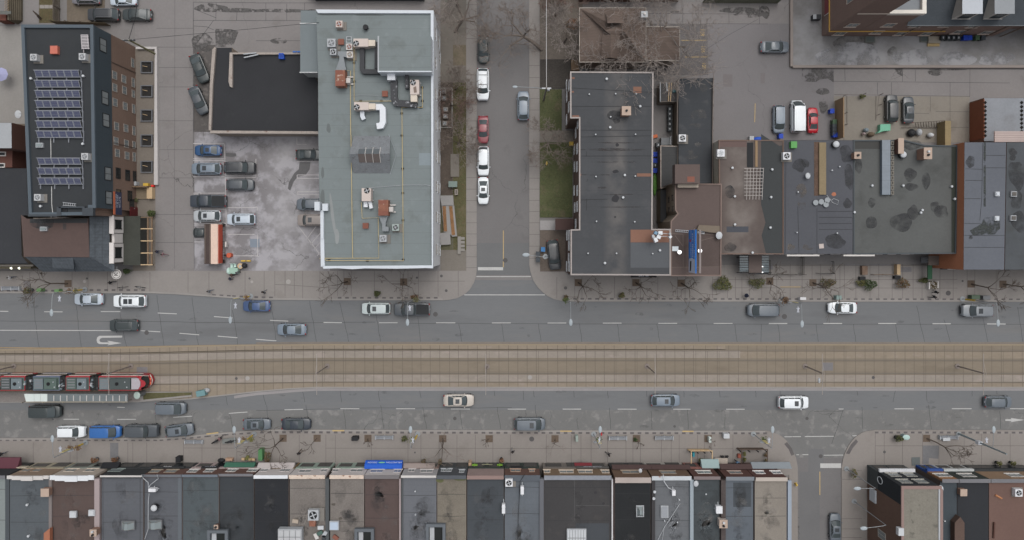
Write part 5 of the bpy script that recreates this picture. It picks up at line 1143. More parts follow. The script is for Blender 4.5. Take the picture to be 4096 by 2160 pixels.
def b12d(m,z):
 S(3,1);pblob(m,z,[(315,305,72,60),(375,285,42,40),(815,420,48,125),(800,690,42,50),(675,1070,105,70),(790,190,70,85)],TAR,8)
 pline(m,z,[(300,720,310,1190),(510,828,845,828),(510,890,845,890),(510,950,845,950),(492,740,492,1195),(500,770,845,768),(180,60,175,1190)],SEAM,.06,.018)
 m.use(flat('worn_tan',(104,97,90),.9,var=.14,ragged=(.6,.42,.3)));
 for x,y,rx,ry in((330,560,60,70),(340,700,40,50),(230,1130,40,30),(400,1130,50,30)):s_=D*K*.94;m.blob(P(x,y,z),rx*s_,ry*s_,z+.004,x)
 m.use(flat('rust_spot',(170,104,76),.9,var=.2));m.blob(P(662,595,z),.32,.32,z+.018,3)
r12=bldg('shop_building','slate blue roofed shop with a long narrow light well','shop',[(3135,560),(3413,560),(3412,1017),(3135,1017)],7,B_((112,104,98)),roofm('slate_blue',(79,81,87),lines=()),deco=b12d)
m=M(mat('well_brick',(92,72,60),.9,.2,1.5,.25,6.));S(3,1);m.box(*P(465,610,7.05)[:2],6.8,*P(515,70,7.05)[:2],7.04);m.use(mat('tan_wall_top',(128,112,84),.85,.1,.4,.12)).box(*P(516,600,7.3)[:2],6.8,*P(585,75,7.3)[:2],7.3);m.go('light_well',r12)
def b13d(m,z):
 S(3,1);pblob(m,z,[(1340,880,115,90),(1460,780,60,70),(1590,460,40,90),(1430,400,60,70),(1440,520,62,40),(1450,100,90,50),(1740,770,75,60),(1680,720,50,50),(1040,880,60,60),(1045,680,38,50),(910,310,40,70)],TAR,20)
 m.use(flat('damp_corner',(54,58,52),.9,var=.2));p,q=P(1845,100,z),P(1905,1180,z);m.rect(p.x,q.y,q.x,p.y,z+.012)  # Darker mottled strip along the east edge of this roof
 m.use(flat('felt_dark_strip',(66,66,64),.9));p,q=P(870,62,z),P(1140,140,z);m.rect(p.x,q.y,q.x,p.y,z+.018)
r13=bldg('shop_building','wide grey green roofed shop with dark tar blotches and skylight strip','shop',[(3414,560),(3620,560),(3700,580),(3832,582),(3825,1015),(3414,1017)],7,B_((110,104,96)),roofm('mossy_grey',(85,87,86),lines=(),var=.12,stain=((68,70,68),.55,.3,.2,.7)),par=(.16,.14,flat('dark_edge',(70,76,80),.7)),deco=b13d)
S(3,1);sk=T('skylight_strip','long blue grey glazed skylight strip on the grey green roof','skylight',P(1200,330,7));m=M(mat('blue_glaze',(98,110,122),.2,.1,.5,.05,2.,lines=((1,2.3,.06,.4),),spec=.5));a=P(1148,600,7.5);b=P(1232,50,7.5);m.box(a.x,a.y,6.9,b.x,b.y,7.5);m.go('glazing',sk)
for k in range(11):m=M(B_((120,116,108)));a=P(1238,600-k*50,7.3);b=P(1268,600-k*50-40,7.3);m.box(a.x,a.y,6.9,b.x,b.y,7.3);m.use(B_((70,66,60))).box(a.x+.12,a.y+.12,7.3,b.x-.12,b.y-.12,7.32);m.go('side_vent',sk)
ORW=mat('orange_brick_wall',(172,108,76),.85,.06,.3,.08,4.)
def b14d(m,z):
 S(3,1);pline(m,z,[(2160,80,2150,640,2130,860),(1985,340,2160,345),(1985,455,2160,460),(2190,205,2390,205),(2190,330,2390,330),(1975,890,2140,890),(1975,640,2140,640),(1975,1130,2380,1130),(1975,1010,2380,1010)],SEAM,.06,.018)
 m.use(flat('moss_dark',(62,66,64),.9,var=.2,ragged=(.8,.38,.2)));m.flatpoly([P(2170,830,z),P(2330,830,z),P(2335,940,z),P(2280,1000,z),P(2060,1010,z),P(2030,960,z),P(2150,890,z)],z+.01);p=P(2168,70,z);q=P(2190,720,z);m.rect(p.x,q.y,q.x,p.y,z+.014);pblob(m,z,[(2035,270,45,60),(2040,1030,20,20)],TAR,9)
r14=bldg('shop_building','orange walled shop with slate grey roof','shop',[(3857,568),(4026,568),(4018,1080),(3853,1080)],8.6,ORW,roofm('slate_grey',(92,96,104),lines=()),deco=b14d)
m=M(ORW);S(3,1);m.prism([G(3835,1015,7.),G(3857,1080,7.),P(1960,1358,2),P(1690,1358,2)],.1,1.2)if False else None
def b15d(m,z):
 S(3,1);pblob(m,z,[(2500,400,80,140),(2460,170,40,40),(2460,230,30,30),(2500,650,60,90),(2520,870,70,110)],TAR,30)
r15=bldg('shop_building','mottled dark roofed shop at the right frame edge','shop',[(4026,568),(4400,568),(4400,1080),(4018,1080)],8.4,B_((112,92,80)),roofm('right_dark',(76,80,84),lines=(),var=.14,stain=((66,68,66),.52,.3,.25,.8)),deco=b15d)
S(3,1)
m=M(B_((96,86,80)));a=P(1610,1310,2.6);b=P(1735,1215,2.8);m.box(a.x,a.y,2.5,b.x,b.y,2.7);m.use(B_((66,68,72))).box(*P(1540,1285,2.6)[:2],2.4,*P(1608,1230,2.6)[:2],2.6);m.go('porch_canopy',r13)
m=M(OFFW);Yf=G(0,1017,7).y-.05
for x0,x1 in((180,505),(748,1060)):m.box(P(x0,1203,6.5).x,Yf-.25,6.3,P(x1,1203,6.5).x,Yf,6.9)
m.go('front_fascia',r12)
S(2,2);m=M(B_((96,76,66)));
X0=G(3286.7,145).x;Y0=G(3286.7,145).y
BRK=mat('hall_brick',(126,104,95),.9,.06,.25,.08,3.,lines=((2,.9,.05,.12),))
nh=T('brick_hall','dark brown brick hall with tower, white parapet and slate mansard wing','building',(X0+9,Y0+6,0))
S(3,0)
xt=P(835,365).x;xm=P(1150,365).x;xr=P(2260,365).x
m=M(BRK);m.box(X0,Y0+.03,.05,xt,Y0+30,24);m.go('tower_wall',nh)
m=M(BRK);m.box(xt+.01,Y0,.05,xm,Y0+30,10.8);m.go('wall',nh)
m=M(BRK);m.box(xm+.01,Y0+.02,.05,xr,Y0+25,6.9);m.box(xr+.01,Y0+1.2,.05,xr+20,Y0+25,6.9);m.go('wall',nh)
m=M(flat('hall_flat_roof',(122,127,132),.85));m.rect(xt+.02,Y0+.1,xm,Y0+30,10.85);m.go('roof',nh)
m=M(flat('white_hall_parapet',(206,200,190),.6));m.box(xt,Y0-.08,10.6,xm+.3,Y0+.45,11.4);m.box(xm-.3,Y0+.45,10.6,xm+.3,Y0+30,11.4);m.go('parapet',nh)
m=M(mat('hall_slate',(66,72,78),.85,.08,.6,.16,5.));m.add([(xm+.02,Y0-.4,7.),(xr+24,Y0-.4,7.),(xr+24,Y0+7,10.5),(xm+.02,Y0+7,10.5)],[(0,1,2,3)]);m.add([(xm+.02,Y0+7,10.5),(xr+24,Y0+7,10.5),(xr+24,Y0+25,11),(xm+.02,Y0+25,11)],[(0,1,2,3)]);m.go('slate_roof',nh)
m=M(flat('slate_eave',(96,102,106),.6));m.box(xm+.02,Y0-.5,6.8,xr+24,Y0-.38,7.);m.go('eave',nh)
for k,(x0,x1,mt_)in enumerate(((1955,2160,flat('dormer_roof_pale',(168,174,182),.5)),(2280,2482,flat('dormer_roof_grey',(132,137,142),.5)))):
 zz_=10.3;a=P(x0,132,zz_);b=P(x1,-40,zz_);m=M(flat('dormer_front',(176,172,166),.6));m.box(a.x+.25,a.y+.02,7.5,b.x-.25,b.y,zz_-.05);dmr=m.go('dormer',nh);m=M(mt_);m.box(a.x,a.y-.1,zz_-.04,b.x,b.y+2,zz_);m.go('dormer_roof',dmr);m=M(flat('dormer_trim',(206,202,196),.6));m.box(a.x+.1,a.y-.05,7.6,b.x-.1,a.y+.0,7.8);m.go('sill',dmr);m=M(GLASS);m.box(a.x+.7,a.y-.06,8.0,b.x-.7,a.y-.01,9.9);m.go('window',dmr)
frS=wframe((X0,Y0),(xr,Y0));STN=flat('stone_trim',(182,166,154),.8)
def onS(x,y):
 q=N(x,y);z=H*(1-Y0/(-(q[1]-NY)*K));Xw=(q[0]-NX)*K*(1-z/H);return Xw-X0,z
for x,y in((850,252),(1220,250),(1500,255),(1800,252),(2080,258),(725,335),(1100,322),(1340,338),(1600,338),(1920,320),(2200,325)):
 s,z=onS(x,y);window(nh,frS,s,min(z,6.),1.7,1.6,STN,GLASSL,bars=1,sill=STN)
m=M(STN);wb(m,frS,.2,xt-X0-.1,11.0,11.3,0,.12);m.go('string_course',nh)
for s_ in(12.6,17.5,21.5,26.5,29):m=M(flat('hall_downpipe',(120,104,92),.6));wb(m,frS,s_,s_+.14,.05,6.9,.0,.14);m.go('downpipe',nh)
m=M(flat('hall_gas_pipe',(196,150,62),.5));wb(m,frS,-.1,xr-X0-9.5,2.75,2.9,.02,.16);wb(m,wframe((X0,Y0+12),(X0,Y0)),0,12.1,2.75,2.9,.0,.14);m.go('gas_pipe',nh)
frT=wframe((X0,Y0+20),(X0,Y0))
for y,z in((14.5,9.6),(17.3,9.6)):window(nh,frT,y,z,1.0,2.4,STN,GLASSL,bars=0)
m=M(flat('notice_board',(128,62,66),.6));wb(m,frT,14.2,17,1.2,2.7,0,.08);m.use(OFFW);wb(m,frT,14.1,14.2,1.1,2.8,0,.1);wb(m,frT,17,17.1,1.1,2.8,0,.1);m.go('notice_board',nh)
for k,(x,y)in enumerate(((1025,398),(1577,395))):m=M(flat('grate_frame',(104,106,100),.8));p=P(x,y,.1);m.box(p.x-.8,p.y-.5,.03,p.x+.8,p.y+.5,.25);m.use(flat('grate',(84,92,90),.7)).box(p.x-.65,p.y-.38,.25,p.x+.65,p.y+.38,.27);tag(m.go('basement_grate'),('left' if k==0 else 'right')+' basement light well cover at the foot of the brick hall','grate')
def wall_(lab,pts,h,w_,mt,z0=.03,name='yard_wall'):
 m=M(mt)
 for i in range(len(pts)-1):
  a,b=pts[i],pts[i+1];d=(b-a);n_=d.length;m.ob(((a.x+b.x)/2,(a.y+b.y)/2,z0),n_-(w_ if i else 0),w_,h,math.atan2(d.y,d.x))
 return tag(m.go(name),lab,'wall')
wall_('low pale concrete wall round the church hall yard',[P(225,-40),P(226,676),P(2600,676)],.5,.42,flat('pale_wall',(136,126,120),.85,var=.08))
S(3,0)
OR2=mat('rust_orange_panel',(128,76,54),.8,.06,.4,.08)
st=T('orange_fence','tall rust orange screen beside the lattice topped terrace','fence',P(2100,1180,0));m=M(OR2);a=P(2025,1358,2.5);m.prism([P(2024,1045,0),P(2160,1000,4.4)*1,P(2165,1560,4.4),P(2010,1560,0)],.05,.06)if False else None
xo0=P(2024,1050).x;xo1=xo0
yo0=P(0,1040).y;yo1=G(0,566).y
m.box(xo0,yo1,.05,xo0+.12,yo0,3.45);m.go('screen',st)
m=M(BLACK)
def tri_row(x,lab):
 r=T('spiked_trim',lab,'trim',P(x,1180,3.4))
 for k in range(9):
  y=1030+k*41.5;m=M(flat('dark_spike',(52,50,48),.6));p=P(x,y,3.6);m.add([(p.x-.3,p.y,3.42),(p.x,p.y-.3,3.42),(p.x+.3,p.y,3.42),(p.x,p.y+.3,3.42),(p.x,p.y,3.8)],[(0,1,4),(1,2,4),(2,3,4),(3,0,4),(3,2,1,0)]);m.go('spike',r)
tr_=bldg('terrace_building','flat grey roof terrace with dark diamond trims beside the orange screen','building',[(3935,391),(4300,391),(4300,566),(3935,566)],3.4,B_((112,84,70)),mat('terrace_roof',(128,132,138),.9,.1,.25,.08,3.,stain=((104,102,102),.58,.3,.2,.6)))
tri_row(2192,'row of dark diamond studs along the left terrace edge');tri_row(2560,'row of dark diamond studs along the right terrace edge')
cr_=T('corrugated_canopy','pale pink corrugated canopy at the terrace foot','canopy',P(2450,1335,7));m=M(mat('corrugated_pink',(168,150,144),.6,.06,.5,.05,2.,lines=((1,.35,.12,.35),)));m.box(*P(2290,1425,8.3)[:2],7.9,*P(2700,1318,8.3)[:2],8.1);m.go('sheet',cr_)
m=M(mat('tan_board_fence',(140,116,88),.85,.05,.4,.06));xw=P(672,1100).x;m.box(xw,G(0,560).y,.05,xw+.15,P(0,1015).y,2.85);tag(m.go('board_fence'),'tall tan board fence east of the rear lot','fence')
m=M(mat('timber_tan',(134,118,84),.85,.1,.4,.12));m.box(*P(1782,1480,2.2)[:2],.05,*P(1840,1215,2.2)[:2],2.2);tag(m.go('low_wall'),'thick tan timber wall on the right side of the sandy courtyard','wall')
rl_=T('wire_fence','dark post and rail fence lying across the courtyard','fence',P(1560,1255,0));m=M(flat('rail_dark',(78,70,62),.7))
m.tube([P(1400,1240,1.),P(1780,1212,1.)],.05,n=4);m.tube([P(1340,1283,.3),P(1750,1283,.3)],.05,n=4);m.go('rail',rl_);
for k in range(11):m=M(MATS['rail_dark']);m.tube([P(1480+k*27,1230-k*1.5,1.),P(1490+k*26,1282,.3)],.045,n=4);m.go('picket',rl_)
cf=T('chain_link_fence','chain link fence round the courtyard corner','fence',P(930,1000,0));m=M(flat('fence_pipe',(104,96,90),.6))
m.tube([P(672,952,1.2),P(1120,955,1.2),P(1118,960,1.2),P(1085,1215,1.2)],.04,n=4);m.tube([P(760,965,1.2),P(765,1480,1.2)],.04,n=4);m.tube([P(795,965,.1),P(795,1260,.1)],.03,n=4);m.tube([P(1088,965,.1),P(1085,1200,.1)],.03,n=4);m.go('rail',cf)
for x,y in((760,965),(762,1145),(765,1260),(1120,955),(1115,1060),(1090,1160),(950,953)):m=M(MATS['fence_pipe']);p=P(x,y);m.cyl((p.x,p.y),.05,.05,1.25,6);m.go('post',cf)
S(1,0);fence('weathered timber fence along the top edge behind the white block',G(1240,-10),G(1700,2),1.5,GW,40);S(2,0)
fence('grey green picket fence along the top edge right of the red brick building',G(2810,12),G(3110,14),2.2,mat('green_grey_wood',(92,94,78),.9,.12,.8,.2,5.),36)
bldg('brick_building','red brick building whose foot peeps in at the top edge','building',[(2320,-200),(2730,-200),(2730,-18),(2320,-18)],3,REDBRICK,flat('unseen_roof',(90,86,84),.9))
bldg('dark_building','dark building whose eave peeps in at the top edge','building',[(1250,-200),(1690,-200),(1690,-12),(1250,-12)],2,B_((60,60,64)),flat('unseen_roof',(90,86,84),.9))
def front(root,px0,px1,py,z,n,up=True,shop=True,fm=None,gm=None):
 a=G(px0,py,z);b=G(px1,py,z);L=b.x-a.x;fr=wframe((a.x,a.y+.03),(b.x,a.y+.03));fm=fm or OFFW
 for i in range(n):
  s=L*(i+.5)/n
  if up:
   for zz_ in((5.,)if z<9.3 else(4.9,7.8)):window(root,fr,s,zz_,min(1.6,L/n*.5),1.5,fm,gm or GLASSL,sill=fm)
  if shop:
   w_=L/n*.78;m=M(GLASS)
   if i%2:wb(m,fr,s-.5,s+.5,.15,2.4,0,.04);o=m.go('door',root);k=M(STEEL);wb(k,fr,s+.35,s+.42,1.,1.25,.041,.09);k.go('handle',o)
   else:wb(m,fr,s-w_/2,s+w_/2,.6,2.6,0,.04);m.go('shop_window',root)
 if shop:m=M(DGREY);wb(m,fr,.1,L-.1,2.75,3.3,0,.18);m.go('sign_band',root)
front(r7,2284,2682,1101.5,9.6,6);front(r9,2684,2884,1103.5,9.,3);front(r10,2881,3133,1016.5,7,4);front(r12,3136,3411,1016.5,7,4);front(r13,3416,3690,1016.5,7,5);front(r14,3855,4016,1079.5,8.6,3);front(r15,4020,4300,1079.5,8.4,4);front(rw,1292,1730,1068.5,10.6,7,shop=False,fm=WF)
YF=-(1849-NY)*K
frF=wframe((0,YF),(1,YF))
def wbf(m,x0,x1,z0,z1,d0,d1):return m.box(x0,YF+d0,z0,x1,YF+d1,z1)
def fpos(x,y,c,d=0.):
 q=(c*1024+x*D,1620+y*D);z=H*(1-(-(YF+d))/((q[1]-NY)*K));return(q[0]-NX)*K*(1-z/H),z
def row(c,x0,x1,yt,roof,up,store,lab,par=WHITE,pw=.42,wins=(),wf=OFFW,awn=None,sign=None,deco=None,zr=None,ww=1.5,wh=1.25,fire=None,shopcol=None,copingonly=False,back=2420,steps=False):
 zt=H*(1-(1849-NY)/((1620+yt*D)-NY));S(c,3)
 zr=zt-.45
 xa=(c*1024+x0*D-NX)*K*(1-zt/H)+.03;xb=(c*1024+x1*D-NX)*K*(1-zt/H)-.03
 yb=G(0,back,zr).y
 r=T('row_shop',lab,'shop',((xa+xb)/2,YF,.12),'shops of the southern row')
 m=M(B_((104,92,86)));m.box(xa,yb,.1,xb,YF-.35,zr-.02);m.go('side_wall',r)
 m=M(roof);m.rect(xa+.02,yb+.02,xb-.02,YF-.37,zr)
 if deco:deco(m,zr)
 rq=random.Random(int(x0+c*999));W1=mat('roof_wear_dark',(62,62,63),.9,.1,.5,.1,ragged=(.45,.46,.8));W2=mat('roof_wear_pale',(120,118,116),.9,.1,.5,.1,ragged=(.6,.5,.8))
 for q in range(9):
  m.use([W1,W2,W1][q%3]);m.blob((rq.uniform(xa+1.6,xb-1.6)if xb-xa>3.4 else(xa+xb)/2,YF-rq.uniform(2,13)),rq.uniform(.6,1.5),rq.uniform(.8,2.4),zr+.012,q+int(x0),20)
 m.use(SEAM)
 for q in range(3):yq=YF-2.5-q*4.1+rq.uniform(-.8,.8);m.ribbon([(xa+.1,yq),((xa+xb)/2,yq+rq.uniform(-.1,.1)),(xb-.1,yq)],.05,zr+.022)
 m.go('roof',r)
 m=M(up);m.box(xa,YF-.35,3.1,xb,YF,zt-.06);m.go('upper_facade',r)
 m=M(par);
 n_=3 if steps else 1
 if steps:
  w_=(xb-xa);m.box(xa-.05,YF-pw,zt-.06,xa+w_*.12,YF+.10,zt+.12);m.box(xb-w_*.12,YF-pw,zt-.06,xb+.05,YF+.10,zt+.12);m.box(xa+w_*.12,YF-pw-.12,zt-.06,xa+w_*.36,YF+.06,zt+.2);m.box(xb-w_*.36,YF-pw-.12,zt-.06,xb-w_*.12,YF+.06,zt+.2);m.box(xa+w_*.36,YF-pw-.2,zt-.06,xb-w_*.36,YF+.06,zt+.35)
 else:m.box(xa,YF-pw,zt-.06,xb,YF+.08,zt)
 m.go('parapet',r)
 m=M(store);m.box(xa,YF-.35,.1,xb,YF-.02,3.09)
 m.box(xa,YF-.02,2.55,xb,YF+.12,3.15);m.go('shop_front',r)
 w_=xb-xa;k=max(2,int(w_/2.6));
 for i in range(k):
  g=M(GLASS);a=xa+w_*(i+.12)/k;b=xa+w_*(i+.88)/k;wbf(g,a,b,.55 if i%2==0 else .15,2.45,-.02,.01);g.go('door' if i%2 else 'shop_window',r)
 for(x,y,*ex)in wins:
  X_,z=fpos(x,y,c);w0=ex[0]if ex else ww;fr=wframe((xb,YF),(xa,YF));window(r,fr,xb-X_,min(max(z,4.0),zt-1.0),w0,wh,wf,GLASSL,sill=wf,bars=1)
 if awn:
  for(ax0,ax1,col,*ex)in awn:
   xa_,_=fpos(ax0,600,c);xb_,_=fpos(ax1,600,c);A=M(col);d=ex[0]if ex else 1.1;z1=ex[1]if len(ex)>1 else 3.5;z0=z1-.8
   A.add([(xa_,YF+.13,z1),(xb_,YF+.13,z1),(xb_,YF+d,z0),(xa_,YF+d,z0),(xa_,YF+d,z0-.25),(xb_,YF+d,z0-.25),(xa_,YF+.13,z0-.25),(xb_,YF+.13,z0-.25)],[(0,3,2,1),(3,4,5,2),(0,6,4,3),(1,2,5,7)]);A.go('awning',r)
 if sign:
  for(sx0,sx1,col,txt,sz,tc)in sign:
   xa_,_=fpos(sx0,610,c);xb_,_=fpos(sx1,610,c);m=M(col);m.box(xa_,YF+.13,2.7,xb_,YF+.30,3.45);o=m.go('sign_board',r)
   if txt:text(txt,((xa_+xb_)/2,YF+.31,3.08),sz,R(180),tc,'lettering',o,rx=R(90),sx=.9)
 if fire:
  for(fx0,fx1,col,h_)in fire:
   zf=zr+h_;m=M(col);m.box((c*1024+fx0*D-NX)*K*(1-zf/H),yb,zr-.3,(c*1024+fx1*D-NX)*K*(1-zf/H),YF-.5,zf);m.go('fire_wall',r)
 return r,xa,xb,zr,zt
Bk=mat('row_brick',(98,72,64),.9,.08,.3,.1,4.);Bk2=mat('row_brick_tan',(116,96,76),.9,.08,.3,.1,4.);WHW=flat('row_white_wall',(184,178,176),.75,var=.06);DKW=flat('row_black_front',(52,55,57),.7);MINT=flat('mint_front',(128,146,134),.7);GRAV=mat('gravel_roof',(112,106,101),.95,.14,.4,.22,5.,stain=((94,88,82),.58,.5,.2,.6));GRAVB=mat('gravel_beige',(126,119,110),.95,.06,.4,.12,5.)
LTW=flat('white_letter',(214,214,216),.6);LTD=flat('dark_letter',(40,40,42),.6)
def RF(k,rgb,**kw):kw.setdefault('lines',((1,1.0,.04,.18),));return roofm('s_'+k,rgb,**kw)
GREYP=flat('grey_coping',(106,106,110),.7,var=.08);BLP=flat('bluegrey_coping',(96,106,116),.6)
row(0,-700,52,715,RF('pale',(120,128,127),lines=()),DKW,DKW,'pale grey roofed row shop with a dark red awning at the left frame edge',par=GREYP,awn=[(-300,272,flat('maroon_awning',(92,50,60),.7),1.6)])
row(0,75,492,715,RF('a',(80,86,91)),mat('copper_cream_front',(136,116,98),.8,.1,.5,.12),flat('cream_front',(150,142,122),.8),'grey roofed row shop with stepped cream parapet and copper band',par=OFFW,steps=True,wins=((280,650,1.3),(400,645,1.3)),wf=B_((150,130,112)),sign=[(240,340,flat('stone_sign',(170,158,138),.8),'',.3,LTD)],fire=[(52,92,flat('roof_dark_strip',(70,76,80),.8),.05)])
row(0,506,946,712,RF('b',(84,70,66)),flat('cream_facade',(166,154,142),.75,var=.06),flat('grey_sage',(126,132,124),.8),'brown roofed row shop with broad white parapet',par=WHITE,pw=.6,steps=True,wins=((720,655,1.7),(915,655,1.7)),wf=B_((186,174,160)),fire=[(490,520,flat('fire_tan',(116,108,106),.8),.2),(948,1000,flat('fire_pink',(150,136,136),.7),.35)])
def d4(m,z):
 S(0,3);pline(m,z,[(1410,740,1410,1400),(1035,740,1038,1400)],SEAM,.07);m.use(flat('pale_cable',(170,170,170),.6))
row(0,1002,1428,714,RF('c',(86,89,95)),DKW,DKW,'black fronted row shop with a mint green parapet panel',par=OFFW,pw=.18,deco=d4,wins=((1180,650,2.0),),wf=B_((120,132,128)),awn=[(1090,1260,BLACK,.8)])
row(0,1430,1822,706,RF('d',(84,87,93)),Bk,DKW,'brick row shop with black fascia and white wavy lettering',par=B_((96,100,106)),pw=.3,wins=((1560,668,1.6),(1720,668,1.8)),wf=B_((146,132,114)),sign=[(1560,1900,DKW,'eeree',.6,LTW)])
row(0,1824,2190,706,RF('e',(74,82,86)),Bk,flat('pink_front',(160,142,140),.8),'brick row shop with pink fascia and framed dark sign',par=BLP,pw=.3,wins=((1940,665),(2105,663)),wf=OFFW,sign=[(2070,2240,BLACK,'CAFE & WINE',.3,LT)],fire=[(1790,1824,flat('fold_strip',(90,96,102),.8),.06)])
row(0,2192,2545,698,RF('f',(56,60,64)),Bk,flat('pink_front',(160,142,140),.8),'brick row shop with green awning and pink fascia',par=GREYP,pw=.3,wins=((2330,660),(2540,660)),wf=OFFW,awn=[(2290,2590,flat('green_awning',(56,104,84),.7),.62,2.9)])
row(0,2548,2895,712,RF('g',(42,44,48),lines=()),WHW,flat('ochre_front',(120,98,66),.8),'black roofed row shop with white upper wall and white cornice block',par=WHITE,pw=.45,wins=((2660,655,1.3),(2872,655,1.6)),wf=WHW,awn=[(2630,2990,flat('pale_band',(176,168,166),.7),.7,3.3)])
CRM=mat('crumbling_cream_coping',(198,180,164),.8,.1,.6,.15,4.,stain=((138,100,80),.57,1.6,.06,.9))
row(1,328,694,711,GRAV,WHW,MINT,'gravel roofed row shop with mint front and crumbling cream coping, western of two',par=CRM,pw=.5,wins=((495,665,1.9),(685,660,1.)),wf=WHW,fire=[(698,732,flat('fire_slate',(76,80,82),.8),.35)])
def gravx(m,z):
 m.use(flat('gravel_dark_spot',(84,78,72),.95));S(1,3)
 for x,y in((850,1140),(990,1150),(780,1000)):m.blob(P(x,y,z),.3,.2,z+.01,x)
row(1,736,1084,711,GRAV,WHW,MINT,'gravel roofed row shop with mint front, eastern of two',par=CRM,pw=.5,wins=((800,660,1.),(1015,660,2.)),wf=WHW,deco=gravx)
BA=flat('blue_awning',(20,84,196),.6,var=.02)
r11,xa11,xb11,zr11,zt11=row(1,1088,1440,711,RF('h',(84,70,67)),WHW,flat('pinkish_front',(150,136,132),.8),'brown roofed row shop with the bright blue awning',par=B_((108,104,106)),pw=.5,wins=((1215,665,2.),(1425,665,1.2)),wf=WHW)
xa_,_=fpos(1122,600,1);xb_,_=fpos(1490,600,1)
m=M(BA);m.add([(xa_,YF+.13,3.7),(xb_,YF+.13,3.7),(xb_,YF+.75,3.45),(xa_,YF+.75,3.45),(xa_,YF+1.15,2.75),(xb_,YF+1.15,2.75),(xa_,YF+1.15,2.5),(xb_,YF+1.15,2.5),(xa_,YF+.13,2.5),(xb_,YF+.13,2.5)],[(0,3,2,1),(3,4,5,2),(4,6,7,5),(0,8,6,4,3),(1,2,5,7,9)]);aw=m.go('awning',r11)
for tx,fr_ in(('ARLINGTON',.78),('DESIGN',.2)):
 text(tx,(xa_+(xb_-xa_)*(1-fr_)if False else xa_+(xb_-xa_)*fr_,YF+.98,3.12),.42,R(180),LT,'lettering',aw,rx=math.atan2(.7,.4))
m=M(flat('awning_emblem',(110,176,130),.6));m.sph((xa_+(xb_-xa_)*.45,YF+.95,3.1),.55,.12,.16,10,5);m.go('emblem',aw)
row(1,1456,1815,714,RF('i',(96,99,105)),flat('grey_white_wall',(152,150,152),.75),flat('brick_pale_front',(128,104,96),.8),'blue grey roofed row shop with pale upper wall and brick ground floor',par=OFFW,pw=.25,wins=((1565,660,1.),(1715,665,2.)),wf=WHW,fire=[(1440,1456,flat('fire_pink',(150,136,136),.7),.3),(1462,1478,flat('fire_slate',(76,80,82),.8),.2)],awn=[(1500,1810,B_((150,136,130)),.6,3.3)])
def d13(m,z):
 S(1,3);m.use(flat('moss',(92,94,62),.95,var=.2));m.blob(P(2060,745,z),1.1,.25,z+.01,4);m.blob(P(1850,760,z),.6,.3,z+.012,6)
row(1,1817,2116,714,mat('gravel_warm',(112,105,94),.95,.14,.4,.2,5.,stain=((94,88,76),.56,.5,.2,.6)),flat('charcoal_wall',(72,75,80),.8),flat('charcoal_front',(66,70,72),.8),'beige gravel roofed row shop with charcoal front and tiny windows',par=flat('charcoal_coping',(78,82,88),.7),pw=.5,wins=((1890,648,.8),(1945,648,.8),(2070,668,.8)),wf=LGREY,deco=d13)
r14s,xa14,xb14,_,_=row(1,2120,2494,716,RF('j',(66,71,76)),mat('copper_band',(142,122,118),.6,.1,.4,.1),flat('dark_green_front',(54,62,58),.8),'slate roofed row shop with dark green front and leafy emblems',par=flat('copper_coping',(134,110,104),.6),pw=.5)
LG=flat('lime_foliage_sign',(112,160,44),.7,var=.1)
for sx in(2200,2452):
 X_,z=fpos(sx,618,1);m=M(LG)
 for k in range(12):a_=k*.52;m.sph((X_+.36*math.cos(a_)*(1 if k%2 else .5),YF+.25,z+.36*math.sin(a_)*(1 if k%2 else .5)),.16,.1,.16,7,4)
 m.go('leaf_emblem',r14s)
X_,z=fpos(2325,608,1);m=M(B_((140,140,110)));m.box(X_-.85,YF+.13,z-.06,X_+.85,YF+.2,z+.06);m.sph((X_,YF+.2,z),.3,.08,.12,8,4);m.go('wing_emblem',r14s)
row(1,2498,2860,712,RF('k',(90,96,103)),Bk,flat('green_black_front',(52,62,58),.8),'light grey roofed row shop with dark green ground floor',par=flat('slate_flashing',(78,84,92),.6),pw=.8,wins=((2610,660,1.6),(2775,662,.9)),wf=B_((170,140,120)),sign=[(2560,2680,BLACK,'',.3,LTW)],fire=[(2852,2895,flat('fire_grey',(92,94,100),.7),.3)])
def d16(m,z):
 S(2,3);pline(m,z,[(628,745,630,1160),(640,1010,980,1012)],flat('seam_pale',(84,84,84),.9),.06);prect(m,z,[(640,1190,975,1400)],flat('felt_blue',(66,70,75),.9),.006);m.use(TARD);m.blob(P(840,880,z),.22,.22,z+.012,3);m.blob(P(920,990,z),.2,.2,z+.012,4)
row(2,322,1002,715,roofm('s_l',(62,61,62),lines=(),stain=((76,72,70),.56,.4,.15,.6)),Bk2,B_((110,104,98)),'wide dark roofed row shop with tan brick, four windows and red shop front',par=mat('pale_stone_coping',(124,128,136),.7,.1,.6,.1),pw=.6,wins=((352,670,1.0),(548,672,2.2),(738,672,2.2),(938,672,1.2)),wf=B_((190,176,160)),sign=[(640,960,B_((84,82,80)),'VINTAGE LOUNGE',.36,LT)],awn=[(625,800,flat('red_panel',(134,50,58),.7),.35,2.3)],deco=d16,fire=[(1003,1016,flat('white_fire',(196,196,198),.6),.4),(1018,1034,flat('fire_brown',(94,74,70),.7),.3)])
row(2,1036,1402,735,RF('m',(38,40,42),lines=(),stain=((48,50,50),.56,.5,.2,.6)),mat('brown_brick_front',(104,82,66),.85,.08,.3,.1),flat('black_shop',(60,60,62),.8),'black roofed row shop with pale stone parapet and brown fascia',par=flat('stone_parapet',(160,148,142),.75,var=.08),pw=.75,wins=((1190,675,2.6),),wf=B_((150,134,116)),awn=[(985,1370,flat('brown_awning',(78,60,58),.7),.6,4.0)],sign=[(1000,1300,BLACK,'EATERY',.4,LTW)])
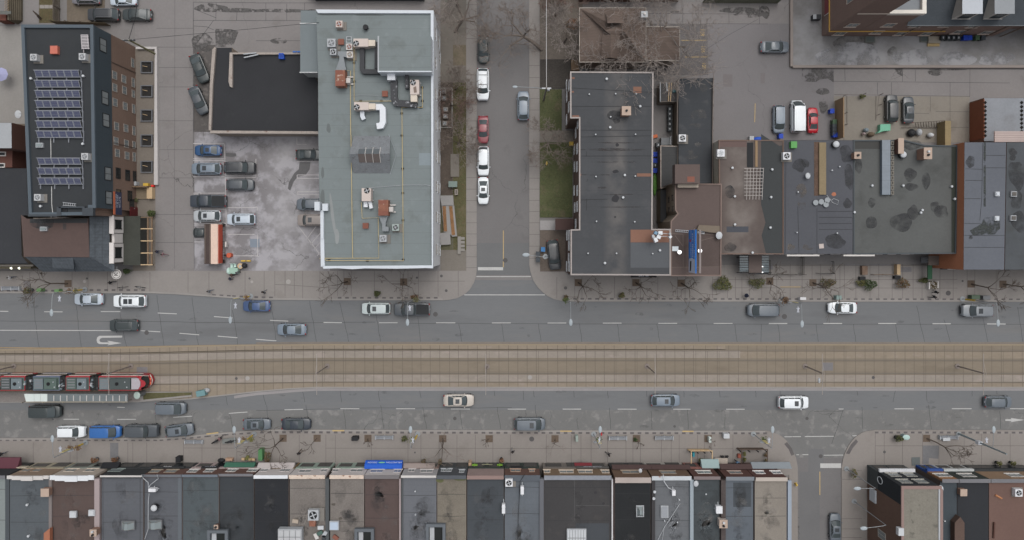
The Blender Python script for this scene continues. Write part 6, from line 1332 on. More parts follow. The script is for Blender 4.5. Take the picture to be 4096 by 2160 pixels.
row(2,1406,1808,722,RF('n',(96,99,103),lines=((1,1.6,.05,.3),)),mat('brown_brick_front',(104,82,66)),flat('pale_front',(148,146,140),.8),'light grey roofed row shop with rusty pale coping and brown fascia',par=mat('rust_pale_coping',(176,182,186),.7,.06,.4,.06,stain=((140,96,76),.6,1.4,.05,.8)),pw=.55,wins=((1570,680,2.4),),wf=B_((140,126,110)),awn=[(1372,1755,flat('brown_awning',(78,60,58),.7),.6,4.0)],fire=[(1404,1440,flat('dark_fire',(58,56,58),.8),.25),(1792,1826,flat('pale_blue_fire',(136,148,156),.6),.4)])
row(2,1828,2100,725,RF('o',(64,70,73)),mat('row_brick_dark',(88,60,54),.9,.08,.3,.1),flat('salmon_front',(140,92,84),.8),'dark slate roofed row shop with the pale teal awning',par=B_((116,104,104)),pw=.4,wins=((1930,678,2.2),),wf=OFFW,awn=[(1875,2050,flat('teal_awning',(136,158,158),.7),1.3,3.4)],fire=[(2104,2150,mat('dark_party_wall',(74,66,64),.9,.2,.6,.2),.5)])
def d20(m,z):S(2,3);prect(m,z,[(2225,780,2405,1025)],flat('felt_slate',(66,71,76),.9),.006)
row(2,2152,2440,728,RF('p',(88,95,103),lines=()),mat('row_brick_dark',(88,60,54)),Bk,'blue grey roofed row shop with red brick and brown canopy',par=flat('bluegrey_coping2',(112,118,124),.7),pw=.5,wins=((2245,680,2.),),wf=B_((156,136,126)),awn=[(2050,2365,flat('brown_awning',(78,60,58),.7),.7,3.9)],deco=d20)
row(2,2450,2775,734,GRAVB,mat('row_brick_dark',(88,60,54)),Bk,'beige gravel roofed end row shop with two white windows',par=flat('cream_stone',(168,158,148),.75),pw=.5,wins=((2490,680,1.5),(2660,680,1.5)),wf=flat('bright_frame',(206,202,200),.6),awn=[(2365,2755,flat('grey_awning',(124,132,138),.7),.9,3.6)],fire=[(2775,2812,flat('pale_blue_edge',(136,147,160),.6),.15)])
S(3,3)
XC=P(993,600).x;YC=P(993,600).y;zt=10.
rc=T('corner_building','three storey black and brick corner building with copper edged gravel roof','building',(XC+3.5,YC-8,.12))
xr=G(3072+1740*D,0,zt).x
COP=mat('copper_coping',(152,112,86),.6,.1,.4,.12,stain=((186,160,140),.6,1.,.1,.7))
DG=flat('corner_black_wall',(44,48,53),.8,var=.08)
yk=YC-12.0*0-G(0,2030,zt).y*0
YD=P(1315,1012,zt).y
m=M(DG);m.box(XC,YD,3.4,xr,YC,zt-.2);m.go('upper_wall',rc)
m=M(mat('corner_brick',(106,82,70),.9,.08,.3,.1));m.box(XC+.02,YC-30,.1,xr,YD-.01,zt-.3);m.go('brick_wall',rc)
m=M(flat('shop_dark',(66,72,74),.7));m.box(XC,YD,.1,xr,YC,3.39);m.go('shop_front',rc)
m=M(mat('mossy_gravel',(118,114,104),.95,.1,.4,.18,4.,stain=((84,82,76),.6,1.,.08,.7)));m.rect(XC+.3,YC-30,xr-.35,YC-.4,zt-.1);m.go('roof',rc)
m=M(COP);m.box(XC-.06,YC-30,zt-.15,XC+.32,YC-.42,zt+.05);m.box(XC-.06,YC-.4,zt-.15,xr+.1,YC+.06,zt+.06);m.box(xr-.12,YC-30,zt-.15,xr+.28,YC-.42,zt+.05);m.use(LGREY).box(xr-.36,YC-30,zt-.15,xr-.13,YC-.42,zt+.02);m.go('coping',rc)
frN=wframe((xr,YC),(XC,YC));Lx=xr-XC
for z in(5.,7.9):
 for s_ in(.3,.72):window(rc,frN,Lx*s_,z,1.7,1.5,B_((156,154,148)),GLASSL,sill=B_((160,158,150)),bars=1)
m=M(flat('white_cornice',(196,198,202),.6));m.box(XC+.1,YC,3.3,xr-.1,YC+.5,3.7);m.go('cornice',rc);m=M(GLASS);m.box(XC+.5,YC,.5,XC+2.4,YC+.04,3.1);m.box(XC+2.8,YC,.5,xr-.4,YC+.04,3.1);m.go('shop_window',rc)
frWc=wframe((XC,YC),(XC,YC-30))
for y in(9.5,12.2):window(rc,frWc,y,4.6,1.3,2.2,B_((162,156,146)),GLASSL,bars=1)
m=M(flat('white_panel',(176,182,188),.6));wb(m,frWc,3.2,5.2,1.3,3.0,0,.25);m.go('side_panel',rc);m=M(B_((190,196,200)));
for k in range(16):
 a0=2*math.pi*k/16;p0=Vector((XC-.12,YC-1.1+.55*math.cos(a0),4.2+.7*math.sin(a0)));a1=2*math.pi*(k+1)/16;p1=Vector((XC-.12,YC-1.1+.55*math.cos(a1),4.2+.7*math.sin(a1)));m.tube([p0,p1],.06,n=4,cap=False)
m.go('ring_sign',rc)
def serow(x0,x1,roof,up,lab,wx=None,zt=7.,fr=None):
 xa=G(3072+x0*D,0,zt).x+.03;xb=G(3072+x1*D,0,zt).x-.03;xa=max(xa,globals()['xr']+.3)
 r=T('row_shop',lab,'shop',((xa+xb)/2,YC,.12),'shops east of the corner building');m=M(B_((96,86,82)));m.box(xa,YC-35,.1,xb,YC-.35,zt-.5);m.go('side_wall',r);m=M(roof);m.rect(xa,YC-35,xb,YC-.4,zt-.45);m.go('roof',r);m=M(up);m.box(xa,YC-.35,3.2,xb,YC,zt);m.go('upper_facade',r);m=M(fr or DKW);m.box(xa,YC-.35,.1,xb,YC,3.19);m.box(xa,YC+.0,2.7,xb,YC+.35,3.3);m.go('shop_front',r)
 m=M(GLASS);m.box(xa+.3,YC,.4,(xa+xb)/2-.2,YC+.04,2.6);m.go('shop_window',r);m=M(GLASS);m.box((xa+xb)/2+.2,YC,.15,xb-.3,YC+.04,2.6);m.go('door',r)
 m=M(GREYP);m.box(xa,YC-.5,zt,xb,YC+.08,zt+.05);m.go('parapet',r)
 f=wframe((xb,YC),(xa,YC));window(r,f,(xb-xa)/2,5.2,2.2,1.4,OFFW,GLASSL,sill=OFFW,bars=2)
 return r
serow(1750,1920,RF('se1',(62,70,76),lines=()),flat('orange_front',(150,106,70),.8),'narrow dark blue roofed shop with an orange front next to the corner building',fr=flat('cobalt_front',(44,78,150),.7))
serow(1922,2240,RF('se2',(46,48,52),lines=()),flat('green_black_wall',(50,56,52),.8),'black roofed shop with white fascia east of the corner building',fr=flat('white_fascia',(176,180,180),.7))
serow(2242,2900,RF('se3',(104,80,72),lines=(),stain=((94,74,70),.56,.4,.2,.5)),mat('tan_front',(136,110,86),.85),'red brown roofed shop at the lower right frame corner')
m=M(mat('stair_wedge',(90,72,64),.9));S(3,3);a=P(1875,1358,7.4);b=P(1965,1170,7.4);m.prism([P(1870,1180,7.4),P(1925,1120,7.4),P(1968,1180,7.4),P(1968,1420,7.4),P(1870,1420,7.4)],6.5,7.6);tag(m.go('roof_stair_hut'),'brown stair hut at the bottom edge between the black roofs','hut')
BARK=mat('dark_bark',(74,64,56),.9,.12,1.,.2,5.);BARKG=mat('grey_bark',(112,102,94),.9,.1,1.,.2,5.);TWIG=mat('brown_twig',(116,105,97),.9,.1,1.,.15,4.);TWIGP=mat('pale_twig',(132,123,117),.9,.1,1.,.15,4.);TWIGR=mat('reddish_twig',(112,90,82),.9,.1,1.,.15,4.);TWIGD=mat('dark_twig',(84,74,66),.9,.1,1.,.15,4.)
def bare_tree(name,lab,base,h,spread,seed,lean=(0,0),trunk_r=.11,depth=5,kids_=(3,3,3,3,3),bark=BARK,twig=TWIGD,fork=.3,up=.45,rt=.018,grp=None,twz=1.,maxr=None,limb=(4,5)):
 rd=random.Random(seed);base=Vector(base);r=T(name,lab,'tree',base,grp);tm=M(bark);cm=M(twig)
 def grow(p,d,L,rad,lv):
  pts=[p];q=p
  n=3 if lv<2 else 2
  for k in range(n):
   d=(d+Vector((rd.gauss(0,.12),rd.gauss(0,.12),rd.gauss(0,.07)))).normalized();q=q+d*(L/n);pts.append(q)
  mm=tm if lv<=1 else cm
  e=max(rt,rad*.62);mm.tube(pts,rad,e,n=5 if lv<2 else 3,cap=lv==0)
  if lv>=depth:return
  for i in range(kids_[min(lv,len(kids_)-1)]):
   a=rd.uniform(0,6.283);t=1. if i==0 else rd.uniform(.35,1.)
   s_=pts[-1]if t>.95 else pts[1].lerp(pts[-1],t)
   side=Vector((math.cos(a),math.sin(a),rd.uniform(-.1,.5)*up*2)).normalized()
   nd=(d*rd.uniform(.55,1.)+side*rd.uniform(.5,1.)*spread).normalized()
   if nd.z<-.05:nd.z=.05
   grow(s_,nd,L*rd.uniform(.6,.85),max(rt,e*rd.uniform(.6,.8)),lv+1)
 top=base+Vector((lean[0],lean[1],h*fork));tm.tube([base,base.lerp(top,.5)+Vector((rd.gauss(0,.05),rd.gauss(0,.05),0)),top],trunk_r*1.25,trunk_r,n=7)
 ld=Vector((lean[0],lean[1],0))
 ld=ld/(h*fork)if h else ld
 k=limb[0]
 for i in range(k):
  a=6.283*i/k+rd.uniform(-.4,.4);nd=Vector((math.cos(a)*spread,math.sin(a)*spread,up*1.6)).normalized()+ld*.8
  grow(top,nd.normalized(),h*(1-fork)*.42,trunk_r*.7,1)
 tm.go('trunk',r,60);cm.go('crown',r);return r
ST='bare street trees in square soil pits'
SD=[('bare street tree left of the yellow banner lamp',(-2.2,.2),7,.9),('bare street tree before the white block, left of two',(-.5,-.2),7,.95),('bare street tree before the white block, right of two',(.2,-.3),7,1.),('bare street tree before the dark long block, nearest the corner',(.8,-.9),7,1.),('bare street tree under the black shop sign',(.7,-.9),6.2,.8),('bare street tree before the billboard building, many bent limbs',(1.0,-1.1),7.5,.95),('bare street tree left of the four patio hedges',(-.6,-.6),7,1.),('bare street tree amid the patios with a dense shrub below',(1.3,-1.),8,1.05),('bare street tree by the flower stand on the right',(2.0,-.8),7.,.9),('bare street tree at the right edge of the north sidewalk',(2.2,-.5),7,.9),('widest bare tree on the south sidewalk, before the green awning',(-.9,-1.1),8,1.05),('small bare sapling before the ochre front',(-.9,-1.2),3.6,.8),('faint sapling before the blue awning shops',(.1,-.5),2.,.6),('fine twigged bare tree before the charcoal front',(.1,-1.6),6.5,1.1),('thin sapling before the slate roofed green front',(-.4,-.3),2.2,.6),('small bare tree before the four window brick shop',(-.2,-1.),3.6,1.1),('small sapling with green leaves at its foot',(.3,-.8),2.,.7),('thin sapling near the far end of the southern row',(.3,-.4),2.2,.7),('bare tree leaning east on the southeast sidewalk',(2.6,-1.6),6.5,.9)]
for i,((c,r,x,y),(lb,ln,h,sp))in enumerate(zip(PITS,SD)):
 S(c,r);p=P(x,y);fine=i in(13,15)
 bare_tree('street_tree',lb,(p.x,p.y,.14),h*.88,sp,100+i*3,lean=(ln[0]*.75,ln[1]*.6),trunk_r=.085 if h>5 else .04,depth=4 if h>5 else 3,kids_=(3,2,3,3),bark=BARK,twig=TWIG if fine else TWIGD,fork=.28,up=.38,rt=.018 if fine else .026,grp=ST,limb=(4 if h>5 else 3,0))
S(2,0)
p=P(1390,640);bare_tree('large_bare_tree','very large bare tree spreading over the brown hip roof and stalls',(p.x,p.y,.05),14.5,1.15,5,lean=(.3,1.0),trunk_r=.34,depth=6,kids_=(3,4,3,3,3),bark=BARKG,twig=TWIGP,fork=.22,up=.4,rt=.021,limb=(7,0))
S(2,0);p=P(520,430);bare_tree('bare_tree','pale bare tree in front of the brown house, dense twigs',(p.x,p.y,.13),7.5,1.,6,lean=(.4,.3),trunk_r=.14,depth=5,kids_=(3,4,4,4),bark=BARKG,twig=TWIGP,fork=.25,up=.5,rt=.02,limb=(5,0))
p=P(440,170);bare_tree('bare_tree','reddish bare shrub tree at the upper front yard corner',(p.x,p.y,.13),5.5,.9,7,lean=(0,.6),trunk_r=.1,depth=5,kids_=(3,3,3,4),bark=BARK,twig=TWIGR,fork=.12,up=.6,rt=.018,limb=(6,0))
p=P(300,500);bare_tree('bare_tree','large bare boulevard tree reaching over the side street from its east side',(p.x,p.y,.13),10,1.15,8,lean=(-3.,1.2),trunk_r=.26,depth=5,kids_=(3,3,4,4),bark=BARKG,twig=TWIG,fork=.3,up=.35,rt=.02,limb=(4,0))
S(1,0)
p=P(2000,320);bare_tree('bare_tree','tall bare tree on the lawn strip reaching over the black car',(p.x,p.y,.06),9.5,1.1,9,lean=(1.6,1.2),trunk_r=.2,depth=5,kids_=(3,3,4,4),bark=BARKG,twig=TWIG,fork=.28,up=.4,rt=.02,limb=(5,0))
p=P(2030,60);bare_tree('bare_tree','bare tree at the top edge west of the side street',(p.x,p.y,.06),9,1.1,10,lean=(-.4,.8),trunk_r=.18,depth=5,kids_=(3,3,4,4),bark=BARKG,twig=TWIGP,fork=.28,up=.4,rt=.02,limb=(5,0))
p=P(2010,905);bare_tree('bare_tree','small bare tree by the upper condensers',(p.x,p.y,.06),5,1.,11,lean=(.2,.1),trunk_r=.08,depth=5,kids_=(3,3,3,4),bark=BARK,twig=TWIG,fork=.2,up=.45,rt=.02,limb=(6,0))
p=P(1960,1060);bare_tree('bare_tree','bushy bare tree over the lower condensers',(p.x,p.y,.06),4.8,1.,12,lean=(.2,-.2),trunk_r=.08,depth=5,kids_=(3,3,3,4),bark=BARK,twig=TWIGR,fork=.15,up=.5,rt=.018,limb=(6,0))
S(1,1);p=P(2030,90);bare_tree('bare_tree','bare tree on the brown lawn beside the white suv',(p.x,p.y,.06),5.6,1.1,13,lean=(.3,0),trunk_r=.1,depth=5,kids_=(3,3,3,4),bark=BARK,twig=TWIG,fork=.2,up=.42,rt=.02,limb=(6,0))
S(2,1);p=P(352,90);bare_tree('bare_tree','bare umbrella shaped tree on the green front lawn',(p.x,p.y,.14),6.4,1.1,14,lean=(.1,-.2),trunk_r=.12,depth=5,kids_=(3,3,3,4),bark=BARKG,twig=TWIG,fork=.25,up=.42,rt=.02,limb=(6,0))
S(0,0);p=P(395,185);m=M(BARK);m.tube([P(330,108,1.5),P(375,150,1.),P(400,180,.3)],.08,.25,n=6);tag(m.go('tree_stump'),'leaning cut tree trunk at the edge of the olive lawn','tree trunk')
def leafmat(k,rgb):return mat('leaf_'+k,rgb,.8,.22,1.2,.3,6.)
LV={'g':leafmat('green',(72,84,44)),'o':leafmat('olive',(92,90,58)),'d':leafmat('deep_green',(60,78,48)),'y':leafmat('yellow_green',(104,104,54)),'b':leafmat('brown',(108,82,58)),'r':leafmat('rust',(134,90,66))}
def shrub(name,lab,c,rx,ry,h,k,seed,n=260,pot=None,grp=None,cat='shrub',ls=.11,box=False):
 rd=random.Random(seed);c=Vector(c);r=T(name,lab,cat,c,grp);z0=c.z
 if pot:
  m=M(pot[0]);m.cyl((c.x,c.y),pot[1]*.8,z0,z0+pot[2],12,pot[1]);m.go('pot',r);z0+=pot[2]*.9
 m=M(BARK)
 for i in range(5):a=i*1.26;m.tube([(c.x,c.y,z0),(c.x+rx*.5*math.cos(a),c.y+ry*.5*math.sin(a),z0+h*.6)],.03,.012,n=4)
 m.go('stem',r)
 m=M(LV[k[0]])
 for i in range(n):
  m.use(LV[k[rd.randrange(len(k))]])
  if box:p=Vector((rd.uniform(-rx,rx),rd.uniform(-ry,ry),h*rd.random()**.5))
  else:
   a=rd.uniform(0,6.283);e=rd.random()**.5;s_=rd.uniform(.78,1.05)+.18*math.sin(a*3+seed);p=Vector((rx*e*s_*math.cos(a),ry*e*s_*math.sin(a),h*(.25+.75*math.sqrt(max(0,1-e*e*.9)))*rd.uniform(.72,1.)))
  p+=Vector((c.x,c.y,z0));u=Vector((rd.gauss(0,1),rd.gauss(0,1),rd.gauss(0,.5))).normalized();v=u.cross(Vector((rd.gauss(0,1),rd.gauss(0,1),rd.gauss(0,1)))).normalized();l=ls*rd.uniform(.7,1.4)
  m.add([p-u*l,p+v*l*.55,p+u*l,p-v*l*.55],[(0,1,2,3)])
 m.go('foliage',r);return r
POT=flat('planter_grey',(92,94,96),.8);POTB=flat('planter_black',(52,54,54),.7);TC=flat('terracotta_planter',(130,84,64),.8)
def sh(c,r_,x,y,rx,ry,h,k,lab,name='shrub',n=260,pot=None,cat='shrub',grp=None,z=.12,ls=.11):
 S(c,r_);p=P(x,y,h*.5);s_=D*K;return shrub(name,lab,(p.x,p.y,z),rx*s_,ry*s_,h,k,int(x*7+y),n,pot,grp,cat,ls)
sh(2,2,2115,140,98,74,1.5,'goy','bushy bright evergreen hedge block right of the billboard building','hedge',700)
sh(2,2,2465,130,85,52,1.1,'gyo','leafy planter hedge with yellow flowers beside the patio','hedge',420)
sh(3,2,600,130,80,48,1.4,'oob','thin brownish shrub beneath the patio tree','shrub',380)
sh(3,2,935,128,52,36,1.2,'yo','yellowish leafy half of the paired patio bushes','shrub',260);sh(3,2,1022,148,72,56,1.4,'gd','dark green spiky half of the paired patio bushes','shrub',420)
sh(3,2,1350,135,72,55,1.3,'obb','brown dying shrub right of the evergreen patio bush','shrub',360)
sh(3,2,1560,105,50,24,.9,'og','low olive shrub behind the flower stand')
sh(0,1,1528,790,44,36,1.5,'g','round green bush at the corner of the pergola','bush',300);sh(0,2,1282,12,42,26,1.2,'gd','dark green bush below the round blade sign','bush',260)
sh(0,1,1360,655,34,26,.9,'og','wispy plant by the brick wall deck','bush',120)
sh(1,2,1225,235,34,30,1.,'go','potted green shrub at the kerb behind the pale suv','planter_shrub',220,(POT,.4,.5),'planter');sh(1,2,1600,272,42,28,1.1,'obr','ragged planter shrub by the kerb lamp over the pickup','planter_shrub',200,(POT,.35,.5),'planter')
sh(2,2,540,275,28,26,.9,'ob','planter shrub at the north corner lamp','planter_shrub',150,(POT,.35,.5),'planter');sh(2,2,1100,252,30,30,1.,'gbo','planter shrub at the kerb mid block','planter_shrub',180,(POT,.35,.5),'planter')
sh(0,2,305,205,48,36,1.1,'obg','planter shrub at the north kerb near the left frame edge','planter_shrub',220,(POT,.4,.5),'planter')
sh(3,2,165,288,30,20,.8,'br','brown wilted planter by the two patio lamps','planter_shrub',110,(POT,.3,.5),'planter')
sh(1,3,1497,330,32,30,.9,'go','planter shrub at the south kerb lamp','planter_shrub',170,(POT,.35,.5),'planter')
sh(3,3,1298,328,42,34,1.,'go','planter shrub beside the pale mint box','planter_shrub',220,(POTB,.4,.5),'planter')
sh(0,3,968,545,38,26,1.,'rb','rust leaved potted shrub by the cream fronts, left of two','planter_shrub',170,(POT,.3,.5),'planter');sh(0,3,1175,540,38,26,1.,'rb','rust leaved potted shrub by the cream fronts, right of two','planter_shrub',170,(POT,.3,.5),'planter')
for k,(x,lb)in enumerate(((1690,'left'),(1855,'right'))):sh(1,3,x,560,22,28,1.2,'bo','dry brown potted plant beside the charcoal front, '+lb+' one','planter_shrub',120,(POTB,.25,.5),'planter')
sh(1,3,2470,545,24,28,1.2,'br','dark rusty potted plant at the green front corner','planter_shrub',120,(POTB,.25,.5),'planter')
sh(2,3,1240,345,20,20,.7,'gd','small green plant growing in a soil pit','shrub',90)
sh(1,3,120,530,34,70,1.6,'ob','ragged brown shrub at the end of the green market stand','shrub',260)
for k,(x,lb)in enumerate(((2305,'left'),(2445,'right'))):sh(3,3,x,578,28,22,.9,'yo','potted yellowish plant by the southeast shops, '+lb+' one','planter_shrub',120,(POTB,.25,.4),'planter')
sh(3,3,862,685,26,50,1.6,'gyb','hanging plant pair beside the corner building','planter_shrub',170)
sh(3,0,945,970,34,22,.8,'yg','small yellow green shrub on the courtyard fence','shrub',140,z=.04)
sh(2,0,600,240,70,60,1.,'br','leafless brown hedge against the brown house','hedge',260,z=.13)
def grass(poly,dens,k,z,lab,seed):
 rd=random.Random(seed);m=M(LV[k[0]]);ps=[G(x,y)for x,y in poly];x0=min(p.x for p in ps);x1=max(p.x for p in ps);y0=min(p.y for p in ps);y1=max(p.y for p in ps)
 for i in range(int((x1-x0)*(y1-y0)*dens)):
  x=rd.uniform(x0,x1);y=rd.uniform(y0,y1);m.use(LV[k[rd.randrange(len(k))]]);a=rd.uniform(0,6.28);l=rd.uniform(.05,.12);dx,dy=l*math.cos(a),l*math.sin(a)
  m.add([(x-dy*.5,y+dx*.5,z),(x+dy*.5,y-dx*.5,z),(x+dx*1.4,y+dy*1.4,z+l*.7)],[(0,1,2)])
 o=m.go('grass');o['kind']='stuff';tag(o,lab,'grass',kind='stuff')
grass([(2159,358),(2247,522)],30,'dog',.135,'green grass of the northern front lawn',1);grass([(2159,570),(2290,870)],30,'dog',.135,'green grass of the southern front lawn',2);grass([(1812,330),(1865,1000)],25,'oob',.055,'brownish grass strip along the white block',3);grass([(157,-40),(240,90)],20,'ob',.035,'olive grass behind the timber fence',4)
LP=flat('lamp_grey',(138,143,146),.4,metal=.2);BANY=flat('yellow_banner',(186,172,110),.7);YP=flat('pole_yellow_band',(196,160,40),.6)
def lamp(lab,base,head,zt=8.,banner=None,deco=False,bask=(),band_=False,grp='street lamps along the main road',adir=None,arm=2.5):
 b=Vector((base[0],base[1],.12));r=T('street_lamp',lab,'street lamp',b,grp)
 m=M(LP);m.cyl((b.x,b.y),.42,.12,.2,14);m.go('base',r)
 m=M(LP);m.tube([(b.x,b.y,.15),(b.x,b.y,zt)],.08,.05,n=8);
 if band_:m.use(YP);m.cyl((b.x,b.y),.125,.9,3.2,8)
 m.go('pole',r)
 d=Vector((head[0]-b.x,head[1]-b.y,0));d=d.normalized()if adir is None else Vector(adir);e=b+d*arm
 m=M(LP);m.tube([(b.x,b.y,zt-.1),(b.x+d.x*.5,b.y+d.y*.5,zt+.15),(e.x,e.y,zt+.3)],.045,.035,n=6);m.go('arm',r)
 h=e+d*.45;m=M(flat('lamp_head',(150,160,166),.4));m.sph((h.x,h.y,zt+.32),.27+.28*abs(d.x),.27+.28*abs(d.y),.11,12,6);m.go('lamp_head',r)
 if banner:
  m=M(BANY);x=b.x+banner;m.box(min(b.x,x),b.y-.02,3.6,max(b.x,x),b.y+.02,5.4);m.go('banner',r);m=M(LGREY);m.sph((b.x-banner*.5,b.y,4.6),.34,.08,.62,8,5);m.go('sign_disc',r)
 if deco:
  m=M(flat('winter_ornament',(176,180,190),.5));z=6.6;x=b.x+.1;y=b.y+d.y*.9
  for a,l in((90,.42),(40,.3),(140,.3),(255,.5),(285,.5)):m.tube([(x,y,z),(x+l*math.cos(R(a)),y+l*math.sin(R(a)),z)],.09,.07,n=4)
  m.sph((x,y,z),.17,.2,.1,7,4);m.go('ornament',r)
 for(dx,k)in bask:
  rd=random.Random(int(dx*100));mm=M(LV[k]);
  for i in range(60):
   p=Vector((b.x+dx+rd.gauss(0,.22),b.y+rd.gauss(0,.22),3.3+rd.gauss(0,.15)));u=Vector((rd.gauss(0,1),rd.gauss(0,1),rd.gauss(0,.5))).normalized();v=u.cross(Vector((0,0,1))).normalized();mm.add([p-u*.12,p+v*.08,p+u*.12,p-v*.08],[(0,1,2,3)])
  mm.go('flower_basket',r)
 return r
def lp(c,r_,bx,by,**k):S(c,r_);p=P(bx,by);return p
for(c,r_,bx,by,s,lab,ban,dec,bk,bd)in((0,2,860,195,-1,'north kerb lamp post with yellow band near the left frame edge',-.8,1,((-.5,'b'),(.5,'o')),1),(0,2,2525,262,-1,'north kerb lamp post with yellow band above the blue sedan',-.8,1,((.5,'b'),),1),(1,2,1600,285,-1,'north kerb lamp post with ornament over the grey pickup',0,1,((.6,'o'),),0),(2,2,546,285,-1,'plain north kerb lamp post at the side street corner',0,0,((-.4,'g'),),0),(3,2,125,300,-1,'north kerb lamp post with yellow banner before the patios',.7,1,((-.6,'b'),),0),(3,2,1950,290,-1,'north kerb lamp post with yellow band, rightmost',0,0,(),1),(0,3,868,375,1,'south kerb lamp post with yellow band near the blue minivan',-.8,1,((-.6,'b'),(.6,'b')),1),(0,3,2561,290,1,'south kerb lamp post by the motorcycle',-.7,1,((.6,'y'),(-.5,'b')),1),(1,3,1628,290,1,'south kerb lamp post before the grey upper wall shop',0,1,((-.5,'y'),),1),(2,3,820,290,1,'south kerb lamp post with yellow banner before the brown fascia',.6,1,((.4,'g'),),0),(2,3,2425,290,1,'south kerb lamp post at the southwest corner of the side street',.6,1,((.5,'g'),),0),(3,3,1910,290,1,'south kerb lamp post on the southeast sidewalk',0,1,(),0)):
 S(c,r_);p=P(bx,by);lamp(lab,p,(p.x,p.y+s*3),8.,ban,dec,bk,bd)
S(3,3);p=P(785,638);lamp('side street lamp at the corner building',p,(p.x-3,p.y),9.,None,False,(),adir=(-1,.02,0),arm=2.4,grp='lamps on the side streets');
p=P(862,965);lamp('side street lamp with curved arm at the bottom edge',p,(p.x-3,p.y),9.6,None,False,(),adir=(-1,-.1,0),arm=3.,grp='lamps on the side streets')
S(2,1);p=P(335,1222);lamp('side street lamp by the grey bins',p,(p.x-3,p.y),7.,None,False,(),adir=(-.99,.12,0),arm=2.9,grp='lamps on the side streets')
S(2,0);up=T('utility_pole','grey wood utility pole with lamp arm on the front lawn','pole',P(318,1010));b=P(318,1010);zt=9.
m=M(flat('grey_wood_pole',(118,112,106),.9,var=.1));m.tube([(b.x,b.y,.1),(b.x,b.y,zt)],.16,.12,n=8);m.go('pole',up)
m=M(LP);m.tube([(b.x,b.y,zt-.9),(b.x-1.2,b.y+.1,zt-.4),(b.x-4.3,b.y+.25,zt-.3)],.05,n=6);m.go('arm',up);m=M(MATS['lamp_head']);m.sph((b.x-4.7,b.y+.25,zt-.3),.4,.2,.1,10,5);m.go('lamp_head',up);m=M(STEEL);m.box(b.x-.7,b.y-.08,zt-.3,b.x+.7,b.y+.08,zt-.1);m.cyl((b.x+.35,b.y),.22,zt-1.6,zt-.8,8);m.go('transformer',up)
m=M(flat('pale_cable',(150,150,150),.5));yy=G(0,-120,9).y;m.tube([(b.x,b.y,zt-.15),(b.x,(b.y+yy)/2,zt-.6),(b.x,yy,zt-.15)],.05,n=4);tag(m.go('overhead_cable'),'pale overhead cable running north from the lawn pole','cable')
S(0,0);b=P(1575,550);up=T('utility_pole','leaning looking mossy wood utility pole with crossarm over the driveway','pole',b);m=M(mat('mossy_pole',(116,112,82),.9,.1,1.,.15,4.));m.tube([(b.x,b.y,.05),(b.x,b.y,8.2)],.17,.13,n=8);m.go('pole',up);m=M(DGREY);m.box(b.x-1.,b.y-.08,7.8,b.x+.8,b.y+.08,8.);m.go('crossarm',up);m=M(STEEL)
for q in(-.8,0,.6):m=M(STEEL);m.cyl((b.x+q,b.y),.06,8.,8.25,6);m.go('insulator',up)
tp=Vector((b.x,b.y,8.2))
m=M(BLACK);S(1,0);m.tube([tp,tp.lerp(P(620,205,10.6),.5)-Vector((0,0,.6)),P(635,225,10.8)],.03,n=4);tag(m.go('overhead_cable'),'dark cable from the driveway pole to the white block','cable')
m=M(BLACK);S(0,0);e=P(1390,-60,9);m.tube([tp,tp.lerp(e,.5)-Vector((0,0,.5)),e],.04,n=4);tag(m.go('overhead_cable'),'dark cable running north over the parked black sedans','cable')
m=M(BLACK);S(2,0);m.tube([P(1960,492,6),P(2200,340,5.6),P(2480,190,6)],.025,n=4);tag(m.go('overhead_cable'),'thin dark cable sagging over the rear parking lot','cable')
def tpole(lab,base,h=6.4,boxy=False):
 b=Vector((base[0],base[1],.12));r=T('tram_wire_pole',lab,'pole',b,'tram wire poles in the track median');TP=flat('tram_pole_grey',(122,112,106),.6)
 m=M(TP);m.cyl((b.x,b.y),.42,.12,.22,14);m.go('base',r);m=M(TP);m.tube([(b.x,b.y,.2),(b.x,b.y,h)],.12,.09,n=8);m.go('pole',r)
 m=M(flat('tram_arm',(150,142,136),.5));m.tube([(b.x,b.y-3.3,h-.1),(b.x,b.y+3.0,h-.1)],.05,n=5);m.tube([(b.x,b.y-1.8,h-.1),(b.x,b.y,h+.5),(b.x,b.y+1.8,h-.1)],.025,n=4);m.go('crossarm',r)
 if boxy:m=M(LGREY);m.sph((b.x-.45,b.y-1.1,h-.2),.2,.45,.2,8,5);m.go('signal_box',r)
for c,x,y,lab in((0,145,965,'tram pole beside the streetcar roof, leftmost'),(0,1322,965,'tram pole over the streetcar front'),(1,720,965,'tram pole in the median below the silver blue sedan'),(1,2325,968,'tram pole in the median near the frame centre'),(2,1357,965,'tram pole in the median right of centre'),(3,370,965,'tram pole with a white signal box'),(3,1900,965,'tram pole in the median near the right edge')):
 S(c,2);tpole(lab,P(x,y),boxy=(c==3 and x==370))
S(0,2);zr=3.35;tr=T('streetcar','long red articulated streetcar stopped at the platform shelter','streetcar',(P(700,1090,0).x,P(0,1095,0).y,.13))
RED=flat('tram_red',(166,26,38),.35,var=.03,spec=.5,coat=.4);WHB=flat('tram_white_band',(196,186,178),.5);TGL=flat('tram_glass',(44,48,48),.1,var=.1,spec=.5)
yn=P(0,1072,zr).y;ys=P(0,1213,zr).y;xf=P(1505,1100,2.).x;yc=(yn+ys)/2;hw=(yn-ys)/2
def tbox(m,x0,x1,z0,z1,o=0.):m.box(x0,ys-o,z0,x1,yn+o,z1)
RG=mat('tram_roof_green',(78,94,88),.7,.08,.6,.08,3.);RGY=flat('tram_roof_grey',(102,114,119),.6);RGD=flat('tram_roof_dark',(70,78,78),.7)
secs=[(-1500,-700,0),(-690,-10,1),(0,250,0),(330,600,1),(660,900,0),(990,1385,0)]
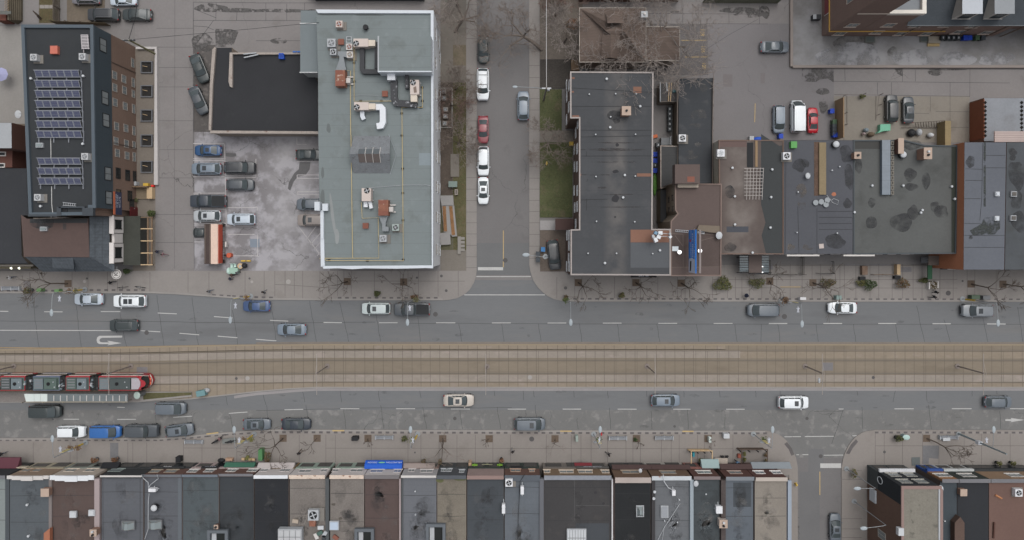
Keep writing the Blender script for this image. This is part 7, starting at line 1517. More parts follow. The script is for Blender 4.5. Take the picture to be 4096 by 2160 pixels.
for i,(a,b,bl)in enumerate(secs):
 xa=P(a,0,zr).x;xb=P(b,0,zr).x;m=M(RED if not bl else flat('tram_advert',(92,100,122),.5,var=.3,sc=.8));tbox(m,xa,xb,.35,1.2,.06);tbox(m,xa,xb,2.75,zr-.05,.0);tbox(m,xa,xb,2.75,zr-.15,.05);m.use(WHB);m.box(xa+.2,yn+.05,2.72,xb-.2,yn+.10,2.86);m.box(xa+.2,yn+.06,1.2,xb-.2,yn+.10,1.3);m.go('car_body',tr)
 m=M(TGL);tbox(m,xa,xb,1.2,2.74,.045);m.go('side_windows',tr)
 m=M(RG);m.box(xa+.1,ys+.12,zr-.1,xb-.1,yn-.12,zr+.02);m.go('roof_deck',tr)
 rd=random.Random(i+3);x=xa+.4;k=0
 while x<xb-1.2:
  w_=[1.4,3.2,1.1,1.6][k%4];w_=min(w_,xb-x-.3);m=M([RG,RGY,RGD,RGY][(k+i)%4]);m.box(x,ys+.28,zr,x+w_,yn-.28,zr+.32)
  if k%2==1:
   m.use(FANB).cyl((x+w_*.35,yc),.28,zr+.32,zr+.36,14);m.use(LGREY).cyl((x+w_*.75,yc+.3),.09,zr+.32,zr+.38,8);m.cyl((x+w_*.85,yc-.5),.1,zr+.32,zr+.38,8)
  else:
   for q in range(4):m.use(MGREY).box(x+.12,ys+.45+q*.42,zr+.32,x+w_-.12,ys+.65+q*.42,zr+.35)
  m.go('roof_unit',tr);x+=w_+.15;k+=1
for a,b in((-10,0),(250,330),(600,660),(900,990)):
 xa=P(a,0,zr).x;xb=P(b,0,zr).x;m=M(flat('bellows_black',(40,42,42),.8));n=max(2,int((xb-xa)/.28))
 for q in range(n):x=xa+(xb-xa)*q/n;o_=.0 if q%2 else-.12;m.box(x,ys-o_*1-.0,.4,x+(xb-xa)/n-.01,yn+o_,zr-.12+(0 if q%2 else .06))
 m.go('bellows',tr)
 rd=random.Random(int(a)+9);m=M(LGREY)
 for q in range(6):x=rd.uniform(xa,xb);y=rd.uniform(ys+.3,yn-.5);m.use([LGREY,DGREY,RGY][q%3]);m.ob((x,y,zr-.1),.35,.22,.3,rd.uniform(0,3))
 m.go('roof_equipment',tr)
xa=P(1385,0,zr).x;rings=[]
def ring(x,w_,zt_,n=13):
 return[(x,yc-hw*w_*1.03,.35),(x,yc-hw*w_*1.03,1.2),(x,yc-hw*w_,zt_-.25),(x,yc-hw*w_*.8,zt_),(x,yc,zt_+.03),(x,yc+hw*w_*.8,zt_),(x,yc+hw*w_,zt_-.25),(x,yc+hw*w_*1.03,1.2),(x,yc+hw*w_*1.03,.35)]
L_=xf-xa
m=M(RED);m.loft([ring(xa,1,zr),ring(xa+L_*.2,1,zr+.02),ring(xa+L_*.42,.96,zr-.06)],closed=False);m.go('cab',tr)
def wsr(x,w_,zt_):return[(x-.5*abs(t)**2,yc+hw*w_*t,zt_-.25*abs(t)**3)for t in(-1,-.8,-.5,-.2,0,.2,.5,.8,1)]
m=M(TGL);m.loft([wsr(xa+L_*.50,.95,zr-.05),wsr(xa+L_*.70,.93,2.7),wsr(xa+L_*.88,.88,1.7)],closed=False);m.go('windshield',tr)
m=M(RED);m.loft([wsr(xa+L_*.44,.96,zr),wsr(xa+L_*.50,.95,zr-.04)],closed=False);m.loft([wsr(xa+L_*.88,.88,1.7),wsr(xa+L_*.96,.84,1.25),wsr(xa+L_*.98,.82,.4)],closed=False);
for s in(-1,1):m.add([(xa+L_*.40,yc+s*hw*.965,zr-.2),(xa+L_*.88-.48,yc+s*hw*.885,1.72),(xa+L_*.96-.45,yc+s*hw*.85,.4),(xa+L_*.40,yc+s*hw*1.0,.35)],[(0,1,2,3)]if s<0 else[(3,2,1,0)])
m.go('nose',tr)
m=M(WHB);q=wsr(xa+L_*.985,.84,1.12);m.tube(q,.07,n=5,cap=False);m.tube([(xa-1.,yn+.1,2.8),(xa+L_*.4,yn+.02,2.7),(xa+L_*.8,yn-.2,1.75)],.05,n=4);m.go('white_trim',tr)
for s in(-1,1):m=M(flat('tram_headlamp',(226,96,60),.3));m.sph((xa+L_*.90,yc+s*hw*.3,1.5),.12,.3,.1,8,5);m.go('headlight',tr)
m=M(flat('tram_ac_pale',(160,152,158),.5));m.prism([(xa-.9,ys+.25),(xa+.15,ys+.25),(xa+.45,ys+.7),(xa+.5,yc),(xa+.45,yn-.7),(xa+.15,yn-.25),(xa-.9,yn-.25)],zr,zr+.18);m.use(LGREY).cyl((xa-.2,yc+.5),.13,zr+.18,zr+.22,10);m.cyl((xa-.5,yc+.7),.11,zr+.18,zr+.22,10);m.go('cab_air_unit',tr)
m=M(RED);m.prism([(xa+.2,ys+.3),(xa+1.1,ys+.7),(xa+1.3,yc),(xa+1.1,yn-.7),(xa+.2,yn-.3),(xa+.5,yn-.75),(xa+.55,yc),(xa+.5,ys+.75)],zr,zr+.1);m.go('cab_roof',tr)
for x in(-1100,-350,120,470,780,1180):
 for s in(-1,1):m=M(DGREY);X=P(x,0,0).x;m.box(X-.9,yc+s*.72-.07,.14,X+.9,yc+s*.72+.07,.6);m.go('bogie',tr)
m=M(mat('platform_pavers',(124,118,114),.9,.08,1.,.14,4.));S(0,2);m.prism([P(-1500,1225),P(1425,1222),P(1425,1318),P(-1500,1330)],.1,.24);struct(m.go('tram_platform'),'paved tram platform under the shelter')
sh_=T('tram_shelter','long glass roofed tram shelter with three white end panels','shelter',P(760,1285,.24));zs=2.9
m=M(flat('shelter_glass',(104,112,114),.12,var=.12,sc=.5,spec=.5));m.box(*P(478,1322,zs)[:2],zs-.06,*P(1285,1246,zs)[:2],zs);m.go('glass_roof',sh_)
for k in range(3):m=M(flat('shelter_white_panel',(192,202,198),.5));
m=M(MATS['shelter_white_panel']);m.prism([P(242,1246,zs),P(343,1246,zs),P(343,1322,zs),P(262,1324,zs)],zs-.08,zs+.02);m.go('white_panel',sh_)
for a,b in((345,408),(410,476)):m=M(MATS['shelter_white_panel']);m.box(*P(a,1322,zs)[:2],zs-.08,*P(b,1246,zs)[:2],zs+.02);m.go('white_panel',sh_)
for k in range(12):m=M(OFFW);x=P(543+k*66,0,zs).x;m.box(x-.05,P(0,1318,zs).y,zs+.003,x+.05,P(0,1262,zs).y,zs+.06);m.go('rib',sh_)
m=M(flat('shelter_beam',(146,138,122),.6));m.box(P(262,0,zs).x,P(0,1331,zs).y,zs-.15,P(1285,0,zs).x,P(0,1323,zs).y,zs+.05);m.go('beam',sh_)
for x in(270,480,680,880,1080,1280):m=M(MATS['shelter_beam']);p=P(x,1318,1.5);m.box(p.x-.05,p.y-.05,.24,p.x+.05,p.y+.05,zs-.15);m.go('post',sh_)
m=M(flat('mint_disc',(150,168,160),.5));S(0,2);ds=T('round_kiosk','round pale mint topped kiosk at the end of the platform','kiosk',P(1375,1263,.24));p=P(1375,1263,2.4);m.sph((p.x,p.y,2.3),.55,.62,.12,14,5);m.go('top',ds);m=M(MGREY);m.cyl((p.x,p.y),.42,.24,2.3,12);m.go('body',ds)
gi=T('grass_island','long planter island of grass with concrete kerb east of the platform','planter',P(1660,1265,.12));m=M(CURB);m.prism([P(1420,1218),P(1935,1222),P(1940,1268),P(1425,1322)],.12,.42);m.go('kerb',gi);m=M(LAWND);m.flatpoly([P(1440,1236,.43),P(1925,1230,.43),P(1925,1258,.43),P(1440,1305,.43)],.425);m.go('turf',gi)
m=M(flat('teal_box',(96,134,138),.6));p=P(2025,1238,.8);m.ob((p.x,p.y,.12),1.4,.9,1.0,.2);tag(m.go('utility_box'),'teal utility box at the tip of the tram island','box')
m=M(flat('grey_sheet',(154,156,158),.6));p=P(2080,1210,.4);m.sph((p.x,p.y,.4),.55,.42,.35,8,5);tag(m.go('covered_bundle'),'pale grey wrapped bundle beside the teal utility box','bundle')
def bench(c,r_,x,y,lab):
 S(c,r_);p=P(x,y,.5);rot=0
 r=T('street_bench',lab,'bench',(p.x,p.y,.12),'grey benches along the sidewalks');G_=flat('bench_grey',(138,143,150),.5);w_=1.35
 m=M(G_)
 for k in range(4):m.box(p.x-w_,p.y-.22+k*.13,.52,p.x+w_,p.y-.12+k*.13,.57)
 m.go('seat',r);m=M(G_)
 for k in range(2):m.box(p.x-w_,p.y+.32,.7+k*.16,p.x+w_,p.y+.37,.82+k*.16)
 m.go('backrest',r)
 for s in(-1,0,1):m=M(LGREY);m.box(p.x+s*(w_+.06)-.06,p.y-.3,.12,p.x+s*(w_+.06)+.06,p.y+.36,.7 if s else .6);m.go('leg' if s==0 else 'arm_side',r)
for c,r_,x,y,lab in((0,2,110,187,'grey bench at the north kerb by the left frame edge'),(0,3,1950,372,'grey bench at the south kerb left of the motorcycle'),(1,3,1290,328,'grey bench at the south kerb opposite the blue awning'),(2,3,1065,335,'grey bench left of the planted soil pit'),(2,3,1532,333,'grey bench right of the planted soil pit'),(3,3,1815,328,'grey bench with bags on the southeast sidewalk')):bench(c,r_,x,y,lab)
def bike(lab,p,a,col,moto=False):
 r=T('motorcycle' if moto else 'bicycle',lab,'motorcycle' if moto else 'bicycle',(p.x,p.y,.12));r.rotation_euler=(0,0,a);fr=flat('bike_'+col,{'black':(44,46,50),'silver':(128,132,136)}[col],.4)
 def add(nm,m):o=bpy.data.objects.new(nm,m.mesh(nm));COL.objects.link(o);o.parent=r
 R_=.33
 for x in(-.52,.52):
  m=M(TYRE);
  pts=[(x+R_*math.cos(t*math.pi/8),0,R_+R_*math.sin(t*math.pi/8))for t in range(17)];m.tube(pts,.09 if moto else .028,n=5,cap=False);
  for t in range(6):m.tube([(x,0,R_),(x+R_*math.cos(t*1.047),0,R_+R_*math.sin(t*1.047))],.008,n=3)
  add('wheel',m)
 m=M(fr);m.tube([(-.52,0,R_),(-.1,0,.33),(.38,0,.8),(-.2,0,.82),(-.1,0,.33)],.12 if moto else .025,n=5);m.tube([(-.52,0,R_),(-.2,0,.82)],.05 if moto else .02,n=4);m.tube([(.52,0,R_),(.36,0,.95)],.025,n=4)
 if moto:m.sph((.1,0,.75),.4,.2,.2,8,5)
 add('frame',m);m=M(TRIM);m.sph((-.25,0,.88),.22 if moto else .13,.12 if moto else .07,.05,8,4);add('saddle',m);m=M(TRIM);m.tube([(.3,-.3,1.),(.38,0,.98),(.3,.3,1.)],.025,n=4);add('handlebar',m);return r
S(0,2);bike('dark bicycle parked at the north kerb, left of two',P(1250,172),.1,'black');bike('silver bicycle parked at the north kerb, right of two',P(1425,170),-.15,'silver')
S(0,3);bike('black motorcycle parked by the south kerb lamp',P(2190,352),.5,'black',True);bike('dark cargo scooter under the grey cover by the lamp',P(2330,355),.2,'black',True)
S(0,3);m=M(flat('grey_cover',(112,116,114),.7));p=P(2295,365,.9);m.ob((p.x,p.y,.5),2.2,.75,.12,.12);tag(m.go('cargo_cover'),'grey cargo cover board over the scooter','cover')
SKIN=flat('skin',(176,140,120),.6);HAIR=flat('dark_hair',(40,34,32),.7)
def person(lab,p,a,top,legs,step=.25,arms=.3,hold=None,z=.12):
 r=T('person',lab,'person',(p.x,p.y,z));r.rotation_euler=(0,0,a)
 V=[];E=[];RD=[]
 def v(x,y,z_,rr,par=None):
  V.append((x,y,z_));RD.append(rr)
  if par is not None:E.append((par,len(V)-1))
  return len(V)-1
 pel=v(0,0,.95,.15);w_=v(0,0,1.08,.135,pel);ch=v(.02,0,1.3,.16,w_);nk0=v(.0,0,1.45,.09,ch);nk=v(.02,0,1.52,.055,nk0);hd=v(.03,0,1.62,.095,nk);v(.03,0,1.72,.085,hd);
 for s in(-1,1):
  st=step*s;hp=v(0,s*.09,.88,.10,pel);kn=v(st*.55+.04,s*.1,.5,.065,hp);an=v(st*1.1-(.08 if st<0 else 0),s*.1,.09,.045,kn);v(st*1.1+.17,s*.11,.04,.04,an)
  sh0=v(0,s*.19,1.4,.075,ch);el=v(-st*.6,s*.25,1.13,.05,sh0);wr=v(-st*.9+.12*arms,s*.25,.9,.035,el);pm=v(-st*.95+.16*arms,s*.25,.83,.035,wr)
  for f in range(4):
   fx=-.03+.02*f;k1=v(-st*.95+.17*arms+fx,s*(.25+.006),.77-.004*(1-abs(f-1.5)),.011,pm);v(-st*.95+.19*arms+fx,s*.243,.735-.006*(1.5-abs(f-1.5)),.009,k1)
  t1=v(-st*.95+.16*arms+.045,s*.245,.81,.012,pm);v(-st*.95+.18*arms+.06,s*.24,.78,.01,t1)
 me=bpy.data.meshes.new('person_body');me.from_pydata(V,E,[]);o=bpy.data.objects.new('body',me);COL.objects.link(o);o.parent=r
 md=o.modifiers.new('skin','SKIN');sv=me.skin_vertices[0].data
 for i,q in enumerate(RD):sv[i].radius=(q,q)
 sv[0].use_root=True;o.modifiers.new('sub','SUBSURF').levels=1
 bpy.context.view_layer.update();dg=bpy.context.evaluated_depsgraph_get();nm=bpy.data.meshes.new_from_object(o.evaluated_get(dg));o.modifiers.clear();o.data=nm;nm.name='person_body'
 for mt in(SKIN,top,legs,TRIM):nm.materials.append(mt)
 for pl in nm.polygons:
  c=pl.center;pl.use_smooth=True
  pl.material_index=0 if c.z>1.5 else(0 if(abs(c.y)>.2 and c.z<.92 and c.z>.6)else(1 if c.z>.97 else(3 if c.z<.1 else 2)))
 m=M(HAIR);m.sph((.005,0,1.68),.115,.105,.115,10,6);h=bpy.data.objects.new('hair',m.mesh('hair',smooth=60));COL.objects.link(h);h.parent=r
 m=M(SKIN);m.sph((.125,0,1.645),.022,.014,.03,6,4)
 for s in(-1,1):m.sph((.03,s*.1,1.65),.025,.014,.035,6,4);m.use(TRIM).sph((.112,s*.038,1.67),.012,.014,.01,6,4);m.use(SKIN)
 m.use(flat('lips',(140,84,76),.6)).sph((.115,0,1.60),.012,.028,.008,6,4);h=bpy.data.objects.new('face',m.mesh('face'));COL.objects.link(h);h.parent=r
 return r
JK=flat('cloth_black',(40,42,46),.85);NV=flat('cloth_navy',(50,56,78),.85);GRY=flat('cloth_grey',(110,112,116),.85);WHC=flat('cloth_white',(200,200,202),.85);BR=flat('cloth_brown',(88,66,54),.85);JN=flat('cloth_jeans',(74,84,104),.85);RS=flat('cloth_rose',(140,104,108),.85);BLC=flat('cloth_blue',(100,140,176),.85)
for c,r_,x,y,a,tp_,lg,lab,st in((0,2,112,75,0,WHC,JN,'person in a white top walking near the left frame edge',.25),(0,2,1122,125,3.1,JK,JK,'person in black walking below the round blade sign',.3),(0,2,2108,213,.2,GRY,JN,'person in grey with blue legs at the kerb cut',.28),(0,2,2322,88,.3,NV,JK,'person in a navy coat beside the food cart queue',.05),(0,2,2338,50,.2,BR,JK,'person in a brown patterned top at the food cart',.05),(0,2,2395,25,2.5,GRY,JK,'person in grey leaning over the food cart counter',.05),(0,1,1590,1172,0,NV,NV,'person in navy walking up the driveway',.3),(0,1,1648,1200,-.6,RS,RS,'person in rose clothes beside the navy walker',.3),(1,2,80,222,.8,JK,GRY,'person in black and grey on the forecourt sidewalk',.25),(3,2,1660,270,0,JK,JK,'person in black striding at the north kerb by the dog walkers',.35),(3,2,1680,222,.4,JK,JK,'person in black standing just below the flower stand',.1),(0,3,28,488,0,JK,GRY,'person in black by the dark red awning',.2),(1,3,435,480,.9,JK,BR,'person in black with brown legs before the ochre front',.3),(2,3,5,465,1.5,JK,GRY,'person in black and white by the pale walls mid block',.25),(2,3,972,492,-.5,JK,JK,'person in black striding before the brown fascia',.4),(2,3,2262,570,1.6,BLC,JK,'person in pale blue among the patio tables',.05),(0,3,2215,335,.5,RS,JK,'person in a rose jacket bending by the motorcycle',.1)):
 S(c,r_);p=P(x,y,.9);person(lab,p,a,tp_,lg,st)
ZW=10.62
def fanpart(m,c,r,z,col=FANB,hub=LGREY):
 m.use(col).cyl((c[0],c[1]),r,z,z+.03,16);m.use(hub)
 for k in range(4):a=k*1.571+.4;m.ob((c[0]+r*.5*math.cos(a),c[1]+r*.5*math.sin(a),z+.032),r*.75,r*.28,.02,a)
 m.cyl((c[0],c[1]),r*.2,z+.055,z+.08,8)
def cond(c,r,x,y,z,lab,w=.85,h=.8,col=LGREY,fan=FANB,pad=True,grp=None,l=None):
 S(c,r);p=P(x,y,z+h);o=T('air_conditioner',lab,'air conditioner',(p.x,p.y,z),grp);l=l or w
 if pad:m=M(B_((116,112,106)));m.box(p.x-l*.55,p.y-w*.75,z,p.x+l*.95,p.y+w*.55,z+.1);m.go('pad',o)
 m=M(col);m.box(p.x-l/2,p.y-w/2,z+.1,p.x+l/2,p.y+w/2,z+h);m.go('casing',o);m=M(fan);fanpart(m,(p.x-(l-w)/2,p.y),w*.38,z+h+.002,fan);m.go('fan',o);return o
def rtu(c,r,b1,b2,fan,lab,h=1.5,z=ZW,patch=None):
 S(c,r);a=P(b1[0],b1[3],z+h);b=P(b1[2],b1[1],z+h);o=T('rooftop_unit',lab,'air handler',((a.x+b.x)/2,(a.y+b.y)/2,z));m=M(BEIGE);m.box(a.x,a.y,z+.15,b.x,b.y,z+h);m.go('casing',o)
 if b2:q=P(b2[0],b2[3],z+h-.15);s=P(b2[2],b2[1],z+h-.15);m=M(flat('cream_sheet_metal',(196,184,168),.5));m.box(q.x+.005,q.y,z+.15,s.x-.005,s.y,z+h-.15);m.go('intake_hood',o)
 p=P(fan[0],fan[1],z+h);m=M(FANB);fanpart(m,p,.42,z+h+.002);m.go('fan',o);m=M(STEEL);m.box(a.x-.15,a.y+.1,z,b.x+.15,a.y+.25,z+.14);m.box(a.x-.15,b.y-.25,z,b.x+.15,b.y-.1,z+.14);m.go('curb',o)
 if patch:m=M(B_((122,106,96)));m.flatpoly([P(*q,z+h)for q in patch],z+h+.01);m.go('worn_panel',o)
rtu(1,0,(980,388,1128,468),(1128,402,1198,462),(1008,437),'long beige rooftop unit above the black ducts')
rtu(1,0,(987,1027,1132,1105),(1132,1040,1200,1098),(1015,1077),'long beige rooftop unit joined to the white curved duct')
rtu(1,0,(1550,803,1640,950),(1555,952,1620,1022),(1580,830),'upright beige rooftop unit with a brown worn panel',patch=[(1582,880),(1612,865),(1618,930),(1590,935)])
rtu(1,1,(1063,535,1155,665),None,(1115,560),'beige rooftop unit with white elbows in the south half')
def duct(c,r,l,w,lab,mt,z=ZW,h=.75,name='roof_duct'):
 S(c,r);m=M(mt);pts=[P(l[i],l[i+1],z+h)for i in range(0,len(l),2)];L=[];Rr=[]
 for i,p in enumerate(pts):
  d1=(pts[i]-pts[i-1]).normalized()if i else None;d2=(pts[i+1]-pts[i]).normalized()if i<len(pts)-1 else None
  d=((d1 or d2)+(d2 or d1)).normalized();k=1/max(.5,d.dot(d2 or d1));n=Vector((-d.y,d.x,0))*(w/2*k);L.append(p+n);Rr.append(p-n)
 for i in range(len(pts)-1):m.prism([Rr[i],Rr[i+1],L[i+1],L[i]],z+.12,z+h-(i%2)*.002)
 return tag(m.go(name),lab,'duct')
BD=mat('black_duct_wrap',(62,63,66),.75,.1,.8,.14,4.);MBD=mat('patchy_duct_wrap',(66,67,70),.75,.1,1.,.14,4.,stain=((160,162,168),.6,2.2,.06,.8));WD=flat('white_duct',(206,210,216),.5)
duct(1,0,[1067,472,1067,700,1085,718,1245,720],.68,'black wrapped duct bending from the upper beige unit to the penthouse',BD)
duct(1,0,[1212,420,1210,690],.5,'black wrapped duct along the penthouse west wall',BD)
duct(1,0,[1385,800,1388,985,1415,1035,1620,1048],.95,'patchy black duct bending below the upright beige unit',MBD)
duct(1,0,[1513,740,1520,890],.5,'short patchy black duct dropping from the penthouse wall',MBD)
duct(1,0,[1200,1075,1255,1075,1273,1095,1275,1225,1258,1262,1213,1268],.85,'white curved duct hooking round from the middle beige unit',WD,h=.9)
duct(1,0,[1320,768,1398,768],1.0,'white hood elbow on the penthouse wall',WD,h=1.4)
duct(1,0,[1068,1108,1068,1165,1085,1200],.6,'silver duct elbow below the middle beige unit',flat('silver_duct',(178,184,192),.35,metal=.3),h=.6)
duct(1,1,[1102,668,1102,725],.55,'white elbow under the south beige unit, left of two',WD);duct(1,1,[1140,668,1148,690,1158,738],.45,'white elbow under the south beige unit, right of two',WD)
def mua(lab,c,r,b,poly):
 S(c,r);h=1.6;a=P(b[0],b[3],ZW+h);q=P(b[2],b[1],ZW+h);o=T('rusty_air_handler',lab,'air handler',((a.x+q.x)/2,(a.y+q.y)/2,ZW));m=M(RUST);m.box(a.x,a.y,ZW+.15,q.x,q.y,ZW+h);m.use(RUSTR);
 m.box(a.x+.05,a.y+.05,ZW+h,q.x-.05,a.y+(q.y-a.y)*.3,ZW+h+.02);m.box(a.x+.05,q.y-(q.y-a.y)*.25,ZW+h,q.x-.3,q.y-.05,ZW+h+.02);m.go('casing',o)
 m=M(flat('duct_grey_paint',(122,128,132),.5));m.prism([P(*p,ZW+.9)for p in poly],ZW+.15,ZW+.9);m.go('transition_duct',o)
 m=M(OFFW);
 for k in(.25,.7):y=a.y+(q.y-a.y)*k;m.box(q.x,y-.08,ZW+.2,q.x+.9,y+.08,ZW+.35)
 m.box(q.x+.01,a.y+.6,ZW+.2,q.x+.6,a.y+1.3,ZW+1.);m.go('support',o)
mua('rust streaked air handler with tapered duct, northern one',1,0,(797,705,895,865),[(822,517),(912,517),(912,575),(880,570),(905,704),(800,704),(838,600),(838,560),(822,558)])
mua('rust streaked air handler with tapered duct, southern one',1,1,(1230,652,1330,810),[(1232,812),(1328,812),(1305,880),(1303,920),(1333,925),(1333,968),(1270,968),(1268,900)])
for c,r,x,y,lab,w,col,fan in((1,0,757,430,'large grey condenser by the rusty hatch',1.2,LGREY,MGREY),(1,0,775,520,'small grey condenser above the tapered duct',.9,LGREY,FANB),(1,0,937,470,'condenser with reddish fan, upper of a pair',.9,OFFW,RUSTR),(1,0,942,548,'condenser with tan fan, lower of a pair',.9,OFFW,B_((122,106,88))),(1,0,835,240,'beige condenser alone near the north parapet',.95,BEIGE,RUSTR),(1,1,1403,930,'green grey condenser right of the tapered duct',.95,flat('sage_casing',(150,164,160),.5),FANB),(1,1,1277,1040,'grey condenser below the tapered duct',1.,LGREY,MGREY)):
 cond(c,r,x,y,ZW,lab,w,.9,col,fan)
for c,r,x,y,lab in((1,0,855,420,'rusty square hatch by the large condenser'),(1,0,1297,942,'rusty square hatch left of the patchy duct'),(1,1,1102,913,'rusty square hatch in the south half')):
 S(c,r);p=P(x,y,ZW+.4);m=M(RUSTR);m.box(p.x-.38,p.y-.38,ZW,p.x+.38,p.y+.38,ZW+.4);m.box(p.x-.42,p.y-.42,ZW+.4,p.x+.42,p.y+.42,ZW+.45);tag(m.go('roof_hatch'),lab,'hatch')
S(1,0);p=P(1100,270,ZW+.7);m=M(BLACK);m.cyl((p.x,p.y),.3,ZW,ZW+.5,12);m.cyl((p.x,p.y),.42,ZW+.5,ZW+.75,12,.36);tag(m.go('round_vent'),'black round turbine vent near the north parapet','vent')
p=P(935,402,ZW+.1);m=M(LGREY);
for q in(-.35,.35):m.box(p.x+q-.05,p.y-.5,ZW,p.x+q+.05,p.y+.5,ZW+.12)
for q in(-.45,0,.45):m.box(p.x-.35,p.y+q-.04,ZW+.121,p.x+.35,p.y+q+.04,ZW+.16)
tag(m.go('support_rack'),'small empty metal rack beside the upper beige unit','rack')
for c,r,x,y,lab in((0,0,335,575,'condenser left of the red hatch'),(0,0,825,568,'condenser below the slatted rack'),(0,1,850,215,'condenser touching the lower solar array'),(0,1,375,627,'condenser near the southwest roof corner')):cond(c,r,x,y,11.06,lab,.95,.9,flat('pale_casing',(176,178,180),.5),MGREY)
S(0,0);m=M(flat('salmon_hatch',(190,100,82),.6));a=P(503,540,11.6);b=P(577,460,11.6);m.box(a.x,a.y,11.06,b.x,b.y,11.6);tag(m.go('roof_hatch'),'salmon red square hatch on the solar block roof','hatch')
sr=T('slatted_rack','white slatted rack on the solar block roof','rack',P(850,420,11.1));m=M(flat('rack_white',(184,178,180),.5))
for k in range(10):a=P(810+k*1.2,348+k*15,11.7);b=P(886+k*1.2,356+k*15,11.7);m.box(a.x,b.y,11.62,b.x,a.y,11.68)
m.go('slats',sr);m=M(MATS['rack_white']);m.tube([P(815,350,11.58),P(825,495,11.58)],.05,n=4);m.tube([P(880,350,11.58),P(890,495,11.58)],.05,n=4);m.tube([P(842,495,11.5),P(842,530,11.2)],.06,n=4);m.go('frame',sr)
def skyl(c,r,x0,y0,x1,y1,z,lab,fr=LGREY,gl=None,h=.35,pyr=0,bars=0):
 S(c,r);a=P(x0,y1,z+h);b=P(x1,y0,z+h);o=T('skylight',lab,'skylight',((a.x+b.x)/2,(a.y+b.y)/2,z));m=M(fr);m.box(a.x,a.y,z,b.x,b.y,z+h);m.go('curb',o);m=M(gl or flat('skylight_dome',(186,192,200),.3));e=.12
 if pyr:
  cx,cy=(a.x+b.x)/2,(a.y+b.y)/2;q=(b.x-a.x)*.12;m.add([(a.x+e,a.y+e,z+h+.01),(b.x-e,a.y+e,z+h+.01),(b.x-e,b.y-e,z+h+.01),(a.x+e,b.y-e,z+h+.01),(cx-q,cy-q*2,z+h+.6),(cx+q,cy-q*2,z+h+.6),(cx+q,cy+q*2,z+h+.6),(cx-q,cy+q*2,z+h+.6)],[(0,1,5,4),(1,2,6,5),(2,3,7,6),(3,0,4,7),(4,5,6,7)])
  m.use(B_((112,108,104)));
  for i,j in((0,4),(1,5),(2,6),(3,7)):
   k=len(m.v)if 0 else 0;m.tube([m.v[i],m.v[j]],.04,n=4)
 else:m.box(a.x+e,a.y+e,z+h+.001,b.x-e,b.y-e,z+h+.1)
 m.go('glazing',o)
 if bars:
  m=M(MGREY)
  for k in range(1,bars):x=a.x+(b.x-a.x)*k/bars;m.box(x-.03,a.y+e,z+h+.102,x+.03,b.y-e,z+h+.14)
  m.box(a.x+e,(a.y+b.y)/2-.03,z+h+.142,b.x-e,(a.y+b.y)/2+.03,z+h+.17);m.go('bars',o)
SD_=flat('skylight_grey',(124,134,136),.3)
skyl(0,1,358,78,428,125,11.06,'small framed skylight between the two solar arrays',gl=SD_);skyl(0,1,400,922,468,966,8.62,'small framed skylight on the brown corner house roof',gl=SD_)
r_=T('aluminium_ladder','ladder lying on the solar block roof by the notch','ladder',(*P(695,695,11.1)[:2],11.06));S(0,1);m=M(LGREY);m.tube([P(632,678,11.2),P(765,692,11.2)],.05,n=4);m.tube([P(632,708,11.2),P(765,714,11.2)],.05,n=4);m.go('rail',r_)
for q in range(6):m=M(LGREY);m.tube([P(642+q*22,678+q*2,11.2),P(642+q*22,708+q,11.2)],.04,n=4);m.go('rung',r_)
VW=flat('vent_white',(180,184,188),.5);VPR={}
def vents(c,r,l,z,lab,grp,rad=.12,h=.3):
 S(c,r)
 for x,y in l:
  p=P(x,y,z+h)
  if rad not in VPR:
   o=T('roof_vent',lab,'vent',(0,0,0),grp);m=M(VW);m.cyl((0,0),rad*.7,0,h,8);m.go('pipe',o);m=M(VW);m.cyl((0,0),rad,h,h+.08,10,rad*.8);m.go('cap',o);VPR[rad]=o;o.location=(p.x,p.y,z)
  else:dup(VPR[rad],(p.x,p.y,z),0,lab,grp)
vents(0,0,[(308,788),(835,763)],11.06,'white roof vent flanking the upper solar array','vents flanking the upper solar array',.2);vents(0,1,[(830,88),(405,716)],11.06,'white roof vent near the lower solar array','vents near the lower solar array',.2)
G7='small white vents on the long block roof'
vents(2,0,[(778,947),(1043,943),(1250,943),(993,1175),(842,1352),(1243,1350)],9.5,'small white vent on the long dark felt roof',G7);vents(2,1,[(845,418),(1240,413),(850,868),(1235,873),(765,1190),(1052,1190),(1415,1193)],9.5,'small white vent on the long dark felt roof',G7)
G8='ringed white drains on the long block roof'
vents(2,0,[(953,793),(1290,1068),(988,1280)],9.5,'larger ringed white vent on the long dark felt roof',G8,.2);vents(2,1,[(1135,403),(1118,628),(1488,1160),(935,1288)],9.5,'larger ringed white vent on the long dark felt roof',G8,.2)
vents(2,1,[(2218,330),(2242,617),(2243,900),(2420,1183)],6.92,'white vent on the brown shop roof','vents on the brown shop roof',.2);vents(3,1,[(43,346),(32,625),(25,931)],6.92,'white vent on the dark tar coat','vents on the dark tar coat',.2)
vents(3,1,[(303,573),(645,355),(722,318),(697,987),(292,980)],7.,'small white vent on the slate blue roof','vents on the slate blue roof');vents(3,1,[(1050,508),(1362,508),(1850,517),(872,777),(1555,755),(1540,781),(1880,643)],6.88,'white vent on the grey green shop roof','vents on the grey green shop roof',.2)
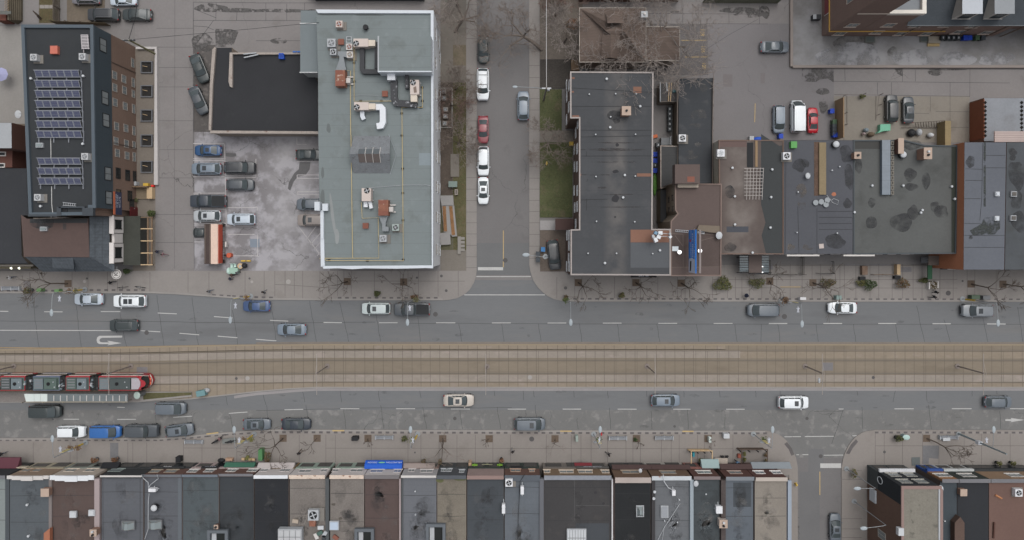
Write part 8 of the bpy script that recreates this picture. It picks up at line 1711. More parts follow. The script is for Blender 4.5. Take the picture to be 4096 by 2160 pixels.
vents(0,3,[(270,1005),(283,1320)],6.4,'white vent on the stepped cream parapet shop','vents behind the stepped cream parapet',.2);vents(1,3,[(1600,870),(1603,1105)],6.4,'white vent on the blue grey row roof','vents on the blue grey row roof');vents(2,3,[(1435,875),(1427,942)],6.9,'white round vent on the dark party wall strip','vents on the dark strip',.24);vents(2,3,[(1535,1165),(1682,953),(1665,1182)],6.5,'small vent on the light grey row roof','vents on the light grey row roof');vents(2,3,[(1952,898)],6.5,'single vent on the dark slate row roof','vent on the dark slate row roof');vents(3,3,[(1778,1168)],6.5,'single vent on the narrow dark blue roof','vent on the narrow dark blue roof')
def chim(c,r,x,y,z,h,w,lab,mt=None,pots=1,l=None):
 S(c,r);p=P(x,y,z+h);o=T('brick_chimney',lab,'chimney',(p.x,p.y,z));l=l or w;m=M(mt or mat('chimney_brick',(140,108,92),.9,.1,.8,.15,5.));m.box(p.x-w/2,p.y-l/2,z-.02,p.x+w/2,p.y+l/2,z+h);m.go('stack',o);m=M(B_((170,148,132)));m.box(p.x-w/2-.07,p.y-l/2-.07,z+h,p.x+w/2+.07,p.y+l/2+.07,z+h+.12);m.go('cap',o)
 for k in range(pots):m=M([BLACK,VW][k%2]);q=p.y+(k-(pots-1)/2)*.5;m.cyl((p.x,q),.17,z+h+.12,z+h+.4,10);m.go('flue',o)
chim(2,0,1150,1115,9.5,1.6,1.2,'brick chimney with black flue beside the tar patch');chim(3,1,900,205,7,1.,.9,'tan brick chimney left of the skylight strip');chim(3,1,1605,185,6.9,1.8,1.1,'tan chimney with a white antenna on the grey green roof',pots=2,l=1.6);chim(3,1,1335,110,6.9,1.2,.7,'pinkish brick chimney by the round fan',REDBRICK,0,2.2)
chim(0,3,455,880,6.4,.8,1.1,'tan brick chimney on the stepped cream parapet shop',pots=0);chim(0,3,940,1285,6.5,1.,.9,'cream chimney at the pink wall of the brown row roof',pots=2);chim(2,3,2125,1195,6.6,1.2,1.1,'pale stone chimney on the dark party wall',B_((176,166,158)),2);chim(3,3,1965,880,6.5,.8,.9,'pale brick chimney east of the corner building',pots=0);chim(0,3,2175,1225,6.3,.6,.5,'small red brick chimney by the boxed light well',REDBRICK,1)
def rfan(c,r,x,y,z,lab):
 S(c,r);p=P(x,y,z+.8);o=T('exhaust_fan',lab,'fan',(p.x,p.y,z));m=M(BLACK);m.cyl((p.x,p.y),.5,z,z+.55,16,.6);m.go('base',o);m=M(VW);m.sph((p.x,p.y,z+.6),.5,.5,.25,14,6);m.go('dome',o)
rfan(3,1,693,90,7,'exhaust fan with white dome in a dark ring, left one');rfan(3,1,1370,195,6.9,'exhaust fan with white dome by the pinkish chimney');rfan(0,3,1540,1043,6.3,'dark round exhaust fan below the white mini split')
for c,r,x,y,z,lab in((2,1,2103,180,6.92,'white square air conditioner on the brown shop roof'),(3,1,190,210,7,'white air conditioner with louvre by the green bin'),(2,1,1715,30,4.02,'white condenser with black fan on the rear garage roof'),(1,3,575,1110,6.3,'large grey condenser on the western gravel roof'),(1,3,2545,785,6.3,'white condenser at the corner of the light grey row roof'),(3,3,2525,885,6.5,'white air conditioner on the red brown roof')):cond(c,r,x,y,z,lab,1.1 if(c,x)!=(1,575)else 1.6,.8,flat('clean_white_casing',(204,206,210),.5)if x!=575 else LGREY,FANB if x!=2103 else VW)
def msplit(c,r,x,y,z,lab,l=1.1,w=.5,a=0.):
 S(c,r);p=P(x,y,z+.8);o=T('heat_pump',lab,'heat pump',(p.x,p.y,z));m=M(flat('clean_white_casing',(204,206,210),.5));m.ob((p.x,p.y,z+.15),l,w,.7,a);m.go('casing',o);m=M(LGREY);m.ob((p.x,p.y,z),l*1.3,.1,.14,a);m.ob((p.x,p.y-.01,z),.1,w*1.8,.139,a);m.go('stand',o)
msplit(0,3,1530,858,6.3,'white heat pump with hanging pale pipes on the black fronted roof');msplit(2,3,103,860,6.3,'white heat pump by the dark cable on the light grey row roof',.5,1.2);msplit(2,3,1628,885,6.5,'white heat pump at the end of the bent pipe',.5,.8);msplit(1,3,2490,1045,6.3,'upright white cylinder unit at the slate roof edge',.5,1.4);msplit(2,3,2085,1055,6.5,'flat pale heat pump beside the dark party wall',.95,1.1)
for k,(x0,y0,x1,y1)in enumerate(((2290,570,2332,615),(2283,815,2328,862))):skyl(3,1,x0,y0,x1,y1,8.62,'white bubble skylight on the slate grey roof, '+('upper' if k==0 else 'lower'),fr=VW)
for k,(x0,y0,x1,y1)in enumerate(((2448,565,2505,620),(2442,808,2498,862))):skyl(3,1,x0,y0,x1,y1,8.42,'square framed curb skylight on the mottled roof, '+('upper' if k==0 else 'lower'),gl=B_((92,88,84)))
skyl(0,3,698,1072,765,1135,6.3,'white square skylight on the brown row roof, left of two',fr=VW,gl=VW);skyl(0,3,888,1058,950,1117,6.3,'white square skylight on the brown row roof, right of two',fr=VW,gl=VW)
skyl(0,3,1222,1170,1352,1257,6.3,'grey pyramid skylight, left of two on the black fronted roof',fr=MGREY,gl=SD_,pyr=1);skyl(0,3,1490,1160,1625,1250,6.3,'grey pyramid skylight, right of two on the brick shop roof',fr=MGREY,gl=SD_,pyr=1)
skyl(1,3,738,1170,833,1260,6.3,'pale blue skylight box on the eastern gravel roof',gl=flat('skylight_blue',(166,182,200),.3));skyl(2,3,1250,1012,1328,1127,6.9,'small pyramid skylight on the black row roof',gl=SD_,pyr=1);skyl(2,3,1497,1015,1573,1135,6.5,'grey domed skylight on the light grey row roof',gl=flat('skylight_haze',(138,142,148),.3));skyl(2,3,552,1248,748,1420,6.3,'large white barred glasshouse skylight at the bottom edge',fr=LGREY,gl=VW,bars=7)
skyl(1,3,220,1250,458,1400,6.3,'big pale corrugated glasshouse skylight at the bottom edge',fr=LGREY,gl=flat('pale_polycarbonate',(168,170,172),.4,var=.1),bars=4,h=1.)
def lwell(c,r,x0,y0,x1,y1,z,lab):
 S(c,r);a=P(x0,y1,z+.6);b=P(x1,y0,z+.6);o=T('light_well_box',lab,'light well',((a.x+b.x)/2,(a.y+b.y)/2,z));G_=flat('well_box_grey',(92,98,104),.8);m=M(G_);t_=.45
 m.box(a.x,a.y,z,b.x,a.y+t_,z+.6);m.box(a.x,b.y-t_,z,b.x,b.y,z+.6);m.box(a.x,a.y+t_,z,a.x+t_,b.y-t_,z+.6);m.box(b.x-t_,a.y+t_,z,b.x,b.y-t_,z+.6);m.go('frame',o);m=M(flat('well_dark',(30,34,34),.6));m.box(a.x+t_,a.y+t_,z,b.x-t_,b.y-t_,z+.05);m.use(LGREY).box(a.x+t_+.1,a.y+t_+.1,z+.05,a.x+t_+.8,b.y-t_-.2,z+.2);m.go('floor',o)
lwell(0,3,2082,1262,2290,1420,6.3,'boxed dark light well at the bottom of the brick row roofs');lwell(1,3,990,1248,1185,1420,6.3,'boxed dark light well between gravel and brown roofs');lwell(1,3,1708,1200,1905,1420,6.3,'boxed dark light well between blue grey and beige gravel roofs')
def dish(c,r,x,y,z,lab,a=0.,s=.4):
 S(c,r);p=P(x,y,z+.6);o=T('satellite_dish',lab,'satellite dish',(p.x,p.y,z));m=M(STEEL);m.tube([(p.x,p.y,z),(p.x,p.y,z+.6)],.05,n=5);m.tube([(p.x,p.y,z+.55),(p.x+.55*math.cos(a),p.y+.55*math.sin(a),z+.9)],.03,n=4);m.go('mount',o);m=M(flat('dish_grey',(172,176,180),.5));m.sph((p.x,p.y,z+.65),s,s*1.2,.12,12,5);m.go('reflector',o)
dish(3,1,400,410,7,'grey dish on a square base on the slate blue roof',.8);dish(2,1,2082,1010,9,'grey dish at the billboard roof edge',-1.2,.5);dish(2,3,1850,790,6.5,'grey dish at the corner of the pale blue wall',.9);dish(2,3,1290,660,5.,'grey dish on the brown brick front',.9,.3);dish(0,0,185,1150,4,'white dish on the far left yard',.3,.55);dish(3,3,1730,843,8.6,'pale dish by the copper coping',2.,.5)
S(3,1);
for k,(x,y)in enumerate(((478,680),(535,672),(595,655),(582,700))):p=P(x,y,7.2);m=M(flat('tub_grey',(136,142,146),.5));m.cyl((p.x,p.y),.36,7.01,7.3,12,.42);tag(m.go('grey_tub'),'grey round tub, '+('first','second','third','fourth')[k]+' from the left in the pile on the slate blue roof','tub','grey tubs on the slate blue roof')
m=M(LGREY);m.tube([P(590,605,7.1),P(650,680,7.05),P(700,700,7.05),P(712,660,7.05),P(660,640,7.05),P(640,655,7.05)],.04,n=5);tag(m.go('hose'),'pale coiled hose beside the grey tubs','hose')
m=M(flat('pale_tile',(176,164,158),.7));m.ob((*P(537,1118,7.05)[:2],7.01),.7,.7,.08,.1);tag(m.go('pale_slab'),'square pale slab on the slate blue roof','slab')
m=M(LGREY);S(2,3);m.tube([P(1690,990,6.6),P(1530,1235,6.6),P(1460,1370,6.6)],.05,n=5);m.tube([P(1530,1235,6.63),P(1510,1360,6.6)],.04,n=5);tag(m.go('white_pole'),'long pale pole lying across the light grey row roof','pole')
m=M(VW);m.tube([P(1520,700,7.3),P(1530,770,7.2),P(1570,830,6.7),P(1620,862,6.7)],.06,n=5);tag(m.go('white_pipe'),'bent white pipe crossing the rusty coping','pipe')
m=M(LGREY);S(0,3);m.tube([P(1425,705,7.2),P(1440,735,6.6),P(1490,780,6.5),P(1497,850,6.5)],.06,n=5);m.tube([P(1580,705,7.2),P(1592,740,6.6),P(1510,805,6.52),P(1497,840,6.5)],.06,n=5);m.tube([P(1500,890,6.4),P(1492,960,6.4),P(1490,1250,6.9),P(1455,1350,6.4)],.05,n=5);tag(m.go('pale_conduit'),'forked pale conduit running to the white heat pump','conduit')
m=M(BLACK);S(2,3);m.tube([P(125,700,6.9),P(80,770,6.4),P(70,1000,6.35),P(55,1350,6.35)],.05,n=4);tag(m.go('dark_cable'),'dark cable down the light grey row roof','cable')
m=M(flat('orange_sheet',(160,98,72),.8));S(0,3);m.prism([P(440,1290,7),P(500,1240,7),P(500,1400,7),P(440,1400,7)],6.3,7.);tag(m.go('roof_hut'),'orange brick hut at the bottom edge of the grey row roof','hut')
m=M(RUST);S(1,3);a=P(535,1222,6.9);b=P(597,1160,6.9);m.box(a.x,a.y,6.3,b.x,b.y,6.9);tag(m.go('rusty_box'),'rusty cream box below the large grey condenser','box')
for k,(x,y,col)in enumerate(((650,1235,VW),(640,1290,flat('green_scrap',(70,96,88),.7)),(690,1300,LGREY),(680,1340,DGREY),(605,1320,OFFW),(800,1335,RUSTR),(395,1170,B_((164,150,134))))):p=P(x,y,6.5);m=M(col);m.ob((p.x,p.y,6.3),.9,.55,.25,k*.5);tag(m.go('roof_debris'),('white','green','grey','dark','cream','rusty','tan')[k]+' piece of clutter on the gravel roofs at the bottom','debris','clutter on the gravel roofs')
m=M(flat('rust_pole',(170,110,70),.7));S(3,3);m.tube([P(2285,905,6.6),P(2350,940,6.6)],.16,n=6);tag(m.go('orange_roll'),'orange roll lying on the red brown roof','roll');m=M(B_((84,56,48)));m.tube([P(2275,1180,6.7),P(2270,1340,6.7)],.15,n=4);tag(m.go('roof_beam'),'dark brown beam lying on the red brown roof','beam')
m=M(VW);p=P(1340,1270,10.1);m.box(p.x-.5,p.y-.6,9.6,p.x+.3,p.y+.5,10.3);tag(m.go('roof_box'),'white box on the west edge of the corner building roof','box')
G9='condensers in the mulch bed'
for x,y,lab in((1887,917,'topmost condenser in the framed mulch bed'),(1890,985,'second condenser in the mulch bed, under twigs'),(1906,1100,'third condenser in the mulch bed'),(1906,1167,'fourth condenser in the mulch bed'),(1899,1240,'lowest condenser in the mulch bed')):cond(1,0,x,y,.06,lab,.72,.75,flat('tan_casing',(142,136,130),.6),MGREY,False,G9)
S(1,0);m=M(flat('bed_edging',(150,146,140),.8))
for l in((1860,882,1975,890),(1967,890,1978,1275),(1860,1275,1975,1285)):a=P(l[0],l[3],.3);b=P(l[2],l[1],.3);m.box(a.x,a.y,.05,b.x,b.y,.3)
tag(m.go('bed_edging'),'pale low edging round the condenser bed','edging')
S(1,1);m=M(SLAB);a=P(1957,420,.2);b=P(2043,192,.2);m.box(a.x,a.y,.05,b.x,b.y,.25);tag(m.go('concrete_pad'),'long concrete pad in the lawn beside the white block','pad')
m=M(flat('utility_green',(112,128,122),.6));a=P(1940,520,1.);b=P(2020,468,1.);m.box(a.x,a.y,.05,b.x,b.y,.9);m.box(a.x-.06,a.y-.06,.9,b.x+.06,b.y+.06,1.);tag(m.go('utility_box'),'grey green transformer box on the side lawn','utility box')
m=M(B_((138,130,122)));a=P(1998,602,.6);b=P(2030,545,.6);m.box(a.x,a.y,.05,b.x,b.y,.6);m.use(B_((96,90,84))).box(a.x+.15,a.y+.15,.6,b.x-.15,b.y-.15,.62);tag(m.go('utility_box'),'small tan meter box below the transformer box','utility box')
pr=T('ramp_planters','pair of rust topped planter strips along the white block ramp','planter',P(1940,860,.05));m=M(flat('ramp_grey',(136,134,132),.8));m.prism([P(1870,712),P(1995,708),P(2025,1020),P(1975,1022),P(1945,985),P(1892,978)],.05,.5);m.prism([P(1853,612),P(1985,610),P(1993,708),P(1870,711)],.05,.7);m.prism([P(1853,985),P(1955,980),P(1962,1100),P(1858,1108)],.05,.7);m.go('ramp',pr)
for x0,x1 in((1880,1915),(1945,1995)):
 m=M(mat('rust_planting',(134,96,62),.95,.2,1.,.3,5.));m.prism([P(x0,718),P(x0+32,718),P(x1+10,1005 if x0>1900 else 970),P(x1-22,1008 if x0>1900 else 970)],.5,.6);m.go('planting',pr)
m=M(flat('block_step',(132,128,122),.9));S(1,1)
for k in range(4):p=P(2080,1040+k*38,.2);m.box(p.x-.32,p.y-.22,.05,p.x+.32,p.y+.22,.3)
m.box(*P(2030,1195)[:2],.05,*P(2062,1020)[:2],.35);tag(m.go('stone_steps'),'pale stone steps and block kerb beside the ramp','steps')
BINP={}
def wbin(c,r,x,y,col,lab,grp=None,z=.05,a=0.,w=.62):
 S(c,r);p=P(x,y,1.);k=col.name
 if k not in BINP:
  o=T('wheelie_bin',lab,'bin',(0,0,0),grp);m=M(col);m.loft([[(-w*.42,-w*.42,.06),(w*.42,-w*.42,.06),(w*.42,w*.42,.06),(-w*.42,w*.42,.06)],[(-w*.5,-w*.55,1.),(w*.5,-w*.55,1.),(w*.5,w*.55,1.),(-w*.5,w*.55,1.)]],caps=True);m.go('body',o)
  m=M(col);m.box(-w*.54,-w*.6,1.001,w*.54,w*.6,1.06);q=m.go('lid',o);m=M(LGREY if k=='bin_black' else col);m.box(-.1,-.16,1.061,.1,.16,1.075);m.go('lid_label',q);m=M(TYRE)
  for s in(-1,1):m=M(TYRE);m.tube([(s*.2,.3,.1),(s*.28,.3,.1)],.1,n=8);m.go('wheel',o)
  BINP[k]=o;o.location=(p.x,p.y,z);o.rotation_euler=(0,0,a)
 else:dup(BINP[k],(p.x,p.y,z),a,lab,grp)
BB_=flat('bin_black',(46,52,56),.5);BBL=flat('bin_blue',(24,64,184),.5);BGR=flat('bin_grey',(64,70,76),.6);BGN=flat('bin_green',(66,92,66),.6)
for k,y in enumerate((1095,1145,1195,1247,1297)):wbin(2,0,1587,y,BB_,'black wheelie bin, '+('first','second','third','fourth','fifth')[k]+' from the top of the alley row','black bins in the alley')
for k,y in enumerate((195,258,358)):wbin(2,1,1440,y,BBL,'blue wheelie bin against the long block, '+('upper','middle','lower')[k]+' of three','blue bins in the alley')
wbin(2,1,1470,100,BB_,'black wheelie bin above the blue bins','black bins in the alley');wbin(2,1,1440,305,BB_,'black wheelie bin between the blue bins','black bins in the alley')
S(2,1);m=M(flat('canoe_green',(84,138,52),.5));p=P(1436,495,.5);m.sph((p.x,p.y,.5),.34,1.9,.3,12,6);tag(m.go('canoe'),'green canoe lying against the long block wall','canoe')
S(2,0);m=M(flat('orange_item',(196,96,52),.6));S(2,1);p=P(1442,12,.5);m.ob((p.x,p.y,.05),.7,.5,.5,.2);tag(m.go('orange_crate'),'orange crate in the narrow alley','crate')
wbin(2,1,262,1195,BGR,'dark grey bin at the corner forecourt, upper');wbin(2,1,262,1255,BGR,'dark grey bin at the corner forecourt, lower');wbin(2,1,312,1150,flat('bin_sky',(52,116,176),.5),'sky blue bin beside the dark grey bins')
for k,(x,col,nm)in enumerate(((1760,BB_,'first'),(1815,BB_,'second'),(1865,BB_,'third'),(1915,BB_,'fourth'),(1985,BBL,'left blue'),(2030,BBL,'right blue'),(2105,BGN,'green'),(2165,BGR,'grey'))):wbin(3,0,x,380,col,'wheelie bin in the row under the brick hall, '+nm+' one','bins under the brick hall')
S(3,0);m=M(YELLOWP);a=P(1620,458,.6);b=P(1740,432,.6);m.box(a.x,a.y,.05,b.x,b.y,.25);m.use(B_((150,142,128))).box(a.x,b.y+.02,.05,b.x,b.y+1.1,.5);tag(m.go('loading_step'),'yellow edged concrete step at the brick hall wall','step')
wbin(3,0,645,1117,BBL,'lone blue bin beside the tan board fence');wbin(3,0,670,1225,BGN,'green bin at the head of the crate stack')
for k in range(3):wbin(3,0,668,1268+k*36,BGR,'grey bin beside the tan fence, '+('first','second','third')[k]+' below the green bin','grey bins by the tan fence')
wbin(3,0,675,1358,BBL,'blue bin at the foot of the tan fence');wbin(2,1,2410,35,LGREY,'pale grey bin left of the blue tarp');
S(2,1);m=M(BLUE);p=P(2490,40,.8);m.sph((p.x,p.y,.5),1.05,.42,.5,10,6);tag(m.go('blue_tarp'),'bright blue tarp bundle at the shop rear wall','tarp');S(3,1);m=M(flat('lime_bin',(78,150,72),.5));p=P(260,98,7.6);m.box(p.x-.45,p.y-.5,7,p.x+.45,p.y+.5,7.7);tag(m.go('green_box'),'bright green box at the slate blue roof edge','box');wbin(3,1,130,12,BBL,'blue bin behind the dark tar coat roof')
S(3,0);m=M(flat('mint_tarp',(98,166,136),.6,var=.1));m.prism([P(1130,1250,.9),P(1232,1248,.9),P(1232,1312,.9),P(1160,1318,.9),P(1100,1340,.9),P(1128,1310,.9)],.05,.9);tag(m.go('green_tarp'),'mint green tarp covering a crate in the courtyard','tarp')
for x,y,rx,ry,col,lab in((990,1308,.42,.36,flat('steel_blue',(112,126,134),.5),'steel blue barrel left of the mint tarp'),(1450,1335,.7,.65,BLACK,'black covered grill in the courtyard'),(1525,1330,.45,.6,LGREY,'pale grey covered chair in the courtyard'),(1640,1358,.5,.4,VW,'white round table by the courtyard wall'),(965,1345,.25,.25,B_((168,150,150)),'small pinkish pot by the steel blue barrel'),(1040,1350,.6,.4,B_((96,82,66)),'brown covered crate by the mint tarp')):p=P(x,y,.7);m=M(col);m.sph((p.x,p.y,.55),rx,ry,.5,12,6);tag(m.go('covered_item'),lab,'covered item')
p=P(490,175,.7);m=M(DGREY);m.box(p.x-.7,p.y-.35,.05,p.x+.6,p.y+.4,1.);m.use(LGREY).box(p.x-.72,p.y-.36,1.,p.x-.2,p.y+.41,1.05);tag(m.go('utility_cart'),'dark two tone cart left of the brick hall','cart')
S(0,1);fr=T('food_rig','long orange and cream smoker rig with black frame in the parking lot','food stall',P(2160,1100,.05));z=2.2
m=M(mat('rig_dark_rust',(74,62,58),.8,.15,.6,.2,5.));m.box(*P(2055,1297,1.6)[:2],.4,*P(2118,895,1.6)[:2],1.6);m.use(B_((104,92,84))).box(*P(2058,1290,1.7)[:2],1.6,*P(2066,900,1.7)[:2],1.7);m.box(*P(2108,1290,1.7)[:2],1.6,*P(2117,900,1.7)[:2],1.72);m.go('firebox',fr)
m=M(mat('rig_cream',(206,178,160),.6,.06,.5,.08,4.));a=P(2120,1297,z);b=P(2190,895,z);m.box(a.x,a.y,.3,b.x,b.y,z);m.go('cream_cover',fr);m=M(flat('rig_orange',(196,78,56),.6));c_=P(2203,900,1.9);m.prism([(b.x+.005,a.y+.1),(c_.x,a.y+.1),(c_.x,b.y-.1),(b.x+.005,b.y-.1)],.5,1.95);m.go('orange_side',fr)
m=M(flat('rig_frame',(70,62,60),.7));
for x in(2220,2262):m.tube([P(x,905,.6),P(x,1290,.6)],.06,n=4)
for k in range(8):m.tube([P(2220,905+k*55,.6),P(2262,905+k*55,.6)],.05,n=4)
m.go('trailer_frame',fr);m=M(OFFW);p=P(2272,1100,.8);m.box(p.x-.12,p.y-.45,.3,p.x+.12,p.y+.45,.9);m.go('tank',fr)
for s in(905,1270):m=M(TYRE);p=P(2240,s,.4);m.cyl((p.x,p.y),.3,.05,.3,12);m.go('wheel',fr)
m=M(flat('barrel_orange',(190,84,56),.6));p=P(2300,1210,.9);m.cyl((p.x,p.y),.4,.05,.9,14);m.use(BLACK).cyl((p.x-.5,p.y),.16,.05,1.3,10);tag(m.go('fire_barrel'),'orange fire barrel with black pipe beside the rig','barrel')
for k,(x0,x1)in enumerate(((2425,2470),(2480,2518))):m=M(flat('yellow_block',(206,166,48),.6));m.box(*P(x0,1272,.3)[:2],.05,*P(x1,1260,.3)[:2],.35);tag(m.go('wheel_stop'),'yellow wheel stop near the food cart, '+('left' if k==0 else 'right'),'wheel stop')
S(0,2);fc=T('food_cart','mint green rounded food cart on the sidewalk edge','food cart',P(2330,0,.12));MT=flat('cart_mint',(142,176,158),.5);p=P(2330,10,1.1);m=M(MT);m.box(p.x-.5,p.y-.45,.3,p.x+.95,p.y+.5,1.1);m.go('body',fc);m=M(flat('cart_pale',(178,206,196),.5));m.sph((p.x-.6,p.y,.75),.32,.55,.5,10,6);m.go('rounded_end',fc);m=M(TYRE)
for s in(-1,1):m=M(TYRE);m.tube([(p.x+.4,p.y+s*.5,.4),(p.x+.4,p.y+s*.58,.4)],.28,n=10);m.go('wheel',fc)
for k,x in enumerate((2330,2362)):q=P(x,-42,.5);m=M(flat('cart_pale',(178,206,196),.5));m.box(q.x-.2,q.y-.35,.45,q.x+.2,q.y+.35,.5);m.box(q.x-.2,q.y+.3,.5,q.x+.2,q.y+.36,.9);[m.box(q.x+a-.02,q.y+b-.02,.12,q.x+a+.02,q.y+b+.02,.45)for a in(-.17,.17)for b in(-.3,.3)];tag(m.go('mint_chair'),'pale mint chair behind the food cart, '+('left' if k==0 else 'right'),'chair')
q=P(2415,-40,.8);m=M(WOODL);m.cyl((q.x,q.y),.45,.75,.8,14);m.use(DGREY).cyl((q.x,q.y),.05,.1,.75,8);tag(m.go('round_table'),'round wooden table beside the mint cart','table');m=M(LGREY);m.ob((q.x,q.y-.05,.81),.34,.36,.03,.1);tag(m.go('tray'),'grey tray on the round wooden table','tray');m=M(BLACK);q=P(2460,-45,.5);m.sph((q.x,q.y,.55),.5,.42,.42,10,6);tag(m.go('covered_grill'),'black covered grill right of the round table','grill')
def rails(lab,c,r,ls,h=1.05,mt=None,name='patio_railing',n=1.6):
 S(c,r);mt=mt or flat('rail_black',(62,58,54),.6);p=P(ls[0][0],ls[0][1]);o=T(name,lab,'railing',(p.x,p.y,.12))
 for l in ls:
  a=P(l[0],l[1],h);b=P(l[2],l[3],h);m=M(mt);m.tube([a,b],.05,n=4);a2=Vector((a.x,a.y,.6));b2=Vector((b.x,b.y,.6));m.tube([a2,b2],.03,n=4);m.go('rail',o);k=max(1,int((b-a).length/n))
  for i in range(k+1):q=a.lerp(b,i/k);m=M(mt);m.cyl((q.x,q.y),.04,.12,h,6);m.go('post',o)
SP=3.067/2.5146
def zz(x,y):return((2920+x/3.067-cur[0])/D,(1030+y/3.067-cur[1])/D)
S(3,2)
rails('dark patio railing in an L beside the hedge planter',3,2,[(*zz(495,35),*zz(495,210)),(*zz(495,210),*zz(828,210))]);rails('short dark railing pair between the patios',3,2,[(*zz(885,0),*zz(885,208)),(*zz(908,0),*zz(908,208)),(*zz(870,205),*zz(940,212))]);rails('dark railing under the patio tree',3,2,[(*zz(1275,50),*zz(1275,195)),(*zz(1085,195),*zz(1290,198))],mt=BLACK);rails('timber capped railing in front of the right patio',3,2,[(*zz(1765,210),*zz(2050,208))],mt=WOOD)
S(3,2);m=M(WOODL);m.box(*P(*zz(2050,212),1.)[:2],.12,*P(*zz(2092,85),1.)[:2],1.);tag(m.go('timber_planter'),'tan timber screen of the right patio','screen');m=M(mat('log_wood',(122,100,84),.9,.15,1.,.2,4.));m.box(*P(*zz(1622,212),.8)[:2],.12,*P(*zz(1690,105),.8)[:2],.8);tag(m.go('timber_box'),'weathered timber box above the evergreen bushes','box');m=M(BLACK);m.box(*P(*zz(1590,275),.6)[:2],.12,*P(*zz(1660,235),.6)[:2],.7);tag(m.go('black_planter'),'black planter box touching the evergreen bushes','planter');m=M(BLACK);m.box(*P(*zz(2015,262),.6)[:2],.12,*P(*zz(2090,225),.6)[:2],.7);tag(m.go('black_planter'),'black planter box above the dying shrub','planter')
m=M(flat('green_canvas',(44,82,58),.8));m.box(*P(*zz(2428,265),2.1)[:2],1.9,*P(*zz(2482,95),2.1)[:2],2.1);m.box(*P(*zz(2430,262),1.)[:2],.12,*P(*zz(2434,250),1.)[:2],1.9);tag(m.go('canvas_awning'),'narrow dark green canvas awning by the flower stand','awning')
fs=T('flower_stand','white edged stand of faded flowers on the north sidewalk','flower stand',P(*zz(2490,345),.12));m=M(OFFW);m.box(*P(*zz(2435,390),.7)[:2],.12,*P(*zz(2452,302),.7)[:2],.8);m.box(*P(*zz(2542,374),.7)[:2],.12,*P(*zz(2556,290),.7)[:2],.8);m.go('side',fs);m=M(POT);m.box(*P(*zz(2453,388),.5)[:2],.12,*P(*zz(2541,292),.5)[:2],.6);m.go('shelf',fs);rd=random.Random(4);m=M(LV['b'])
for i in range(160):
 q=P(*zz(2497+rd.uniform(-42,42),340+rd.uniform(-46,46)),.75);m.use([LV['b'],LV['o'],OFFW][i%3]);l=.09;m.add([(q.x-l,q.y,q.z),(q.x,q.y-l,q.z+.08),(q.x+l,q.y,q.z),(q.x,q.y+l,q.z+.1)],[(0,1,2,3)])
m.go('flowers',fs)
pc=T('patio_shelter','dark framed patio shelter with brown roof and glazed side','shelter',P(*zz(300,100),.12));m=M(flat('patio_brown_roof',(96,84,80),.8));m.box(*P(*zz(230,205),2.6)[:2],2.5,*P(*zz(390,-30),2.6)[:2],2.62);m.go('roof',pc);m=M(flat('patio_glass',(84,100,108),.15,var=.2,sc=1.,spec=.5));m.box(*P(*zz(392,190),2.5)[:2],2.4,*P(*zz(476,-20),2.5)[:2],2.48);m.box(*P(*zz(120,170),2.5)[:2],2.4,*P(*zz(228,-20),2.5)[:2],2.48);m.go('glazing',pc);m=M(BLACK)
for k in range(7):m.box(*P(*zz(108,188-k*30),2.6)[:2],2.49,*P(*zz(228,180-k*30),2.6)[:2],2.56);m.box(*P(*zz(392,188-k*30),2.6)[:2],2.49,*P(*zz(476,182-k*30),2.6)[:2],2.56)
m.box(*P(*zz(232,205),2.7)[:2],2.63,*P(*zz(475,188),2.7)[:2],2.7);m.go('frame',pc)
for x,y in((110,185),(228,185),(475,185),(110,0)):m=M(BLACK);q=P(*zz(x,y),1.2);m.cyl((q.x,q.y),.06,.12,2.4,6);m.go('post',pc)
for k,y in enumerate((112,182)):q=P(*zz(402,y),2.75);l=T('patio_lamp','lit patio lamp on the glazed shelter, '+('upper','lower')[k]+' of two','lamp',q);m=M(flat('flood_glow',(255,250,225),.5,var=0,fine=0,emit=6.));m.sph((q.x,q.y,2.66),.12,.10,.08,8,5);m.go('bulb',l)
q=P(*zz(205,468),1.);m=M(NV);um=T('closed_umbrella','folded navy umbrella standing near the kerb','umbrella',(q.x,q.y,.12));m.cyl((q.x,q.y),.35,.9,2.0,8,.05);m.go('canopy',um);m=M(STEEL);m.cyl((q.x,q.y),.03,.12,.9,6);m.go('pole',um)
m=M(YELLOWP);m.box(*P(*zz(620,365),.2)[:2],.12,*P(*zz(866,358),.2)[:2],.2);tag(m.go('yellow_kerb'),'yellow painted kerb strip below the patio tree','kerb')
def pframe(lab,c,r,x0,y0,x1,y1,mt,h=2.4,nb=3):
 S(c,r);o=T('patio_enclosure',lab,'patio enclosure',P((x0+x1)/2,(y0+y1)/2,.12));m=M(mt);a=P(x0,y1,h);b=P(x1,y0,h);m.box(a.x,b.y-.12,h-.12,b.x,b.y,h);m.box(a.x,a.y,h-.12,a.x+.14,b.y-.13,h);m.box(b.x-.14,a.y,h-.12,b.x,b.y-.13,h);m.go('top_beam',o)
 for k in range(nb+1):x=a.x+.07+(b.x-a.x-.14)*k/nb;m=M(BLACK);m.box(x-.06,b.y-.55,.12,x+.06,b.y-.43,h-.13);m.go('post',o)
 m=M(mt);m.box(a.x,b.y-.5,.12,b.x,b.y-.42,1.);m.go('panel',o);return o
pframe('timber patio frame with a teal cushion on the south sidewalk',2,3,1800,458,2020,590,WOODL);pframe('dark patio frame with round shrubs on the south sidewalk',2,3,2305,445,2575,600,mat('dark_timber',(84,70,60),.85,.1,.5,.15))
S(2,3);m=M(flat('teal_cushion',(40,140,156),.7));m.box(*P(1818,522,.6)[:2],.12,*P(1838,478,.6)[:2],.6);tag(m.go('cushion_stool'),'teal seat cushion inside the timber patio frame','seat')
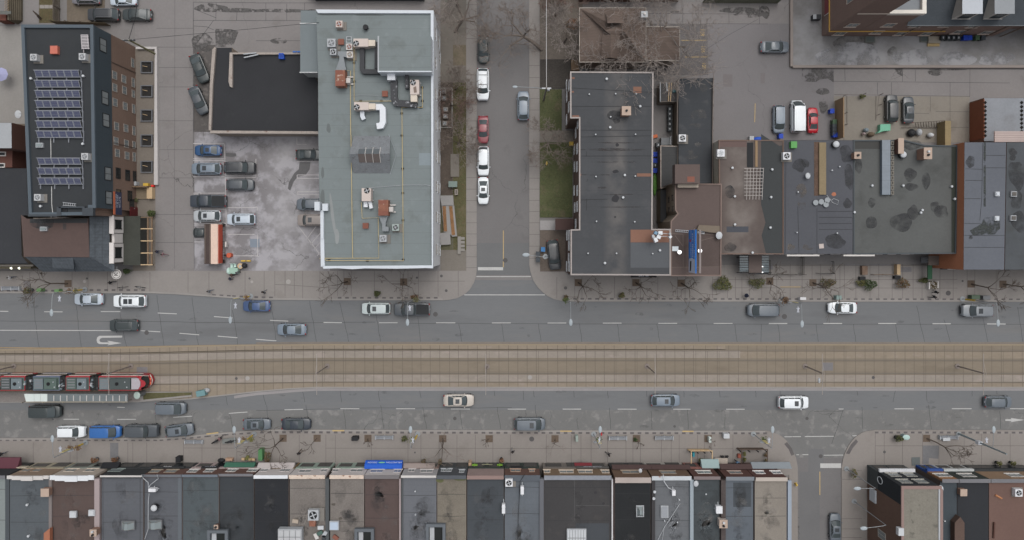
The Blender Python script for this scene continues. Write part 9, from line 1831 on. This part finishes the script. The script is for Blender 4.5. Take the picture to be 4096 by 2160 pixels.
sh(2,3,1915,552,45,18,.8,'yo','yellow green planter along the timber patio','shrub',160)
for k,(x,y)in enumerate(((2335,492),(2335,545),(2552,500),(2552,560))):sh(2,3,x,y,17,24,.9,'oy' if k<2 else 'bo','clipped round shrub in the dark patio frame, '+('upper left','lower left','upper right','lower right')[k],'shrub',100)
S(2,3);q=P(2108,570,1.);m=M(mat('patio_cloth',(170,158,146),.8,.2,2.,.3,8.));m.box(q.x-1.05,q.y-.5,.7,q.x+1.05,q.y+.5,.78);m.use(BLACK);[m.cyl((q.x+a,q.y+b),.04,.12,.7,6)for a in(-.9,.9)for b in(-.4,.4)];tag(m.go('cloth_table'),'table under a patterned pale cloth between the patios','table')
for k,x in enumerate((2115,2160)):q=P(x,525,.6);m=M(BLACK);m.box(q.x-.22,q.y-.2,.5,q.x+.22,q.y+.2,.56);m.box(q.x-.22,q.y+.2,.56,q.x+.22,q.y+.25,1.);[m.cyl((q.x+a,q.y+b),.02,.12,.5,5)for a in(-.2,.2)for b in(-.18,.18)];tag(m.go('black_chair'),'black chair behind the patterned table, '+('left','right')[k],'chair')
S(2,3);m=M(flat('red_seat',(150,76,60),.7));m.box(*P(2276,535,.7)[:2],.12,*P(2302,498,.7)[:2],.7);tag(m.go('red_box'),'rust red box beside the dark patio frame','box')
S(0,3);m=M(WOODL)
for k,(x,y)in enumerate(((2440,548),(2475,545),(2510,550),(2545,552),(2485,525))):q=P(x,y,.9);m=M([WOODL,LV['y'],flat('fruit_tan',(190,168,112),.7)][k%3]);m.box(q.x-.24,q.y-.18,.5,q.x+.24,q.y+.18,.8);tag(m.go('produce_crate'),'produce crate before the green awning, '+('first','second','third','fourth','upper')[k]+' one','crate','produce crates before the green awning')
m=M(BLACK);q=P(2222,560,.6);m.sph((q.x,q.y,.45),.62,.36,.4,10,6);tag(m.go('bag_pile'),'pile of black bags left of the green awning','bags');m=M(flat('cardboard',(172,138,112),.8));q=P(2305,548,.6);m.box(q.x-.55,q.y-.2,.12,q.x+.55,q.y+.2,.7);tag(m.go('cardboard_box'),'cardboard box right of the black bags','box')
S(1,3);m=M(flat('stall_green',(74,128,78),.7));m.box(*P(22,560,1.3)[:2],.12,*P(62,448,1.3)[:2],1.3);tag(m.go('market_stand'),'green market stand jutting into the sidewalk','stand')
for c,r,x,y,col,w,l,h,lab in((0,3,1805,540,BLACK,.75,.85,1.,'dark sandwich board on the sidewalk before the brick shop'),(1,3,1000,332,BLACK,1.,.55,1.1,'dark newspaper box pair by the second soil pit'),(2,3,650,330,flat('mint_post',(136,150,142),.6),.4,.9,1.,'small pale post box mid block'),(2,3,1985,342,flat('white_can',(188,200,196),.5),.35,.8,.9,'white green canister leaning in a soil pit'),(2,3,2150,305,VW,.9,.7,.9,'white box at the far end of the southern kerb'),(3,3,1785,340,VW,1.1,.5,.5,'white bags on the southeast bench'),(3,3,1482,565,flat('cellar_hatch',(92,98,98),.7),1.3,1.3,.05,'grey cellar hatch before the corner building'),(0,2,275,148,flat('cellar_hatch2',(110,106,106),.7),1.,1.2,.04,'grey cellar hatch in the sidewalk by the left planter'),(0,2,412,200,flat('news_green',(96,136,84),.6),.7,.5,1.,'bright green newspaper box left of the yellow banner'),(0,2,590,205,flat('news_green',(96,136,84),.6),.7,.4,1.,'green newspaper box under the yellow banner'),(3,2,700,275,flat('bin_teal',(120,142,138),.6),.8,.6,1.,'teal grey litter bin at the kerb under the patio tree'),(3,2,2070,270,flat('news_dark_green',(74,92,74),.6),1.3,.6,1.,'dark green newspaper boxes by the rightmost lamp'),(3,2,2180,275,MGREY,1.1,.6,1.,'grey newspaper box by the rightmost lamp'),(3,2,340,285,WHC,.9,.4,1.,'white grey bundle beside the kerb lamp'),(2,1,650,478,VW,.3,.5,.6,'white meter box on the long block wall'),(2,1,597,90,flat('yellow_box',(196,158,52),.6),.6,.6,1.,'yellow bin by the long block entrance'),(0,1,1475,500,flat('yellow_box',(196,158,52),.6),.8,.45,.7,'yellow drum on the timber deck screen'),(0,1,1540,512,flat('red_glow_box',(226,44,36),.5),.4,.3,.6,'bright red box at the end of the deck screen'),(0,1,1350,490,LGREY,1.1,.6,.9,'grey heat pump beside the deck'),(2,0,875,680,LGREY,1.3,.7,.8,'pale grey chest between house and long block'),(2,0,720,700,MGREY,1.4,.5,.6,'grey covered bundle by the house porch'),(1,0,585,748,BGN,.8,.6,1.,'dark green bin under the annex'),(3,3,205,745,flat('hydrant_pole',(140,128,110),.6),.2,.3,1.,'small post at the shop row corner'),(1,3,2155,590,B_((170,140,112)),.45,.7,1.6,'tan board at the edge of the green front')):
 S(c,r);p=P(x,y,h*.6);z0=.12 if r>=2 else .05
 if lab.startswith('white meter'):z0=4
 m=M(col);m.ob((p.x,p.y,z0),w,l,h*.92,.02);m.ob((p.x,p.y,z0+h*.92),w*1.04,l*1.06,h*.08,.02);tag(m.go({'h':'heat_pump'}.get('x',lab.split(' ')[-1]if 0 else 'street_box')),lab,'box')
for c,r,x,y,lab in((2,3,898,290,'red fire hydrant at the south kerb lamp'),(3,3,283,798,'yellow fire hydrant on the side street corner'),(2,1,348,285,'yellow hydrant on the green front lawn')):
 S(c,r);p=P(x,y,.5);col=flat('hydrant_red',(188,48,52),.5)if 'red' in lab else flat('hydrant_yellow',(198,164,70),.5);o=T('fire_hydrant',lab,'hydrant',(p.x,p.y,.12));m=M(col);m.cyl((p.x,p.y),.16,.12,.75,10);m.sph((p.x,p.y,.78),.17,.17,.14,10,5);m.go('body',o)
 for s in(-1,1):m=M(col);m.tube([(p.x,p.y+s*.12,.55),(p.x,p.y+s*.3,.55)],.09,n=8);m.go('nozzle',o)
S(3,3);p=P(1385,323,.9);m=M(flat('mint_oval',(158,186,180),.5));m.sph((p.x,p.y,1.05),.62,.44,.12,14,5);m.use(flat('oval_body',(120,140,140),.5)).cyl((p.x-.1,p.y),.38,.12,1.05,12);tag(m.go('litter_kiosk'),'pale mint oval topped bin on the southeast sidewalk','bin')
S(3,3);bn_=T('slanted_pole','long grey traffic pole on the southeast sidewalk','pole',P(1910,285,.12));q=P(1910,285);m=M(flat('traffic_grey',(122,134,138),.6));m.tube([(q.x,q.y,.12),(q.x,q.y,11.)],.16,.1,n=8);m.go('pole',bn_);m=M(flat('signal_white',(190,194,200),.5));m.box(q.x-.3,q.y-.3,4.6,q.x+.3,q.y+.2,5.4);m.go('signal',bn_)
S(0,0);m=M(flat('lavender_cloth',(150,152,190),.7));p=P(60,745,2.4);um=T('patio_umbrella','lavender patio umbrella at the left frame edge','umbrella',(p.x,p.y,.05));m.cyl((p.x-.9,p.y),1.1,2.2,2.6,8,.06);m.go('canopy',um);m=M(STEEL);m.cyl((p.x-.9,p.y),.04,.05,2.3,6);m.go('pole',um)
